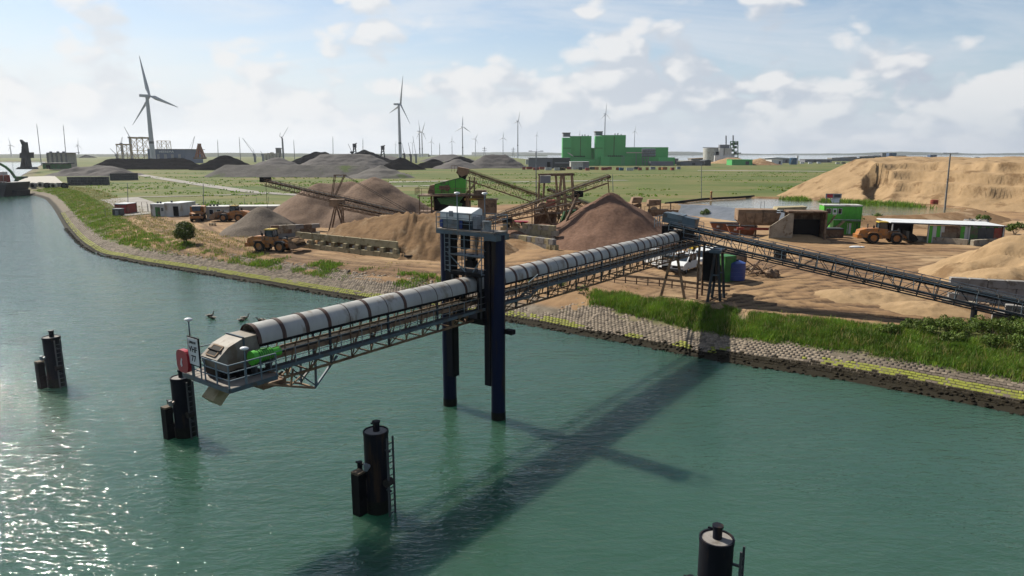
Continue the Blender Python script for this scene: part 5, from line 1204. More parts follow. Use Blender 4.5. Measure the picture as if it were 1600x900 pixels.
# ================================================================== screening plant
def frame_box(P, x0, x1, y0, y1, z0, z1, m, w=.18, braces=True):
    for x_ in (x0, x1):
        for y_ in (y0, y1): bar('column', m, P, (x_, y_, z0), (x_, y_, z1), w)
    for z in (z0 + (z1 - z0) * .5, z1):
        for y_ in (y0, y1): bar('beam', m, P, (x0, y_, z), (x1, y_, z), w * .8)
        for x_ in (x0, x1): bar('beam', m, P, (x_, y0, z), (x_, y1, z), w * .8)
    if braces:
        for y_ in (y0, y1): bar('brace', m, P, (x0, y_, z0), (x1, y_, z1 - (z1 - z0) * .5), w * .6)
def build_screen():
    Y = 128.0; gz = 2.9
    def X(px): return D(px, 300, Y).x
    def Z(py): return D(700, py, Y).z
    P = thing('screening_plant', 'green vibrating screen on a rusty steel tower with railed decks', 'screening plant', (X(705), Y, gz), 0, None, world=True)
    x0, x1 = X(664), X(757)
    frame_box(P, X(676), X(730), Y - 2.0, Y + 2.2, gz, Z(304), 'rustbrown', .32); frame_box(P, X(733), X(757), Y - 2.0, Y + 2.2, gz, Z(304), 'sandysteel', .3)
    bar('column', 'rustbrown', P, (X(658), Y - 2.6, gz), (X(658), Y - 2.6, Z(303)), .16)
    MB().box(((x0 + x1) / 2 - .4, Y, Z(304.5)), (x1 - x0 + 1.2, 6.2, .2)).build('upper_deck', 'rustbrown', P)
    MB().box((X(672), Y - 1.5, Z(329)), (3.4, 3.2, .16)).build('lower_deck', 'rustbrown', P)
    rail_run(P, [(X(652), Y - 3.0, Z(303.5)), (X(742), Y - 3.0, Z(303.5))], 1.2, 'rusty', 1.15, (.6,), .035)
    rail_run(P, [(X(652), Y - 3.0, Z(303.5)), (X(652), Y + 3.0, Z(303.5))], 1.2, 'rusty', 1.2, (.6,), .035)
    rail_run(P, [(X(658), Y - 3.0, Z(328.5)), (X(676), Y - 3.0, Z(328.5))], 1.1, 'rusty', .8, (.55,), .035)
    # screen box, tilted
    z = Z
    b = MB(); b.prism([(X(680), z(302)), (X(681), z(288)), (X(722), z(277.5)), (X(729), z(281)), (X(728), z(301))], Y - 1.5, Y + 1.5); sb = b.build('screen_box', 'green', P)
    MB().prism([(X(670), z(302)), (X(673), z(289.5)), (X(680), z(288)), (X(679.5), z(302))], Y - 1.45, Y + 1.45).build('discharge_hood', 'sandysteel', P)
    bar('box_stiffener', 'greendark', sb, (X(681), Y - 1.55, z(287.6)), (X(722), Y - 1.55, z(277)), .14)
    for px, pt in ((691, 285.6), (702, 282.8), (713, 280)): bar('box_stiffener', 'greendark', sb, (X(px), Y - 1.56, z(301)), (X(px), Y - 1.56, z(pt)), .12)
    MB().cyl((X(700), Y - 1.95, z(293)), (X(700), Y - 1.5, z(293)), .55, 16).box((X(693), Y - 1.8, z(292.5)), (1.2, .5, .7)).build('exciter', 'rustbrown', P)
    MB().prism([(X(684), z(309)), (X(725), z(306)), (X(716), z(318)), (X(690), z(318))], Y - 1.6, Y + 1.6).build('under_hopper', 'greendark', P)
    MB().prism([(X(678), z(306)), (X(735), z(306)), (X(733), z(330)), (X(680), z(330))], Y - .6, Y + 1.4).build('drive_housing', 'black', P)
    bar('under_chute', 'greendark', P, (X(690), Y - 1.7, z(312)), (X(722), Y - 1.7, z(321)), .3, 1.0)
    # feed box and chutes at right
    MB().prism([(X(714), z(270)), (X(717), z(260.5)), (X(733), z(263.5)), (X(732), z(272)), (X(722), z(276))], Y - 1.2, Y + 1.2).build('feed_box', 'sandysteel', P)
    MB().prism([(X(716), z(271)), (X(731), z(272)), (X(726), z(283)), (X(720), z(280))], Y - 1.0, Y + 1.0).build('feed_chute', 'black', P)
    for px in (735, 742): bar('column', 'rustbrown', P, (X(px), Y - 1.6, z(304)), (X(px), Y - 1.6, z(276)), .25)
    bar('stair_stringer', 'sandysteel', P, (X(729), Y - 2.2, z(303)), (X(746), Y - 2.2, z(283)), .12, .3); bar('stair_stringer', 'sandysteel', P, (X(729), Y - 1.4, z(303)), (X(746), Y - 1.4, z(283)), .12, .3)
    bar('stair_rail', 'sandysteel', P, (X(729), Y - 2.25, z(296)), (X(746), Y - 2.25, z(276)), .06)
    for k in range(9): t = k / 9; bar('stair_tread', 'deckplate', P, (X(729 + 17 * t), Y - 2.2, z(303 - 20 * t)), (X(729 + 17 * t), Y - 1.4, z(303 - 20 * t)), .25, .04)
    MB().prism([(X(736), z(310)), (X(744), z(297)), (X(760), z(297)), (X(759), z(312))], Y - 1.8, Y + 1.0).build('collecting_bin', 'sandysteel', P)
    MB().box((X(762), Y - 1.5, z(322)), (3.4, 3.0, 2.6)).build('motor_house', 'sandysteel', P); MB().box((X(762), Y - 1.5, z(310.5)), (3.9, 3.4, .15)).build('motor_house_roof', 'rustbrown', P)
    MB().box((X(746), Y - 1.9, z(310.5)), (4.6, .3, .35)).build('yellow_beam', 'yellow', P)
    rail_run(P, [(X(707), Y - 1.0, z(268)), (X(716), Y - 1.0, z(268))], 1.1, 'rusty', .5, (.55,), .03)
build_screen()
def legs(P, pts, m, w=.2):
    for a, q in pts: bar('support_leg', m, P, a, q, w)
# feed conveyor running down to the right behind
P, pt, L_ = lattice_conveyor('feed_conveyor', 'sandy lattice conveyor climbing left to the green screen', D(729, 267, 128), D(935, 338, 140), 1.2, 1.6, 1.6, 'sandysteel', 'rusty', 'rustbrown')
for t in (.25, .5):
    for s in (-1, 1): a = pt(L_ * t, s * .6, -1.6); bar('support_leg', 'rustbrown', P, a, (a.x, a.y, 2.8), .2)
# stacker discharging on the tall cone
P, pt, L_ = lattice_conveyor('stacker_conveyor', 'sandy stacker conveyor discharging onto the tall reddish cone', D(951, 275.5, 114), D(742, 349, 112), 1.1, 1.0, 1.3, 'sandysteel', 'rusty', 'rustbrown', base=Vector((D(742, 349, 112).x, 112, 2.9)))
a = pt(L_ * .76, 0, -1.1); MB().box(a, (1.4, 1.2, 1.0)).build('drive_box', 'black', P)
q = pt(L_ * .50, 0, -4.5)
for s in (-.6, .6): bar('support_leg', 'rustbrown', P, a + Vector((0, s, 0)), (q.x + 1.0, q.y + s, 3.0), .3); bar('support_leg', 'rusty', P, pt(L_ * .5, s, -1), (q.x + 1.4, q.y + s, 2.8), .22); bar('support_leg', 'rusty', P, pt(L_ * .25, s, -1), (q.x - 3.2, q.y + s, 2.8), .22)
hd = pt(L_ - .2, -.3, -.4); bar('dust_sock', 'rusty', P, hd, hd + Vector((.35, 0, -3.0)), .16)
MB().box(pt(L_ * .22, 0, -1.3), (1.6, 1.2, .6)).build('skirt_box', 'black', P)
P, pt, L_ = lattice_conveyor('transfer_conveyor', 'low sandy conveyor just behind the stacker, left part hidden', D(905, 316, 121), D(752, 345, 119), 1.0, .9, 1.3, 'sandysteel', 'rusty', 'rustbrown', base=Vector((D(752, 345, 119).x, 119, 2.9)))
for t in (.3, .75):
    for s in (-1, 1): a = pt(L_ * t, s * .5, -.9); bar('support_leg', 'rustbrown', P, a, (a.x, a.y, 2.8), .18)
P, pt, L_ = lattice_conveyor('transfer_conveyor', 'dark conveyor sloping down right behind the portal frame', D(858, 296, 134), D(985, 342, 128), 1.0, .9, 1.3, 'rustbrown', 'rustbrown', 'darkgrey')
for t in (.4, .8):
    for s in (-1, 1): a = pt(L_ * t, s * .5, -.9); bar('support_leg', 'rustbrown', P, a, (a.x, a.y, 2.8), .18)
# portal frame with hanging grey box
P = thing('portal_frame', 'rusty portal frame on splayed legs carrying a grey box', 'portal frame', (D(868, 300, 129).x, 129, 2.9), 0, None, world=True)
def X9(px, Y=129.): return D(px, 300, Y).x
zt = D(868, 273.5, 129).z
for y_ in (127.6, 130.4): bar('top_beam', 'rustbrown', P, (X9(841), y_, zt), (X9(896), y_, zt + .15), .28, .4)
for px, dx in ((843, -4), (851, -4), (868, 6), (877, -6), (880, 6), (893, 6)):
    for y_, sy in ((127.6, -.6), (130.4, .6)): bar('splayed_leg', 'sandysteel', P, (X9(px), y_, zt), (X9(px + dx), y_ + sy, 5.5 if px > 845 else 2.8), .24)
for px in (843, 893): bar('cross_beam', 'rustbrown', P, (X9(px), 127.6, zt), (X9(px), 130.4, zt), .25)
for px in (838, 866, 899): bar('lower_leg', 'rustbrown', P, (X9(px), 127.2, 6.2), (X9(px), 127.2, 2.8), .26)
bar('lower_beam', 'rustbrown', P, (X9(834), 127.1, 6.0), (X9(902), 127.1, 6.0), .3)
MB().box((X9(851), 127.1, zt - .75), (1.9, 1.4, 1.25)).build('hanging_box', 'grey', P); MB().box((X9(851), 127.1, zt - .08), (2.0, 1.5, .1)).build('box_lid', 'offwhite', P)
# crusher group under it
P = thing('crusher', 'squat rusty crusher with red motor below the portal frame', 'crusher', (D(850, 330, 124).x, 124, 2.9), 0, None, world=True)
def X8(px): return D(px, 330, 124.).x
def Z8(py): return D(850, py, 124.).z
MB().prism([(X8(832), 2.8), (X8(836), Z8(332)), (X8(868), Z8(332)), (X8(872), 2.8)], 122.6, 126).build('base_frame', 'rustbrown', P)
MB().box((X8(860), 123, Z8(317)), (1.6, 1.6, 1.2)).build('motor', 'redrust', P); MB().cyl((X8(848), 122.4, Z8(324)), (X8(848), 125.5, Z8(324)), 1.0, 18).build('flywheel', 'sandysteel', P, True)
rail_run(P, [(X8(838), 122.2, Z8(331)), (X8(876), 122.2, Z8(331))], 1.1, 'rusty', .9, (.55,), .03)
MB().box((X8(857), 122.4, Z8(332)), (4.6, 1.2, .12)).build('service_deck', 'deckplate', P)
MB().prism([(X8(872), 4.2), (X8(882), Z8(330)), (X8(902), Z8(328)), (X8(906), 4.6)], 123, 125.5).build('green_bin', 'greendark', P)
for px in (835, 884, 900): bar('column', 'rustbrown', P, (X8(px), 122.6, 2.8), (X8(px), 122.6, Z8(322)), .25)
for k in range(5): bar('brace', random.choice(('rusty', 'sandysteel')), P, (X8(836 + k * 14), 122.3, 2.9), (X8(848 + k * 14), 122.5, Z8(328)), .18)
# red trailer tail under stacker
P = thing('red_drawbar', 'red steel drawbar frame lying under the stacker tail', 'drawbar', GR(806, 352), 0)
MB().prism([(-2.6, .55), (-2.6, .95), (2.6, .85), (2.2, .5)], -.9, .9).build('frame', 'red', P)
for x_ in (-1.4, 1.4):
    for y_ in (-.9, .9): wheel(P, (x_, y_, .4), .4, .25, 'grey')
# left stacker with mast
P, pt, L_ = lattice_conveyor('stacker_conveyor', 'long rusty stacker conveyor pointing up left over gravel heaps', D(413, 281, 138), D(655, 337, 120), 1.1, 1.1, 1.25, 'rustbrown', 'rustbrown', 'rustbrown')
c = pt(L_ * .52, 0, .1); mtop = D(531, 273.5, c.y)
for s in (-.5, .5):
    for e in (-.9, .9): bar('mast_leg', 'rustbrown', P, c + Vector((e * .35, s, 0)), mtop + Vector((e, s, 0)), .13)
for s in (-.5, .5): bar('mast_head', 'rustbrown', P, mtop + Vector((-1.1, s, 0)), mtop + Vector((1.1, s, 0)), .14); rod('stay_rope', 'black', P, mtop + Vector((.9, s, 0)), pt(L_ * .06, s, .2), .04); 
bar('mast_head', 'rustbrown', P, mtop + Vector((0, -.6, 0)), mtop + Vector((0, .6, 0)), .14)
MB().box(pt(L_ - .3, 0, .1), (1.9, 1.3, 1.0)).build('head_box', 'black', P); hd = pt(L_ - .4, 0, -.5); rod('hanging_chain', 'black', P, hd, hd - Vector((0, 0, 5.2)), .04)
a = pt(L_ * .50, 0, -1.1)
for s in (-1.2, 1.2):
    for e in (-1.5, 1.5): bar('support_leg', 'rustbrown', P, a + Vector((0, s * .5, 0)), (a.x + e, a.y + s, 2.8), .22)
P, pt, L_ = lattice_conveyor('transfer_conveyor', 'short sandy conveyor below the mast of the left stacker', D(524, 317, 126), D(640, 341, 117), 1.0, .8, 1.2, 'sandysteel', 'rustbrown', 'rustbrown')
MB().box(pt(L_ - .5, 0, .1), (2.6, 1.5, 1.3)).build('head_box', 'sandysteel', P)
a = pt(L_ * .9, 0, -.8)
for s in (-.6, .6): bar('support_leg', 'rustbrown', P, a + Vector((0, s, 0)), (a.x, a.y + s, 2.8), .2)
# excavator behind the tall cone
P = thing('excavator', 'orange crawler excavator with bent arm behind the tall cone', 'excavator', (D(985, 330, 150).x, 150, 2.95), math.radians(165))
for y_ in (-1.1, 1.1): b = MB(); b.prism([(-1.9, .15), (-2.2, .5), (-1.9, .9), (1.9, .9), (2.2, .5), (1.9, .15)], y_ - .3, y_ + .3); b.build('track', 'black', P)
MB().prism([(-2.3, 1.1), (-2.3, 2.1), (-.6, 2.2), (.9, 2.0), (.9, 1.1)], -1.3, 1.3).build('upper_body', 'orange', P); MB().prism([(-.5, 2.0), (-.4, 3.1), (.9, 3.1), (1.2, 2.0)], .3, 1.25).build('cab', 'glass', P); MB().box((.25, .78, 3.13), (1.5, 1.05, .1)).build('cab_roof', 'orange', P)
MB().bar((.7, -.2, 1.9), (2.6, -.2, 5.2), .4, .6).bar((2.5, -.2, 5.2), (4.2, -.2, 5.4), .4, .5).build('boom', 'orange', P); MB().bar((4.2, -.2, 5.5), (5.2, -.2, 3.0), .32, .4).build('stick', 'orange', P); MB().prism([(4.8, 3.0), (5.6, 3.1), (5.5, 2.2), (4.9, 2.0)], -.7, .3).build('bucket', 'darkgrey', P)
# washing plant clutter right of the cone
P = thing('wash_plant', 'beige sand washing machine with wheel and walkways', 'washing plant', (D(1010, 335, 143).x, 143, 2.9), 0, None, world=True)
def X7(px): return D(px, 330, 143.).x
def Z7(py): return D(1010, py, 143.).z
MB().prism([(X7(985), Z7(317)), (X7(988), Z7(308)), (X7(1003), Z7(308)), (X7(1000), Z7(317))], 142, 144.5).build('feed_hopper', 'sandysteel', P)
MB().prism([(X7(1011), Z7(322)), (X7(1012), Z7(312)), (X7(1031), Z7(312)), (X7(1031), Z7(320))], 142, 144.5).build('drum_casing', 'sandysteel', P)
MB().cyl((X7(1020), 141.6, Z7(328)), (X7(1020), 142.1, Z7(328)), .8, 18).build('wheel', 'concrete', P, True)
MB().box((X7(1018), 143, Z7(334)), (9, 3, .8)).build('trough', 'rustbrown', P); MB().box((X7(1035), 142.5, Z7(329)), (6, 2, .5)).build('launder', 'sandysteel', P)
bar('conveyor_beam', 'rustbrown', P, (X7(975), 142, Z7(327)), (X7(1000), 143, Z7(320)), .6, .7)
for px in (987, 1000, 1013, 1030, 1046): bar('column', 'rustbrown', P, (X7(px), 142.2, 2.8), (X7(px), 142.2, Z7(318)), .22)
rail_run(P, [(X7(1005), 141.5, Z7(330)), (X7(1050), 141.5, Z7(330))], 1.1, 'rusty', 1.2, (.55,), .03)
# pond side: floating pipe, small bits
def pipe(label, pts, z, r=.18, m='black', floats=True):
    w = [G(a, b_, z) for a, b_ in pts]; P = thing('dredge_pipe', label, 'pipe', (w[0].x, w[0].y, z), 0, None, world=True)
    for a, b_ in zip(w[:-1], w[1:]):
        rod('pipe_length', m, P, a, b_, r)
        if floats: MB().cyl(a - Vector((.4, 0, 0)), a + Vector((.4, 0, 0)), r * 2.0, 10).build('float', 'darkgrey', P, True)
    return P
P = pipe('black floating pipe lying across the near side of the pond', [(1191, 328.5), (1222, 331), (1262, 334), (1285, 336)], 4.85)
q = G(1191, 328.5, 4.85)
for s in (-.4, .4): bar('marker_post', 'darkgrey', P, q + Vector((s, 0, 0)), q + Vector((s, 0, 2.0)), .07)
pipe('thin black pipe lying along the far left side of the pond', [(1040, 318), (1100, 311), (1150, 308.5), (1178, 306.5)], 5.05, .3, floats=False)
pipe('long black pipe lying on the bank right of the pond', [(1340, 345), (1390, 341), (1440, 338), (1500, 334), (1540, 331)], 3.3, .22, floats=False)
P = thing('plastic_sheet', 'white plastic sheet caught on the far pond edge', 'plastic sheet', G(1306, 317, 5), 0); MB().add([(-.9, 0, 0), (.7, -.3, .1), (1.0, .2, 1.3), (.3, .1, 2.2), (-.6, -.2, 1.5), (-1.2, .3, .9)], [(0, 1, 2, 5), (2, 3, 4, 5)]).add([(-.9, .2, 0), (.7, .1, .1), (1.0, .5, 1.3), (.3, .4, 2.2), (-.6, .1, 1.5), (-1.2, .6, .9)], [(5, 2, 1, 0), (5, 4, 3, 2)]).build('sheet', 'whitepaint', P)
P = thing('red_drum', 'red oil drum lying at the foot of the sand bank', 'drum', GR(1459, 323), .3); MB().cyl((0, 0, 0), (0, 0, 1.9), .95, 16).cyl((0, 0, .6), (0, 0, .7), 1.0, 16).cyl((0, 0, 1.25), (0, 0, 1.35), 1.0, 16).build('drum', 'redrust', P, True)
# gate and fence at the left yard entrance
def mesh_fence(label, pts, h=2.0, m='galv', per=2.5, name='mesh_fence', cat='fence'):
    w = [GR(*a) for a in pts]; P = thing(name, label, cat, w[0], 0, None, world=True)
    for a, b_ in zip(w[:-1], w[1:]):
        n = max(1, round((b_ - a).length / per))
        for k in range(n + 1): q = a.lerp(b_, k / n); bar('post', m, P, q - Vector((0, 0, .2)), q + Vector((0, 0, h)), .08)
        for z in (.15, h * .5, h): bar('wire', m, P, a + Vector((0, 0, z)), b_ + Vector((0, 0, z)), .03)
mesh_fence('open tubular steel gate left of the cabin with the green door', [(206, 332), (231, 331.5)], 2.6, 'rustbrown', 1.3, 'yard_gate', 'gate')
mesh_fence('wire fence running behind the site cabins', [(232, 331), (300, 326), (420, 318)], 2.0, per=4)
mesh_fence('wire fence at the far left of the yard', [(165, 338), (206, 332)], 2.0, per=3)
pole('thin lamp post behind the site cabins', 318, 335, (317.5, 287), r=.07, head=False, name='thin_post', cat='post')
pole('thin post beside the yard gate road', 200, 320, (199, 286), r=.07, head=False, name='thin_post', cat='post')
pole('thin post in the field behind the tall cone', 958, 300, (957, 272), r=.1, head=False, name='thin_post', cat='post')
pole('thin post at the far side of the pond', 1096, 312, (1096, 255), r=.08, head=False, name='thin_post', cat='post')
P = thing('marker_buoy', 'orange marker figure standing at the far pond edge', 'marker', G(1111, 311, 5), 0); MB().cyl((0, 0, 0), (0, 0, 1.6), .35, 12, .2).ball((0, 0, 1.9), .35, 10, 6).build('marker_body', 'orange', P, True)
# ================================================================== far background
def XZ(px, py, Y): p = D(px, py, Y); return p.x, p.z
def turbine(label, hub, base_px, Rpx, Y, phase, yaw=0.0, right=1, thick=1.0):
    h = D(*hub, Y); sc_ = Y / FPX; R = Rpx * sc_
    P = thing('wind_turbine', label, 'wind turbine', (D(base_px, 245, Y).x, Y, 3), 0, 'wind turbines on the horizon')
    bx = D(base_px, 245, Y).x; hz = h.z - 3; ox = h.x - bx
    r0 = max(.052 * R, 1.0) * thick
    MB().cyl((0, 0, -1), (0, 0, hz * .30), r0, 20, r0 * .86).build('tower', 'turbine', P, True)
    MB().cyl((0, 0, hz * .30), (0, 0, hz * .335), r0 * .87, 20).build('tower_band', 'darkgrey', P, True)
    MB().cyl((0, 0, hz * .335), (0, 0, hz), r0 * .85, 20, r0 * .58).build('tower', 'turbine', P, True)
    N_ = bpy.data.objects.new('nacelle', None)
    c, s = math.cos(yaw), math.sin(yaw)
    def rt(x_, y_, z_): return (x_ * c - y_ * s, x_ * s + y_ * c, hz + z_)
    # nacelle lies along local -y (towards the camera) or is swung by yaw; rotor on its front
    nac = MB(); L_ = .19 * R; w = .032 * R
    def pr(y0, y1, a, b): return [rt(-a, y0, -b), rt(a, y0, -b), rt(a, y0, b), rt(-a, y0, b), rt(-a, y1, -b * .85), rt(a, y1, -b * .85), rt(a, y1, b * .85), rt(-a, y1, b * .85)]
    nac.add(pr(-.05 * R, L_, w, w * 1.1), [(0, 3, 2, 1), (4, 5, 6, 7), (0, 1, 5, 4), (1, 2, 6, 5), (2, 3, 7, 6), (3, 0, 4, 7)]); nac.build('nacelle', 'turbine', P)
    yo = -.075 * R
    MB().cyl(rt(0, -.05 * R, 0), rt(0, -.105 * R, 0), .038 * R, 14, .018 * R).build('hub', 'turbine', P, True)
    for k in range(3):
        a = math.radians(-phase + 120 * k); b = MB(); vs = []
        for t, ch, th in ((.0, .036, .036), (.06, .042, .036), (.2, .105, .03), (.45, .075, .02), (.75, .045, .012), (1.0, .012, .005)):
            for u, v in ((-.35, 0), (0, th / ch), (.65, 0), (0, -th / ch)):
                lx = u * ch * R; ly = v * ch * R + (u * ch * R * .25); lz = t * R
                x_ = lx * math.cos(a) + lz * math.sin(a); z_ = -lx * math.sin(a) + lz * math.cos(a)
                vs.append(rt(x_, yo + ly, z_))
        fs = [(i * 4 + k2, i * 4 + (k2 + 1) % 4, i * 4 + 4 + (k2 + 1) % 4, i * 4 + 4 + k2) for i in range(5) for k2 in range(4)] + [(0, 1, 2, 3), (20, 21, 22, 23)]
        b.add(vs, fs); b.build('blade', 'turbine', P, True)
turbine('largest wind turbine at left above the blue hall', (229, 150), 239, 61, 1010, -13, math.radians(155), thick=1.25)
turbine('second largest wind turbine, tall one left of the centre', (628, 163), 625.5, 42, 1400, 15, math.radians(125), thick=1.25)
for lab, hx, hy, bx, R, Y, ph, yw in (('left of two overlapping mid size turbines right of the centre pair', 655, 205, 656, 17, 3000, -12, 2.2), ('right of two overlapping mid size turbines, blades spread', 659.5, 206, 660, 16, 3200, 25, 2.4), ('mid size turbine with one blade upright, alone right of the pair', 724, 198, 723, 16, 3000, 2, 2.7),
        ('mid size turbine with thin edge-on blades left of the slim mast', 809.5, 189, 809, 15, 3300, 18, 2.1), ('turbine rising behind the right green block', 945.5, 178, 944, 16, 2600, 4, 2.0), ('turbine above the long low green hall', 991, 205, 990.5, 9, 3400, 8, 2.1), ('small turbine peeping over the left green block', 905, 209.5, 905, 7, 3400, 2, 2.0),
        ('tiny turbine beside the slim light mast', 838.5, 211, 838.5, 6, 3600, 10, 2.2), ('tiny turbine just left of the tall centre turbine', 618.5, 225, 618.5, 5, 3900, 20, 2.6), ('tiny turbine between the centre turbine and the pair', 645, 223.5, 645, 6, 3900, 40, 2.6), ('small turbine right of the overlapping pair', 674.5, 221, 674.5, 8, 3700, 10, 2.6),
        ('small turbine halfway between pair and upright turbine', 706.5, 220, 706.5, 8, 3700, 0, 2.6), ('small turbine just right of the upright one', 743, 217, 743, 9, 3600, 30, 2.6), ('small turbine left of the thin bladed one', 786, 215, 786, 9, 3600, 5, 2.6), ('small turbine at the far left edge', 16.5, 227, 18, 13, 3000, -15, 2.7), ('small turbine right of the thin masts at left', 122.5, 226.5, 123.5, 11, 3200, 8, 2.7)):
    turbine(lab, (hx, hy), bx, R, Y, ph, yw, thick=1.35)
# ---- bulk heaps along the harbour
def bulk(label, px0, px1, ytop, Y, m, slope=.6, seed=1, name='stock_heap', res=None, amp=.9, dy=0):
    x0, z0 = XZ(px0, ytop, Y); x1, _ = XZ(px1, ytop, Y); h = z0 - 3; r = h / slope; a, b_ = x0 + r, x1 - r
    if b_ < a: a = b_ = (a + b_) / 2
    heap(name, label, [(a, Y, b_, Y + dy, h, slope)], m, res or max(1.2, Y / 500), amp, .05, 'heap', 'bulk heaps along the harbour', seed=seed, round_=1.6)
bulk('black coal heap left of the grey ore heap', 440, 560, 237.5, 800, 'coal', .42, 3); bulk('broad grey ore heap below the tall centre turbine', 462, 620, 241, 700, 'ore', .5, 5); bulk('small black heap on top behind the ore heap', 545, 592, 234, 900, 'coal', .4, 6)
bulk('pointed black heap at the foot of the tall centre turbine', 598, 653, 246, 640, 'coal', .5, 7); bulk('low dark heap right of the pointed black one', 655, 700, 248, 720, 'coal', .4, 9); bulk('pale grey heap with dark streak beside the low dark one', 696, 732, 248, 690, 'ore', .4, 10)
bulk('dark coal heap between pale heaps right of centre', 700, 740, 244, 800, 'coal', .4, 13); bulk('long flat grey heap left of the grey hall', 726, 822, 242, 720, 'ore', .6, 11); bulk('dark heap behind the left end of the grey berm', 300, 402, 243.5, 640, 'coal', .45, 12); bulk('brownish heap under the tower crane', 396, 470, 246, 760, 'ore', .35, 14)
bulk('grey rubble heap behind the dark block wall at left', 76, 215, 259, 470, 'ore', .32, 16, amp=1.8); bulk('low dark coal heap along the harbour quay below the blue hall', 140, 320, 247, 660, 'coal', .5, 17); bulk('hazy grey heap between the centre turbine and the pair', 655, 745, 241, 1300, 'ore', .3, 18); bulk('hazy pale heap behind the small black one', 560, 640, 243, 1300, 'ore', .3, 19)
p0, p1 = XZ(335, 257.5, 440), XZ(590, 257.5, 440)
heap('long_berm', 'long level grey earth berm with dark tufts across the field', [(p0[0] + 5, 445, p1[0] - 8, 440, p0[1] - 3, .55)], 'berm', .9, .16, .25, 'berm', None, seed=33, round_=.25)
bulk('pale rubble heap at the right end of the grey berm', 560, 628, 258.5, 425, 'berm', .38, 34)
bulk('sand heap beyond the green field left of the white hall', 1165, 1210, 247.5, 980, 'sand', .3, 35); bulk('low sand heap behind the green shed', 1110, 1180, 246.5, 1050, 'sand', .3, 36); bulk('distant sand heap left of the blue tank', 1178, 1205, 248.5, 900, 'sandbrown', .35, 37)
# ---- simple far buildings from boxes, each with its own panels
def fbox(P, nm, m, px0, px1, yt, yb, Y, dep, dy=0.0):
    x0, z1 = XZ(px0, yt, Y); x1, z0 = XZ(px1, yb, Y); z0 = max(z0, 3) if yb > 256 else z0
    return MB().box(((x0 + x1) / 2, Y + dep / 2 + dy, (z0 + z1) / 2), (x1 - x0, dep, z1 - z0)).build(nm, m, P)
def fthing(name, label, cat, px, Y, group=None): return thing(name, label, cat, (D(px, 250, Y).x, Y, 3), 0, group, world=True)
P = fthing('blue_hall', 'slate blue hall with white lettering behind the big turbine', 'hall', 260, 1060)
fbox(P, 'wall', 'bluehall', 230, 291, 233.5, 262, 1060, 60); fbox(P, 'roof', 'darkgrey', 229.5, 291.5, 232.8, 233.6, 1058, 64)
for k in range(5): fbox(P, 'door', 'grey', 234 + k * 11, 240 + k * 11, 241, 262, 1059.4, 1)
cu = bpy.data.curves.new('lettering', 'FONT'); cu.body = 'HEEREMA'; cu.size = 4.6; cu.align_x = 'CENTER'; cu.extrude = .15; cu.materials.append(M['whitepaint']); o = lettering(cu, P); q = D(260, 238.6, 1058.5); o.location = q; o.rotation_euler = (math.pi / 2, 0, 0)
o.scale = (1.15, 1, 1)
P = fthing('silo_hall', 'beige ribbed silo building at the left harbour', 'hall', 90, 640); fbox(P, 'wall', 'cream', 73, 105.5, 239, 272, 640, 16); fbox(P, 'roof', 'concgrey', 72.6, 106, 238.3, 239.2, 639, 18)
for k in range(5): fbox(P, 'rib', 'concgrey', 74 + k * 7.2, 74.7 + k * 7.2, 239.5, 262, 639.2, 1)
for k in (77, 88, 97): fbox(P, 'roof_vent', 'grey', k, k + 2.5, 236.5, 238.4, 645, 2)
P = fthing('dock_shed', 'dark green dock shed below the beige silo building', 'shed', 85, 600); fbox(P, 'wall', 'greendark', 66, 96, 256, 264, 600, 14); fbox(P, 'roof', 'darkgrey', 65.5, 97, 254.5, 256.2, 598, 17); fbox(P, 'door', 'black', 72, 78, 258, 264, 599.3, 1)
# steel jackets
def jacket(label, px0, px1, yt, yb, Y, tiers, m, deck=True):
    P = fthing('steel_jacket', label, 'jacket', (px0 + px1) / 2, Y, 'offshore steel jackets'); x0, zt = XZ(px0, yt, Y); x1, _ = XZ(px1, yt, Y); zb = 3; w = x1 - x0; f = 1.12
    def c(sx, sy, t): k = 1 + (f - 1) * (1 - t); return Vector(((x0 + x1) / 2 + sx * w / 2 * k, Y + w / 2 + sy * w / 2 * k, zb + (zt - zb) * t))
    r = max(.5, w * .035)
    cs = ((-1, -1), (1, -1), (1, 1), (-1, 1))
    for s in cs: rod('jacket_leg', m, P, c(*s, 0), c(*s, 1), r)
    for i in range(tiers):
        t0, t1 = i / tiers, (i + 1) / tiers
        for a in range(4):
            s, e = cs[a], cs[(a + 1) % 4]; rod('brace', m, P, c(*s, t0), c(*e, t1), r * .55); rod('brace', m, P, c(*e, t0), c(*s, t1), r * .55); rod('ring_beam', m, P, c(*s, t1), c(*e, t1), r * .6)
    if deck:
        for sx in (-.8, .8): MB().box(((x0 + x1) / 2 + sx * w / 2, Y + w / 2, zt + w * .05), (w * .35, w * 1.1, w * .12)).build('deck_block', m, P)
        MB().box(((x0 + x1) / 2, Y + w / 2, zt), (w * 1.15, w * 1.1, w * .05)).build('deck', m, P)
jacket('yellow steel jacket, lowest and leftmost by the blue hall', 182, 197, 226.5, 247, 1250, 2, 'jacket'); jacket('tallest yellow brown steel jacket left of the big turbine', 203, 222, 216, 247, 1150, 2, 'jacket'); jacket('open yellow jacket behind the blue hall', 245, 259, 220, 240, 1450, 2, 'jacket', False)
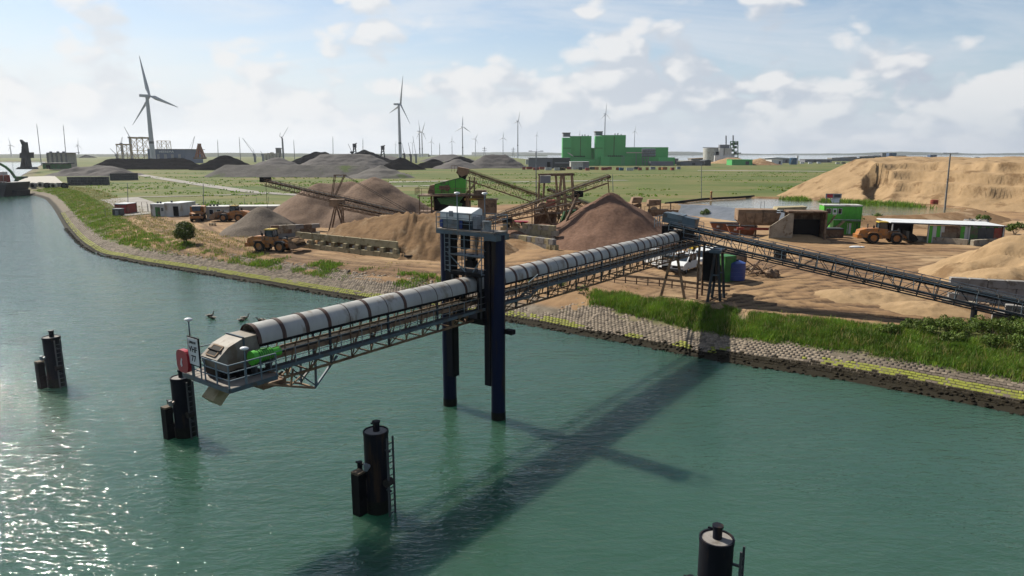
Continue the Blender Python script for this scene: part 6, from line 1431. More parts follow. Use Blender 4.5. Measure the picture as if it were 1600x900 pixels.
# cranes and masts
def mast(label, top, base_px, Y, r=None, m='grey', name='mast', cat='mast'):
    q = D(*top, Y); b0 = D(base_px, 248, Y); P = thing(name, label, cat, (b0.x, Y, 3), 0, None, world=True); r = r or Y / FPX * .55
    MB().cyl((b0.x, Y, 2), q, r * 1.1, 8, r * .7).build('pole', m, P, True); MB().cyl(q, q + Vector((0, 0, r * 5)), r * .4, 6).build('tip', m, P, True)
for l_, t_, b_, Y in (('tall thin mast at left, the nearer one to the silo building', (57.5, 196), 63.5, 900), ('tall thin mast standing behind the silo building', (99, 197.5), 103, 900), ('thin mast over the left end of the berm', (340, 221), 341, 1200), ('thin mast left of the leaning crane boom', (374, 217), 375.5, 1200), ('thin mast right of the tower crane', (459, 221), 460.5, 1200), ('thin mast over the black coal heap', (520, 216), 520.5, 1400), ('thin mast behind the small black heap', (567, 219), 567, 1400), ('thin mast between two small turbines', (687, 226), 687, 1500)): mast(l_, t_, b_, Y)
def boom_crane(label, base, tip, Y, m='craneblack', cab=3.0, w=1.2, back=True):
    q = D(*tip, Y); b0 = D(base[0], base[1], Y); P = thing('harbour_crane', label, 'crane', (b0.x, Y, 3), 0, 'cranes on the skyline', world=True); k = Y / FPX
    MB().box((b0.x, Y, (3 + b0.z) / 2), (cab * k * .9, cab * k, max(1.0, b0.z - 3))).build('pedestal', m, P); MB().box((b0.x - k * .8, Y, b0.z + k * 1.2), (cab * k * 1.2, cab * k, 2.4 * k)).build('cab', m, P)
    d = q - b0
    for s in (-.3, .3): bar('boom_chord', m, P, b0 + Vector((0, s * k, k)), q + Vector((0, s * .3 * k, 0)), w * k * .35)
    for i in range(8): bar('boom_lacing', m, P, b0 + d * (i / 8) + Vector((0, -.3 * k, k * (1 - i / 8))), b0 + d * ((i + 1) / 8) + Vector((0, .3 * k, k * (1 - i / 8))), w * k * .22)
    if back: top = b0 + Vector((-1.5 * k, 0, d.z * .35)); bar('a_frame', m, P, b0 + Vector((0, 0, k)), top, w * k * .4); rod('stay_rope', m, P, top, q, k * .12)
    return P
for l_, b_, t_, Y, m in (('pale crane boom leaning left over the long berm', (398, 243), (379, 216), 1200, 'grey'), ('thin curved boom right of the blue hall', (297, 246), (304, 213), 1100, 'grey'), ('small crane boom behind the left jacket', (183, 244), (172, 232), 1300, 'grey'), ('faint boom rising behind the tallest jacket', (203, 216), (194, 198), 1500, 'grey'), ('faint short boom above the yellow jacket', (190, 226), (191, 214), 1500, 'grey'),
                      ('dark crane boom over the black coal heap', (550, 239), (544, 225), 1000, 'craneblack'), ('leaning dark boom left of the overlapping turbines', (650, 243), (645, 213), 1100, 'grey'), ('short leaning boom at the foot of centre turbine', (632, 242), (628, 224), 1000, 'craneblack'), ('short boom right of the centre turbine', (642, 243), (638, 223), 1100, 'craneblack'), ('small crane boom beside pale refinery blocks', (411, 243), (407, 236), 1300, 'grey')):
    boom_crane(l_, b_, t_, Y, m)
P = boom_crane('tower crane with raised jib above the brown heap', (441, 216), (450, 199), 1150, 'grey', 1.0, 1.0, False); b0 = D(441, 216, 1150)
for s in (-1, 1): bar('tower_leg', 'grey', P, (b0.x + s * 1.2, 1150, 3), (b0.x + s * .9, 1150, b0.z), .7)
for i in range(9): bar('tower_lacing', 'grey', P, (b0.x - 1.1, 1150, 3 + i * 3.2), (b0.x + 1.1, 1150, 6.2 + i * 3.2), .4)
bar('counter_jib', 'grey', P, b0, b0 + Vector((-4, 0, 3)), .7); bar('apex', 'grey', P, b0 + Vector((-4, 0, 3)), b0 + Vector((-2.5, 0, 9)), .5)
P = fthing('harbour_crane', 'dark portal harbour crane at the left waterside', 'crane', 36, 560, 'cranes on the skyline'); Y = 560.
def dk(nm, poly, dep=5, m='craneblack'): MB().prism([XZ(a, b_, Y) for a, b_ in poly], Y, Y + dep).build(nm, m, P)
dk('portal_leg', [(31, 263), (33.5, 246), (36, 246), (35, 263)]); dk('portal_leg', [(40, 263), (38.5, 246), (41, 246), (44, 263)]); dk('base_pontoon', [(24, 264.5), (28, 261), (46, 261), (49, 264.5)], 9); dk('machine_house', [(30.5, 247), (30.5, 239), (42.5, 238), (42.5, 247)], 8); dk('tower_head', [(33, 239), (34, 223), (38, 222), (40.5, 239)], 4); dk('boom', [(33.5, 226), (30.5, 219), (32, 218), (38.5, 223.5)], 2); dk('counterweight', [(37, 230), (42.5, 241), (38.5, 241)], 3)
P = fthing('gantry_crane', 'reddish A frame gantry right of the blue hall', 'crane', 311, 950, 'cranes on the skyline'); Y = 950.
for a in (((305, 248), (310, 226)), ((317, 248), (311, 226))): 
    for e in (0, 8): b_, t_ = D(*a[0], Y), D(*a[1], Y); bar('leg', 'skiprust', P, b_ + Vector((0, e, 0)), t_ + Vector((0, e * .3, 0)), 1.8)
q, t_ = D(307, 240, Y), D(315, 240, Y); bar('tie', 'skiprust', P, q, t_, 1.6); MB().box(D(310.5, 226, Y) + Vector((0, 2, 0)), (3, 5, 3)).build('head_block', 'skiprust', P); MB().box(D(311, 247, Y) + Vector((0, 3, 0)), (14, 10, 2.5)).build('base_beam', 'rustbrown', P)
for l_, px, yt in (('dark pylon shaped loader on the small black heap', 554, 222.5), ('dark latticed tower right of the ore heap', 598, 226)):
    P = fthing('ship_loader', l_, 'loader tower', px, 880); Y = 880.
    for s in (-3.2, 3.2): b_, t_ = D(px + s, 246, Y), D(px + s * .25, yt + 4, Y); bar('leg', 'craneblack', P, b_, t_, 1.3)
    MB().box(D(px, yt + 5, Y), (4, 4, 5)).build('head_house', 'craneblack', P); bar('boom', 'craneblack', P, D(px, yt + 3, Y), D(px + 3.5, yt + 1, Y), 1.0)
    for k in range(4): bar('lacing', 'craneblack', P, D(px - 2.6 + k * .5, 243 - k * 4, Y), D(px + 2.2 - k * .5, 239 - k * 4, Y), .7)
P = fthing('refinery_block', 'pale stepped concrete tower above the brown heap', 'industrial building', 433, 1250); fbox(P, 'tower', 'concgrey', 430.5, 438, 232, 246, 1250, 8); fbox(P, 'tower_cap', 'grey', 430, 438.3, 231, 232.2, 1249, 10)
for k in range(5): fbox(P, 'hall', 'cream', 412 + k * 5, 416 + k * 5, 240 - (k % 3), 250, 1245 + k, 8)
# ---- left quay
qz = 3.12
def flat(nm, label, pts, m, z):
    v = [tuple(G(a, b_, z)) for a, b_ in pts]; o = MB().add(v, [tuple(range(len(v)))]).build(nm, m); tag(o, label, None, None, 'structure')
flat('pavement', 'pale concrete quay floor by the green handler', ((46, 276), (85, 274.5), (102, 289), (20, 290), (30, 282)), 'pallid', qz)
P = thing('quay_wall', 'low pale concrete wall along the near edge of quay', 'wall', GR(60, 292), 0, None, world=True)
for a, b_ in (((20, 294), (47, 293)), ((50, 292.5), (104, 292))):
    p, q = GR(*a), GR(*b_); n = 8
    for k in range(n): bar('wall_panel', 'concgrey', P, p.lerp(q, k / n) + Vector((.1, 0, .9)), p.lerp(q, (k + 1) / n) + Vector((-.1, 0, .9)), .5, 1.9)
for k, (px, m_) in enumerate(((56, 'concgrey'), (68, 'cream'), (78, 'black'), (88, 'cream'), (105, 'black'))):
    p = GR(px, 293.5); P = thing('concrete_pipe', ('grey upright concrete pipe at left of the quay wall', 'pale arched culvert ring second along the quay wall', 'black rubber ring in the middle of the quay wall', 'pale arched culvert ring right of the black ring', 'black rubber ring at the right end of quay wall')[k], 'pipe', p + Vector((0, -1.5, 0)), 0, 'pipe rings before the quay wall')
    MB().cyl((0, -.6, 1.0), (0, .6, 1.0), 1.35, 18).build('ring', m_, P, True); MB().cyl((0, -.65, 1.0), (0, -.6, 1.0), .8, 16).build('bore', 'black' if m_ != 'black' else 'darkgrey', P, True)
P = thing('material_handler', 'green material handler with curved boom on the left quay', 'material handler', GR(29, 283), 0, None, world=True); p = GR(29, 283); Y = p.y
MB().prism([XZ(23, 282, Y), XZ(24, 275.5, Y), XZ(36, 275.5, Y), XZ(36.5, 282, Y)], Y, Y + 4).build('upper_body', 'greendark', P); MB().prism([XZ(22, 285, Y), XZ(22.5, 282, Y), XZ(34, 282, Y), XZ(35, 285, Y)], Y - .5, Y + 5).build('undercarriage', 'black', P); MB().prism([XZ(33, 279, Y), XZ(33, 276, Y), XZ(37.5, 276, Y), XZ(37.5, 279, Y)], Y, Y + 3).build('engine_cover', 'darkgrey', P)
pts = [(24, 278), (17, 268), (9, 261), (0, 256), (-12, 254)]
for a, b_ in zip(pts[:-1], pts[1:]): bar('boom', 'greendark', P, D(*a, Y + 2) , D(*b_, Y + 2), .9, 1.3)
# moored ship at the left edge
P = thing('cargo_ship', 'bow of a dark hulled ship with red deck gear at left edge', 'ship', G(-6, 307, 0), 0, None, world=True); p = G(-6, 307, 0); Y = p.y
MB().prism([XZ(-40, 309, Y), XZ(5, 309, Y), XZ(10.5, 286, Y), XZ(-40, 286, Y)], Y, Y + 14).build('hull', 'craneblack', P); MB().prism([XZ(-40, 289, Y), XZ(9.8, 289, Y), XZ(10.6, 285.5, Y), XZ(-40, 285.5, Y)], Y - .1, Y + 14.1).build('bulwark', 'darkgrey', P)
MB().box(D(2, 280, Y + 5), (3.2, 6, 3.4)).build('winch_house', 'redrust', P); MB().box(D(-3, 276, Y + 7), (4, 6, 4)).build('deck_house', 'offwhite', P); rod('mast', 'offwhite', P, D(5, 285, Y + 4), D(5, 268, Y + 4), .18); bar('rail', 'offwhite', P, D(-20, 283.8, Y), D(10, 283.8, Y), .15)
for px in (-6, -1, 4, 9): bar('rail_post', 'offwhite', P, D(px, 286, Y), D(px, 283.8, Y), .14)
P = thing('work_pontoon', 'dark steel pontoon moored beside the ship bow', 'pontoon', G(18, 306, 0), 0, None, world=True); Y = G(18, 306, 0).y
MB().prism([XZ(11, 307, Y), XZ(10, 297, Y), XZ(27, 297.5, Y), XZ(26, 307, Y)], Y, Y + 8).build('hull', 'craneblack', P); MB().box(D(14, 294, Y + 3), (1.8, 2.4, 2.2)).build('wheelhouse', 'offwhite', P); MB().box(D(21, 296.5, Y + 3), (2.4, 3, .8)).build('cargo', 'concyellow', P)
P = thing('dark_block_wall', 'dark block wall in front of the grey rubble heap', 'wall', GR(140, 290), 0, None, world=True)
for a, b_ in (((107, 290), (171, 289.5)), ((172, 282.5), (216, 281.5))):
    p, q = GR(*a), GR(*b_); n = 12
    for r in range(3):
        for k in range(n): bar('concrete_block', 'darkgrey', P, p.lerp(q, k / n) + Vector((.05, 0, .75 + r * 1.3)), p.lerp(q, (k + 1) / n) + Vector((-.05, 0, .75 + r * 1.3)), 1.2, 1.26)
# ---- the green power plant
P = fthing('green_plant', 'tall green clad power plant of two boiler blocks with low hall', 'power plant', 960, 850); Y = 850.
def gp(nm, m, a, b_, c, d, dy=0, dep=30): return fbox(P, nm, m, a, b_, c, d, Y + dy, dep)
gp('boiler_block', 'plantgreen', 891.5, 923.3, 212.5, 262, 8, 14); gp('stair_tower', 'plantgreen2', 879, 892, 215, 262, 4, 12); gp('base_block', 'plantgreen', 883, 930, 249, 262, -2, 20); gp('link_block', 'plantgreen', 924, 932, 231, 262, 14, 14)
gp('boiler_block', 'plantgreen', 942.5, 976.5, 211, 262, 4, 40); gp('stair_tower', 'plantgreen2', 930.3, 943, 212.5, 262, 0, 9); gp('base_block', 'plantgreen2', 939, 952, 245, 262, -6, 20); gp('base_block', 'plantgreen', 952, 982, 245.5, 262, -5, 20)
gp('turbine_hall', 'plantgreen', 976.5, 1043, 230, 262, 6, 50); gp('low_hall', 'plantgreen', 980, 1054, 246, 262, -3, 20); gp('side_hall', 'plantgreen2', 1030, 1052, 246.5, 262, -5, 15); gp('annex', 'hallgrey', 1016, 1052, 252, 262, -10, 15)
for a, b_ in ((907, 930), (959.5, 975)): gp('panel_joint', 'greendark', a - .25, a + .25, 213, 245, 3.8 if a > 940 else 7.8, 1)
for a, z in ((880.5, 207.5), (931, 205.5)): gp('roof_plant', 'hallgrey', a, a + 10.5, z, z + 6, 6, 14); gp('roof_plant_cap', 'rustbrown', a - 1.2, a + 11.5, z - .4, z + .4, 5, 16)
for a, z in ((910, 210.5), (914, 210), (919, 211), (961, 208.5), (965.5, 208), (970.5, 209.5)): q = D(a, z + 4, Y + 20); P_ = MB().cyl(q - Vector((0, 0, 2)), D(a, z, Y + 20), .7, 10).build('roof_stack', 'grey', P, True)
for a in (880, 930): gp('wall_step', 'greendark', a - .5, a + 12, 231, 231.8, 3 if a < 900 else -1, 2)
for k in range(8): gp('dark_louvre', 'black', 897 + k * 2.2, 898.6 + k * 2.2, 243.5, 245, 7.2, 1); gp('dark_louvre', 'black', 950 + k * 3, 952 + k * 3, 243, 244.6, 3.2, 1)
for z in (232.5, 236.5, 240.5): q, t_ = D(1003, z + 2, Y - 8), D(1024, z + 2, Y - 8); MB().cyl(q, t_, 1.9, 14).build('silver_duct', 'galv', P, True)
for px in (1004, 1008, 1013): bar('duct_column', 'hallgrey', P, D(px, 233, Y - 10), D(px, 258.5, Y - 10), .8)
for z in (238, 243, 248, 253): bar('duct_beam', 'hallgrey', P, D(1003, z, Y - 10.5), D(1014, z, Y - 10.5), .6)
bar('pipe_bridge', 'cream', P, D(979, 238.5, Y - 8), D(1006, 238.5, Y - 8), 1.2); bar('bridge_column', 'hallgrey', P, D(994, 239, Y - 8), D(994, 258, Y - 8), .8)
bar('fuel_chute', 'offwhite', P, D(887, 238.5, Y - 1), D(895, 243.5, Y - 1), 1.2)
for px in (972, 975): bar('lattice_mast', 'hallgrey', P, D(px, 243, Y - 12), D(px, 259, Y - 12), .5)
P = fthing('grey_hall', 'long low grey hall left of the green plant', 'hall', 855, 690); fbox(P, 'wall', 'hallgrey', 826, 864, 247, 264, 690, 25); fbox(P, 'wall', 'darkgrey', 864, 891, 246.5, 264, 688, 27); fbox(P, 'roof', 'grey', 825.5, 864, 246.4, 247.1, 689, 27); fbox(P, 'door', 'black', 855, 860, 253, 264, 689.2, 1); fbox(P, 'window_band', 'grey', 867, 889, 253.5, 255.5, 687.3, 1); fbox(P, 'gable', 'offwhite', 821.5, 826, 249, 257, 691, 10)
P = fthing('white_store', 'white box shaped store in front of the green plant', 'store', 905, 660); fbox(P, 'wall', 'offwhite', 892, 911, 253, 264, 660, 14); fbox(P, 'side_wall', 'grey', 911, 920.5, 253, 264, 661, 14); fbox(P, 'roof', 'whitepaint', 891.6, 921, 252.5, 253.1, 659, 17)
rr = random.Random(4)
CN = dict(redrust='red', orange='orange', offwhite='white', darkgrey='dark', tankblue='blue', grey='grey', whitepaint='bright white')
ORD = 'one two three four five six seven eight nine ten eleven twelve thirteen fourteen fifteen sixteen seventeen eighteen nineteen twenty twenty-one twenty-two twenty-three twenty-four twenty-five twenty-six'.split()
for k in range(26):
    px = 820 + k * 9.6 + rr.uniform(-3, 3); m_ = rr.choice(('redrust', 'orange', 'offwhite', 'darkgrey', 'redrust', 'tankblue', 'grey')); Yk = rr.uniform(600, 650); p = D(px, 262, Yk)
    if px > 1062: break
    P = thing('plant_container', '%s container number along the plant yard edge' % m_, 'container', (p.x, Yk, 3), rr.uniform(-.2, .2), 'small containers and vehicles in the plant yard')
    P['label'] = 'small %s container, number %s from the left before the green plant' % (CN[m_], ORD[k])
    l_ = rr.uniform(2.5, 6); MB().box((0, 0, 1.3), (l_, 2.4, 2.4)).build('body', m_, P); MB().box((0, 0, 2.55), (l_ + .1, 2.5, .12)).build('lid', 'grey', P)
P = fthing('yard_bush', 'rounded dark green bush before the grey hall', 'bush', 874, 610)
x_, z_ = XZ(875, 259, 610); b = MB(); rb = random.Random(3)
for k in range(260): a = rb.uniform(0, 6.28); r_ = rb.uniform(0, 1) ** .5 * 5; zz = 3 + rb.uniform(0, 1) * 4 * (1 - (r_ / 5.5) ** 2); c_ = Vector((x_ + r_ * math.cos(a), 612 + r_ * math.sin(a) * .6, zz)); u_ = Vector((rb.uniform(-1, 1), rb.uniform(-1, 1), rb.uniform(-1, 1))).normalized(); v_ = u_.orthogonal().normalized(); b.add([c_ - u_ * .7, c_ + v_ * .7, c_ + u_ * .7, c_ - v_ * .7], [(0, 1, 2, 3)])
b.build('crown', 'treefar', P, fix=False)
# ---- factories to the right
P = fthing('cement_works', 'white factory with dark steel frame tower and two chimneys', 'factory', 1125, 1080); Y = 1080.
q, t_ = D(1112, 252, Y + 10), D(1112, 231, Y + 10); MB().cyl(q - Vector((0, 0, 2)), t_, 13, 24).build('white_tank', 'offwhite', P, True); fbox(P, 'block', 'whitepaint', 1124, 1131, 231.5, 256, Y - 8, 14); fbox(P, 'block', 'offwhite', 1131, 1142, 231.5, 256, Y - 8, 14); fbox(P, 'hall', 'whitepaint', 1117, 1147, 243, 256, Y - 10, 12); fbox(P, 'dark_opening', 'black', 1119, 1123, 237, 242, Y - 9, 2)
for a in (1141.5, 1147, 1153): bar('frame_column', 'greendark', P, D(a, 221, Y), D(a, 254, Y), 1.2)
for z in (221, 226, 231, 236, 241, 246): bar('frame_beam', 'greendark', P, D(1141, z, Y), D(1153.5, z, Y), 1.1)
for k, (a, z) in enumerate(((1144, 224), (1149, 229), (1144, 234), (1149, 238), (1150, 223), (1145, 243))): MB().cyl(D(a, z + 3, Y + 4), D(a, z - 1, Y + 4), 2.4, 12).build('process_vessel', 'darkgrey' if k % 2 else 'hallgrey', P, True)
for a, z in ((1134.5, 212), (1145.5, 211.5)): MB().cyl(D(a, 232, Y + 5), D(a, z, Y + 5), 1.0, 12).build('chimney', 'hallgrey', P, True)
fbox(P, 'roof_plant', 'hallgrey', 1125, 1140, 226, 231.5, Y - 4, 8); bar('pipe_rack', 'grey', P, D(1098, 230.5, Y - 3), D(1124, 231, Y - 3), 1.0); fbox(P, 'platform', 'hallgrey', 1152, 1158, 238.5, 240, Y, 6)
def shed(name, label, cat, px0, px1, yt, Y, wall, roof, dep=22, ridge_=0):
    P = fthing(name, label, cat, (px0 + px1) / 2, Y); x0, zt = XZ(px0, yt, Y); x1, _ = XZ(px1, yt, Y); MB().box(((x0 + x1) / 2, Y + dep / 2, (3 + zt) / 2), (x1 - x0, dep, zt - 3)).build('wall', wall, P)
    e = .6; MB().prism([(x0 - e, zt), (x1 + e, zt), (x1 + e, zt + .3), ((x0 + x1) / 2, zt + .3 + ridge_), (x0 - e, zt + .3)], Y - .6, Y + dep + .6).build('roof', roof, P)
    n = max(2, int((x1 - x0) / 9))
    for k in range(n): MB().box((x0 + (x1 - x0) * (k + .5) / n, Y - .15, 3 + (zt - 3) * .4), ((x1 - x0) / n * .35, .3, (zt - 3) * .6)).build('door', 'darkgrey' if k % 2 else wall, P)
    return P
shed('green_shed', 'bright green shed in the row beyond the field', 'shed', 1144, 1176, 249.5, 880, 'plantgreen', 'plantgreen2'); shed('barrel_shed', 'long low grey green shed right of the green plant', 'shed', 1064, 1104, 252.5, 850, 'hallgrey', 'concgrey', ridge_=1); shed('round_end_shed', 'dark rounded store at the end of the grey green shed', 'shed', 1101, 1111, 251.5, 845, 'darkgrey', 'darkgrey', ridge_=1.2)
shed('white_factory', 'white flat factory hall left of the blue tank', 'factory', 1206, 1223, 249.5, 930, 'whitepaint', 'offwhite'); shed('white_roof_hall', 'long pale roofed hall behind the white factory', 'hall', 1195, 1234, 247.5, 1080, 'grey', 'whitepaint', ridge_=1.5); shed('tan_hall', 'long tan roofed hall behind the cement works', 'hall', 1080, 1145, 248, 1180, 'concgrey', 'sanddry', ridge_=2); shed('far_hall', 'low grey factory hall right of the blue tank', 'hall', 1258, 1300, 249, 1150, 'hallgrey', 'concgrey'); shed('grey_office', 'grey office block at the right end of plant fence', 'office', 1040, 1060, 248, 960, 'hallgrey', 'grey')
def tank(label, px0, px1, yt, Y, m, group=None):
    P = fthing('storage_tank', label, 'tank', (px0 + px1) / 2, Y, group); x0, zt = XZ(px0, yt, Y); x1, _ = XZ(px1, yt, Y); r = (x1 - x0) / 2; c_ = ((x0 + x1) / 2, Y + r)
    MB().cyl((*c_, 2.5), (*c_, zt), r, 28).build('shell', m, P, True); MB().cyl((*c_, zt), (*c_, zt + r * .12), r * 1.01, 28, r * .2).build('roof', 'grey' if m != 'tankblue' else 'tankblue', P, True); bar('stair', 'grey', P, (x0, Y + r * .6, 3), (c_[0] - r * .5, Y - .2, zt), .4)
tank('dark blue storage tank standing alone beyond the field', 1236.5, 1247.5, 247, 930, 'tankblue'); tank('white storage tank, left of two above the sand bank', 1523, 1534.5, 245.5, 1200, 'whitepaint', 'white tanks'); tank('white storage tank, right of two above the sand bank', 1543, 1556, 246, 1150, 'whitepaint', 'white tanks'); tank('small white tank right of the two above sand bank', 1565, 1574, 247.5, 1200, 'offwhite'); tank('slim white silo behind the blue tank', 1245.5, 1248.5, 243, 1000, 'whitepaint')
P = fthing('jetty_works', 'long grey riverside works with boxy towers above the sand slope', 'industrial works', 1380, 1350); Y = 1350.
for k in range(11): fbox(P, 'hall_bay', 'hallgrey' if k % 2 else 'concgrey', 1300 + k * 12.8, 1312.4 + k * 12.8, 246.5 - (k % 3) * .8 - (2 if 3 < k < 10 else 0), 254, Y + k % 3, 20)
fbox(P, 'tower', 'hallgrey', 1379, 1384, 239, 250, Y - 3, 10); fbox(P, 'tower', 'bluehall', 1389.5, 1392.5, 239, 250, Y - 3, 10); fbox(P, 'tower', 'tankblue', 1394.5, 1400, 239, 250, Y - 4, 10); fbox(P, 'tower', 'bluehall', 1454, 1462.5, 242, 254, Y - 4, 10); fbox(P, 'long_roof', 'grey', 1340, 1442, 244.4, 245, Y - 2, 24)
shed('white_low_hall', 'long low white roof just above the sand bank', 'hall', 1473, 1522, 247.5, 1250, 'offwhite', 'whitepaint', ridge_=.8)
for k in range(14):
    px = 1255 + k * 15 + rr.uniform(-5, 5); p = D(px, 252, 1000); mv = rr.choice(('offwhite', 'grey', 'redrust', 'whitepaint', 'darkgrey')); P = thing('parked_van', 'tiny %s van, number %s from the left beyond the green field' % (CN[mv], ORD[k]), 'van', (p.x, 1000 + rr.uniform(-20, 20), 3), 0, 'vehicles beyond the green field'); MB().prism([(-3, .3), (-3, 2.6), (1.5, 2.6), (2.6, 1.4), (3, .3)], -1, 1).build('body', mv, P); MB().prism([(1.5, 2.4), (2.4, 1.5), (1.4, 1.5)], -1.02, 1.02).build('window', 'glass', P)
for l_, a, b_ in (('transmission pylon between the small turbines', 757, 229), ('transmission pylon left of the grey hall', 802, 230)):
    P = fthing('pylon', l_, 'pylon', a, 2400); Y = 2400.
    for s in (-1.6, 1.6): bar('leg', 'hallgrey', P, D(a + s, 246, Y), D(a, b_, Y), 1.2)
    for z in (3, 6): bar('cross_arm', 'hallgrey', P, D(a - 3.5, b_ + z, Y), D(a + 3.5, b_ + z, Y), 1.0)
# ================================================================== bank stones and plants
def project(x, y, z):
    f = y * _c - (z - CAMH) * _s; up = y * _s + (z - CAMH) * _c
    return 800 + FPX * x / f, 450 - FPX * up / f
def walk_shore(step, start=1, stop=None):
    """points every step metres along the water line with tangent and inland normal"""
    pts = [np.array(p) for p in SHORE[start:stop]]; out = []; carry = 0.0
    pts = [np.array(p) for p in smooth_line([tuple(p) for p in pts], 5)]
    for a, b_ in zip(pts[:-1], pts[1:]):
        L_ = np.linalg.norm(b_ - a); t = (b_ - a) / max(L_, 1e-9); n = np.array([t[1], -t[0]])
        k = carry
        while k < L_: out.append((a + t * k, t, n)); k += step
        carry = k - L_
    return out
BANK = thing('embankment', 'sloping stone block revetment along the whole water edge', 'embankment', (17.5, 56, 0))
INV[BANK.name] = Matrix.Translation((17.5, 56, 0)).inverted()
def build_stones():
    blocks = []; rr = random.Random(11)
    LB, DB = .40, .33
    q0, _, n0 = walk_shore(50, 1, 16)[0]
    sgn = 1 if shore_d(q0[0] + n0[0] * 2, q0[1] + n0[1] * 2)[0] > 0 else -1
    for row in range(19):
        d0 = 1.0 + row * DB; P_ = walk_shore(LB, 1, 18)
        arr = np.array([(p[0] + n[0] * sgn * d0, p[1] + n[1] * sgn * d0) for p, t, n in P_])
        dd = shore_d(arr[:, 0], arr[:, 1]); px, py = project(arr[:, 0], arr[:, 1], np.interp(dd, *PROF))
        cn = np.clip(fbm(arr[:, 0] * .45, arr[:, 1] * .45, 3, 141) * 2.2 + .5, .07, .93)
        for i, (p, t, n) in enumerate(P_):
            if not (-30 < px[i] < 1680): continue
            if px[i] < 120 and rr.random() < .35: continue
            if abs(dd[i] - d0) > 1.0: continue
            t_ = Vector((t[0], t[1], 0)); n_ = Vector((n[0] * sgn, n[1] * sgn, 0))
            off = LB / 2 if row % 2 else 0; x, y = arr[i] + t * off; z = float(np.interp(dd[i], *PROF))
            d = d0; X = px[i]
            pale = .9 if 1120 < X < 1325 and d < 4.4 else (.12 if X >= 1325 else (.72 if X > 780 else .45))
            alg = ((.97 if X < 700 else .6 if X < 900 else .25) if 1.1 < d < 2.3 else .0) if X < 1120 else ((.10 if X < 1285 else .96) if 1.7 < d < 2.75 else (.25 if d < 3.1 and X > 1320 else .0))
            m = 'stoneweed' if d < (1.9 if X > 1120 else 1.15) + rr.uniform(-.15, .15) else ('stonealgae' if float(cn[i]) + rr.uniform(-.06, .06) < alg else ('stonepale' if rr.random() < pale else 'stonegrey'))
            lim = 8 if not 360 < X < 960 else 14
            if row > lim and rr.random() < (row - lim) * .18: continue
            if row > lim + 5: continue
            blocks.append((x, y, z, t_, n_, m, rr.uniform(.0, .035), rr.uniform(-.012, .012)))
    blocks.sort(key=lambda b: (b[0] ** 2 + b[1] ** 2))
    inview = [b for b in blocks if project(b[0], b[1], b[2])[0] < 1595]
    big = inview[:300]; bs = set(id(b) for b in big); rest = [b for b in blocks if id(b) not in bs]
    sl = math.atan2(.30, 1)
    def corners(b):
        x, y, z, t, n, m, h, tw = b; up = Vector((-n.x * math.sin(sl), -n.y * math.sin(sl), math.cos(sl))); sv = Vector((n.x * math.cos(sl), n.y * math.cos(sl), math.sin(sl)))
        c = Vector((x, y, z)); a, e = LB / 2 - .012, DB / 2 - .016; v = []
        for k, q in ((-.18, 1.0), (h, .94)):
            for sx, sy in ((-1, -1), (1, -1), (1, 1), (-1, 1)): v.append(c + t * a * sx * q + sv * e * sy * q + up * (k + tw * sx * (1 if k > 0 else 0)))
        return v
    FS = [(4, 5, 6, 7), (0, 1, 5, 4), (1, 2, 6, 5), (2, 3, 7, 6), (3, 0, 4, 7)]
    proto = {}
    for b in big:
        x, y, z, t, n, m, h, tw = b
        if m not in proto:
            a, e = LB / 2 - .012, DB / 2 - .016; v = [(a * sx * q, e * sy * q, k) for k, q in ((-.18, 1.0), (.08, .94)) for sx, sy in ((-1, -1), (1, -1), (1, 1), (-1, 1))]
            me = bpy.data.meshes.new('revetment_block'); me.from_pydata(v, [], FS); me.materials.append(M[m]); proto[m] = me
        o = bpy.data.objects.new('revetment_block', proto[m]); sv = Vector((n.x * math.cos(sl), n.y * math.cos(sl), math.sin(sl))); up = t.cross(sv).normalized()
        if up.z < 0: up = -up
        xx = sv.cross(up).normalized(); R = Matrix((xx, sv, up)).transposed() @ Matrix.Rotation(tw * 2, 3, 'X')
        o.matrix_basis = Matrix.LocRotScale(Vector((x, y, z + h - .08)), R, Vector((1, 1, 1))); link(o, BANK)
    names = ['stonepale', 'stonegrey', 'stonealgae', 'stoneweed']; v = []; f = []; mi = []
    for i, b in enumerate(rest):
        v += corners(b); f += [tuple(q + i * 8 for q in ff) for ff in FS]; mi += [names.index(b[5])] * 5
    o = npmesh('revetment_blocks', np.array([tuple(a) for a in v]), np.array(f), names, BANK, False, mi=mi); o['kind'] = 'stuff'
    import bmesh
    bm = bmesh.new(); bm.from_mesh(o.data); bmesh.ops.recalc_face_normals(bm, faces=bm.faces); bm.to_mesh(o.data); bm.free()
    # weed covered rubble at the water line
    v = []; f = []; n8 = [(-1, -1, -1), (1, -1, -1), (1, 1, -1), (-1, 1, -1), (-1, -1, 1), (1, -1, 1), (1, 1, 1), (-1, 1, 1)]; FF = FS + [(3, 2, 1, 0)]
    for p, t, n in walk_shore(.07, 1, 17):
        if rr.random() < .2: continue
        d = rr.uniform(-.9, 1.6) if project(p[0], p[1], 0)[0] > 900 else rr.uniform(-.5, .5); x, y = p + n * sgn * d + t * rr.uniform(-.2, .2); z = float(np.interp(d, *PROF)); s = rr.uniform(.05, .16) * (1.4 if d < 0 else 1); k = len(v); a = rr.uniform(0, 6.28)
        for cx, cy, cz in n8:
            jx, jy, jz = (rr.uniform(.55, 1.1) for _ in range(3)); v.append((x + (cx * math.cos(a) - cy * math.sin(a)) * s * jx, y + (cx * math.sin(a) + cy * math.cos(a)) * s * jy, z + .02 + cz * s * .6 * jz))
        f += [tuple(q + k for q in ff) for ff in FF]
    o = npmesh('weedy_rubble', np.array(v), np.array(f), 'stoneweed', BANK, True); o['kind'] = 'stuff'
build_stones()
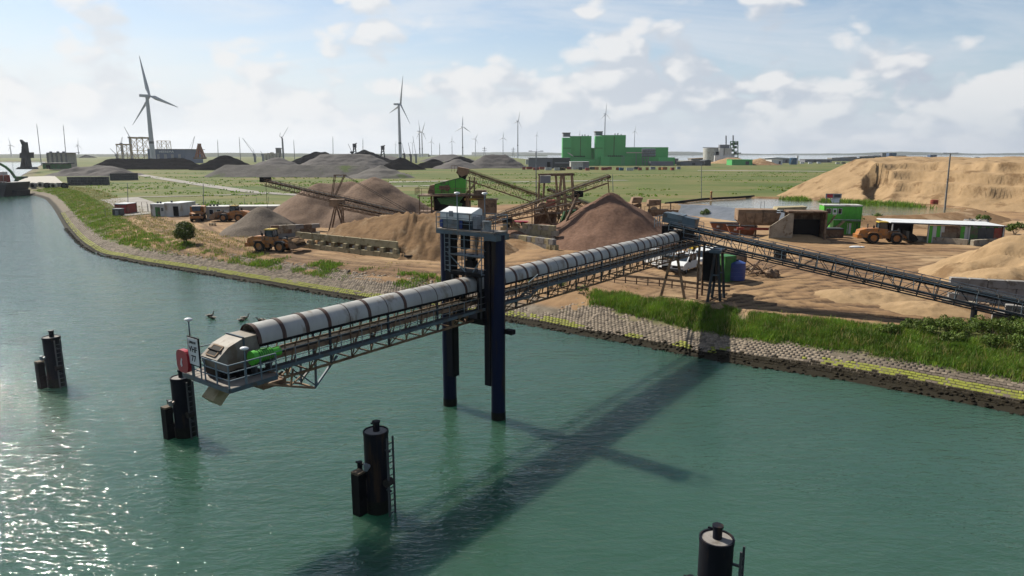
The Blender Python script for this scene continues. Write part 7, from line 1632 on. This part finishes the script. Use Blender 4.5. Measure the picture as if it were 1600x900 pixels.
def blades(name, label, xy, h, w, nb, m, lean=.45, seed=1, tone=None, spread=.18, kind='stuff'):
    """a mass of grass blades; xy (n,2), h (n,)"""
    r = np.random.default_rng(seed); n = len(xy); z = zland(xy[:, 0], xy[:, 1])
    X = np.repeat(xy[:, 0], nb) + r.normal(0, 1, n * nb) * np.repeat(spread * np.ones(n), nb); Y = np.repeat(xy[:, 1], nb) + r.normal(0, 1, n * nb) * spread; Z = np.repeat(z, nb) - .05
    H = np.repeat(h, nb) * r.uniform(.55, 1.15, n * nb); a = r.uniform(0, 2 * math.pi, n * nb); W = np.repeat(w if np.ndim(w) else np.full(n, w), nb) * r.uniform(.7, 1.3, n * nb)
    la = r.uniform(0, 2 * math.pi, n * nb); ln = H * r.uniform(.05, lean, n * nb)
    dx, dy = np.cos(a) * W / 2, np.sin(a) * W / 2; lx, ly = np.cos(la) * ln, np.sin(la) * ln
    v = np.empty((n * nb, 5, 3)); 
    v[:, 0] = np.stack([X - dx, Y - dy, Z], 1); v[:, 1] = np.stack([X + dx, Y + dy, Z], 1)
    v[:, 2] = np.stack([X + dx * .8 + lx * .35, Y + dy * .8 + ly * .35, Z + H * .6], 1); v[:, 3] = np.stack([X - dx * .8 + lx * .35, Y - dy * .8 + ly * .35, Z + H * .6], 1)
    v[:, 4] = np.stack([X + lx, Y + ly, Z + H], 1)
    k = np.arange(n * nb)[:, None] * 5
    f = np.concatenate([k + np.array([0, 1, 2]), k + np.array([0, 2, 3]), k + np.array([3, 2, 4])], 0)
    t = r.uniform(.65, 1.3, n) if tone is None else tone
    tc = np.stack([t * r.uniform(.85, 1.35, n), t, t * r.uniform(.6, 1.1, n), np.ones(n)], 1); tc = np.repeat(np.repeat(tc, nb, 0), 5, 0)
    o = npmesh(name, v.reshape(-1, 3), f, m, None, False, {'tone': ('POINT', tc)}); tag(o, label, name.replace('_', ' '), None, kind); return o
def scatter_bank(n, d0, d1, pxa, pxb, seed, dens=None):
    r = np.random.default_rng(seed); S = walk_shore(.4, 1, 22); idx = r.integers(0, len(S), n); p = np.array([s[0] for s in S]); nn = np.array([s[2] for s in S]); tt = np.array([s[1] for s in S])
    sg = 1 if shore_d(p[40, 0] + nn[40, 0] * 2, p[40, 1] + nn[40, 1] * 2)[0] > 0 else -1
    d = r.uniform(d0, d1, n); q = p[idx] + nn[idx] * sg * d[:, None] + tt[idx] * r.uniform(-.4, .4, n)[:, None]
    dd = shore_d(q[:, 0], q[:, 1]); px, py = project(q[:, 0], q[:, 1], np.interp(dd, *PROF)); ok = (px > pxa) & (px < pxb) & (dd > d0 - .3)
    if dens is not None: ok &= r.uniform(0, 1, n) < dens(q[:, 0], q[:, 1], dd, px)
    return q[ok], dd[ok], px[ok]
def dens_r(x, y, d, px):
    edge = 3.9 + 1.6 * fbm(x * .4, y * .4, 3, 91) + np.clip((1130 - px) / 170, 0, 1.6) * 1.2; top = 9.6 + 2.2 * fbm(x * .3, y * .3, 3, 93) + np.clip((px - 1300) / 300, 0, 1.2)
    a = np.clip((d - edge) / .8, 0, 1) * np.clip((top - d) / .8, 0, 1)
    gap = np.clip(1.3 - np.exp(-((px - 1160) / 22) ** 2) * np.clip((d - 6) / 1.5, 0, 1) * 1.4, 0, 1)
    return a * gap * np.clip((px - 915) / 40, 0, 1)
q, d, px = scatter_bank(190000, 3.2, 12, 900, 1720, 5, dens_r)
cl = np.clip(.5 + 1.5 * fbm(q[:, 0] * .55, q[:, 1] * .55, 3, 95), .2, 1.3)
blades('grass', 'lush green grass covering the stone bank at right', q, (.30 + .42 * cl) * np.clip((d - 3) / 2, .4, 1), .05, 9, 'grass', .6, 3, tone=np.clip(.55 + .65 * cl, .4, 1.35) * np.random.default_rng(2).uniform(.8, 1.2, len(q)))
q2 = q[np.random.default_rng(8).uniform(0, 1, len(q)) < .10]; blades('dry_stalks', 'dry pale stalks standing in the right bank grass', q2, np.random.default_rng(9).uniform(.5, .95, len(q2)), .035, 4, 'grassdry', .5, 33)
def dens_s(x, y, d, px): return .02 + .35 * np.clip(fbm(x * .8, y * .8, 2, 97) * 4 - .9, 0, 1)
q, d, px = scatter_bank(9000, 3.0, 6.2, 790, 1700, 6, dens_s)
blades('sparse_grass', 'sparse dry grass between the stones at right', q, np.full(len(q), .28), .04, 6, 'grassdry', .6, 4)
def dens_l(x, y, d, px):
    c = np.clip(fbm(x * .16, y * .16, 3, 101) * 5 + .62, 0, 1) * np.clip(fbm(x * .5, y * .5, 2, 103) * 4 + .5, 0, 1)
    a = np.clip((d - 3.6) / .6, 0, 1) * np.clip((9.2 + np.clip((330 - px) / 60, 0, 5) - d) / 1.0, 0, 1)
    return a * np.where((px > 300) & (px < 700), np.clip(c * 1.3 + .10, 0, 1), 1) * np.where(px < 280, np.maximum(c * .6, .16), c)
q, d, px = scatter_bank(90000, 3.2, 17, 40, 705, 7, dens_l)
blades('weeds', 'green weeds and tall grass along the left shore', q, np.random.default_rng(5).uniform(.15, .55, len(q)), .08, 6, 'grass', .5, 5, spread=.25)
def dens_l2(x, y, d, px): return .4 * np.clip((d - 4) / 1, 0, 1)
q, d, px = scatter_bank(26000, 3.6, 19, 40, 420, 8, dens_l2)
blades('dry_grass', 'dry pale grass mixed along the left shore', q, np.random.default_rng(6).uniform(.2, .5, len(q)), .08, 5, 'grassdry', .6, 6, spread=.3)
# bunches by the fence and rails
def bush(name, label, c, rx, ry, rz_, n, m, leaf=.12, stems=6, cat='bush', group=None, seed=1, lift=.15, lobes=14):
    """crown of leaf faces gathered on clumps, with stems"""
    r = np.random.default_rng(seed); c = Vector(c); P = thing(name, label, cat, c, 0, group)
    u = r.normal(0, 1, (lobes, 3)); u /= np.linalg.norm(u, axis=1)[:, None]; u[:, 2] = np.abs(u[:, 2]) * 1.1 - .25
    lc = u * r.uniform(.45, .82, (lobes, 1)) * np.array([rx, ry, rz_]); lr = r.uniform(.26, .46, lobes) * (rx + ry + rz_) / 3
    k = r.integers(0, lobes, n); w = r.normal(0, 1, (n, 3)); w /= np.linalg.norm(w, axis=1)[:, None]; rad = r.uniform(.55, 1.08, n) ** .6
    p = lc[k] + w * (lr[k] * rad)[:, None]; p[:, 2] += rz_ * .85 + lift; keep = p[:, 2] > .02; p = p[keep]; w = w[keep]; k = k[keep]; n = len(p)
    a = r.normal(0, 1, (n, 3)); nr = w + a * .6; nr /= np.linalg.norm(nr, axis=1)[:, None]; t = np.cross(nr, r.normal(0, 1, (n, 3))); t /= np.linalg.norm(t, axis=1)[:, None]; b = np.cross(nr, t)
    s = leaf * r.uniform(.6, 1.4, n)[:, None]
    v = np.stack([p - t * s, p - b * s * .5, p + t * s, p + b * s * .5], 1).reshape(-1, 3); f = np.arange(n * 4).reshape(n, 4)
    tn = r.uniform(.7, 1.25, lobes)[k] * r.uniform(.75, 1.25, n); tc = np.repeat(np.stack([tn * r.uniform(.9, 1.3, n), tn, tn * .8, np.ones(n)], 1), 4, 0)
    npmesh('crown', v, f, m, P, False, {'tone': ('POINT', tc)})
    for i in range(stems):
        e = lc[i % lobes] * .8; MB().cyl((r.uniform(-.12, .12) * rx, r.uniform(-.12, .12) * ry, -.1), (e[0], e[1], e[2] + rz_ * .85 + lift), .035 * rx, 6, .012 * rx).build('stem', 'timber', P, True)
    return P
p = GR(291, 396); bush('lone_bush', 'round dark green bush standing alone on the left shore', p, 1.95, 1.8, 2.05, 6500, 'leafbush', .15, 8, seed=4, lobes=30)
for k, (px, py, s) in enumerate(((829, 481, .42), (832, 488, .34), (814, 492, .36), (857, 485, .40), (877, 483, .60), (855, 495, .42), (912, 472, .7), (905, 490, .5))):
    lab = ('upper small tuft of a stacked pair on the stones right of the hoist tower', 'lower small tuft of a stacked pair on the stones', 'dark tuft nearest to the dark pile on the stones', 'upper round tuft left of the biggest one on the stones', 'largest round tuft on the pale stones', 'dark tuft low on the stones below the round tuft', 'brownish bush at the left end of the bank grass', 'small tuft at the lower left edge of the bank grass')[k]
    bush('bank_tuft', lab, GR(px, py), s, s, s * .9, 420, 'leaf', .07, 3, 'shrub', 'tufts on the stone bank', 20 + k, .02, 8)
labs = ('leafy shrub at the left end of the hedge row on the right bank', 'second leafy shrub along the right bank hedge', 'third leafy shrub along the right bank hedge', 'fourth leafy shrub along the right bank hedge', 'fifth leafy shrub along the right bank hedge', 'sixth leafy shrub along the right bank hedge', 'seventh leafy shrub along the right bank hedge', 'eighth leafy shrub along the right bank hedge', 'ninth leafy shrub, at the right picture edge', 'tenth leafy shrub, lower at the right edge', 'low shrub below the hedge near the right edge', 'low shrub in the grass below the hedge middle')
for k, (px, py, s) in enumerate(((1392, 522, .9), (1425, 517, 1.0), (1452, 521, 1.15), (1478, 516, 1.1), (1505, 524, 1.3), (1530, 519, 1.25), (1556, 527, 1.4), (1582, 521, 1.4), (1606, 531, 1.5), (1590, 548, 1.2), (1548, 545, 1.0), (1490, 536, .85))):
    bush('hedge_shrub', labs[k], GR(px, py, -.05), s * 1.15, s, s * .62, 1500, 'leaf', .085, 5, 'shrub', 'shrubs on the right bank', 50 + k, .0, 16)
for k, (px, py, s, l_) in enumerate(((1161, 343, 1.7, 'small dark tree before the plastic sheeting'), (1102, 338, 1.4, 'scrubby bush at the left end of the sheeting'), (1370, 352, 2.0, 'low green scrub behind the wheel loader at right'), (1345, 354, 1.3, 'small scrub left of the white roofed shed'), (1548, 372, 1.5, 'scrubby bush right of the white roofed shed'), (1585, 366, 1.8, 'wide scrubby bush at right edge behind the beam wall'), (1505, 341, 1.4, 'scrub by the foot of the tall light mast'), (1535, 350, 1.6, 'scrub behind the right end of the shed'))):
    bush('scrub', l_, GR(px, py), s, s, s * .7, 700, 'leaf', .17, 4, 'bush', None, 80 + k, .05, 10)
# scrub line at far side of the pond and tufts in the field
r = np.random.default_rng(9); n = 5000; t = r.uniform(0, 1, n); e = [G(1238, 310, 4.9), G(1330, 316, 4.9), G(1420, 321, 4.9)]
i = (t * 2).astype(int).clip(0, 1); tt = t * 2 - i; ea = np.array([(a.x, a.y) for a in e]); q = ea[i] * (1 - tt[:, None]) + ea[i + 1] * tt[:, None] + r.normal(0, 2.2, (n, 2)); keep = fbm(q[:, 0] * .15, q[:, 1] * .15, 3, 111) > -.03; q = q[keep]
o = blades('reeds', 'green reeds along the far side of the settling pond', q, r.uniform(1.6, 2.9, len(q)), .25, 4, 'grass', .4, 10, spread=.5)
n = 8000; yy = 165 + 380 * r.uniform(0, 1, n) ** 1.6; uu = r.uniform(-.62, .55, n); q = np.stack([uu * yy, yy], 1); yd = yard_mask(q[:, 0], q[:, 1]); ok = (shore_d(q[:, 0], q[:, 1]) > 8) & (yd < .3) & (fbm(q[:, 0] * .025, q[:, 1] * .05, 4, 121) > .04) & ~inside(q[:, 0], q[:, 1], [(a, b_) for a, b_ in POND]); q = q[ok]
blades('field_tufts', 'darker tufts of grass scattered over the flat field', q, r.uniform(.3, .8, len(q)), .55, 3, 'grass', .6, 11, spread=.5)
q = np.stack([r.uniform(-60, 75, 5000), r.uniform(64, 130, 5000)], 1); ok = (yard_mask(q[:, 0], q[:, 1]) > .5) & (shore_d(q[:, 0], q[:, 1]) < 15) & (fbm(q[:, 0] * .3, q[:, 1] * .3, 3, 131) > .16); q = q[ok]
blades('yard_weeds', 'a few weeds along the edge of the dirt yard', q, r.uniform(.12, .3, len(q)), .06, 6, 'grassdry', .6, 12, spread=.2)
# ================================================================== sea air
hz = MB().box((0, 4900, 119), (17000, 10600, 240)); o = hz.build('haze', 'black'); o.data.materials.clear()
hm = bpy.data.materials.new('haze'); hm.use_nodes = True; nt = hm.node_tree; nt.nodes.clear(); vo = nt.nodes.new('ShaderNodeVolumePrincipled'); vo.inputs['Color'].default_value = (.86, .90, .97, 1); vo.inputs['Density'].default_value = 4.5e-5; vo.inputs['Anisotropy'].default_value = .35
ou = nt.nodes.new('ShaderNodeOutputMaterial'); nt.links.new(vo.outputs[0], ou.inputs['Volume']); o.data.materials.append(hm); tag(o, 'pale sea haze over the harbour', None, None, 'stuff')
o.location.z = 0
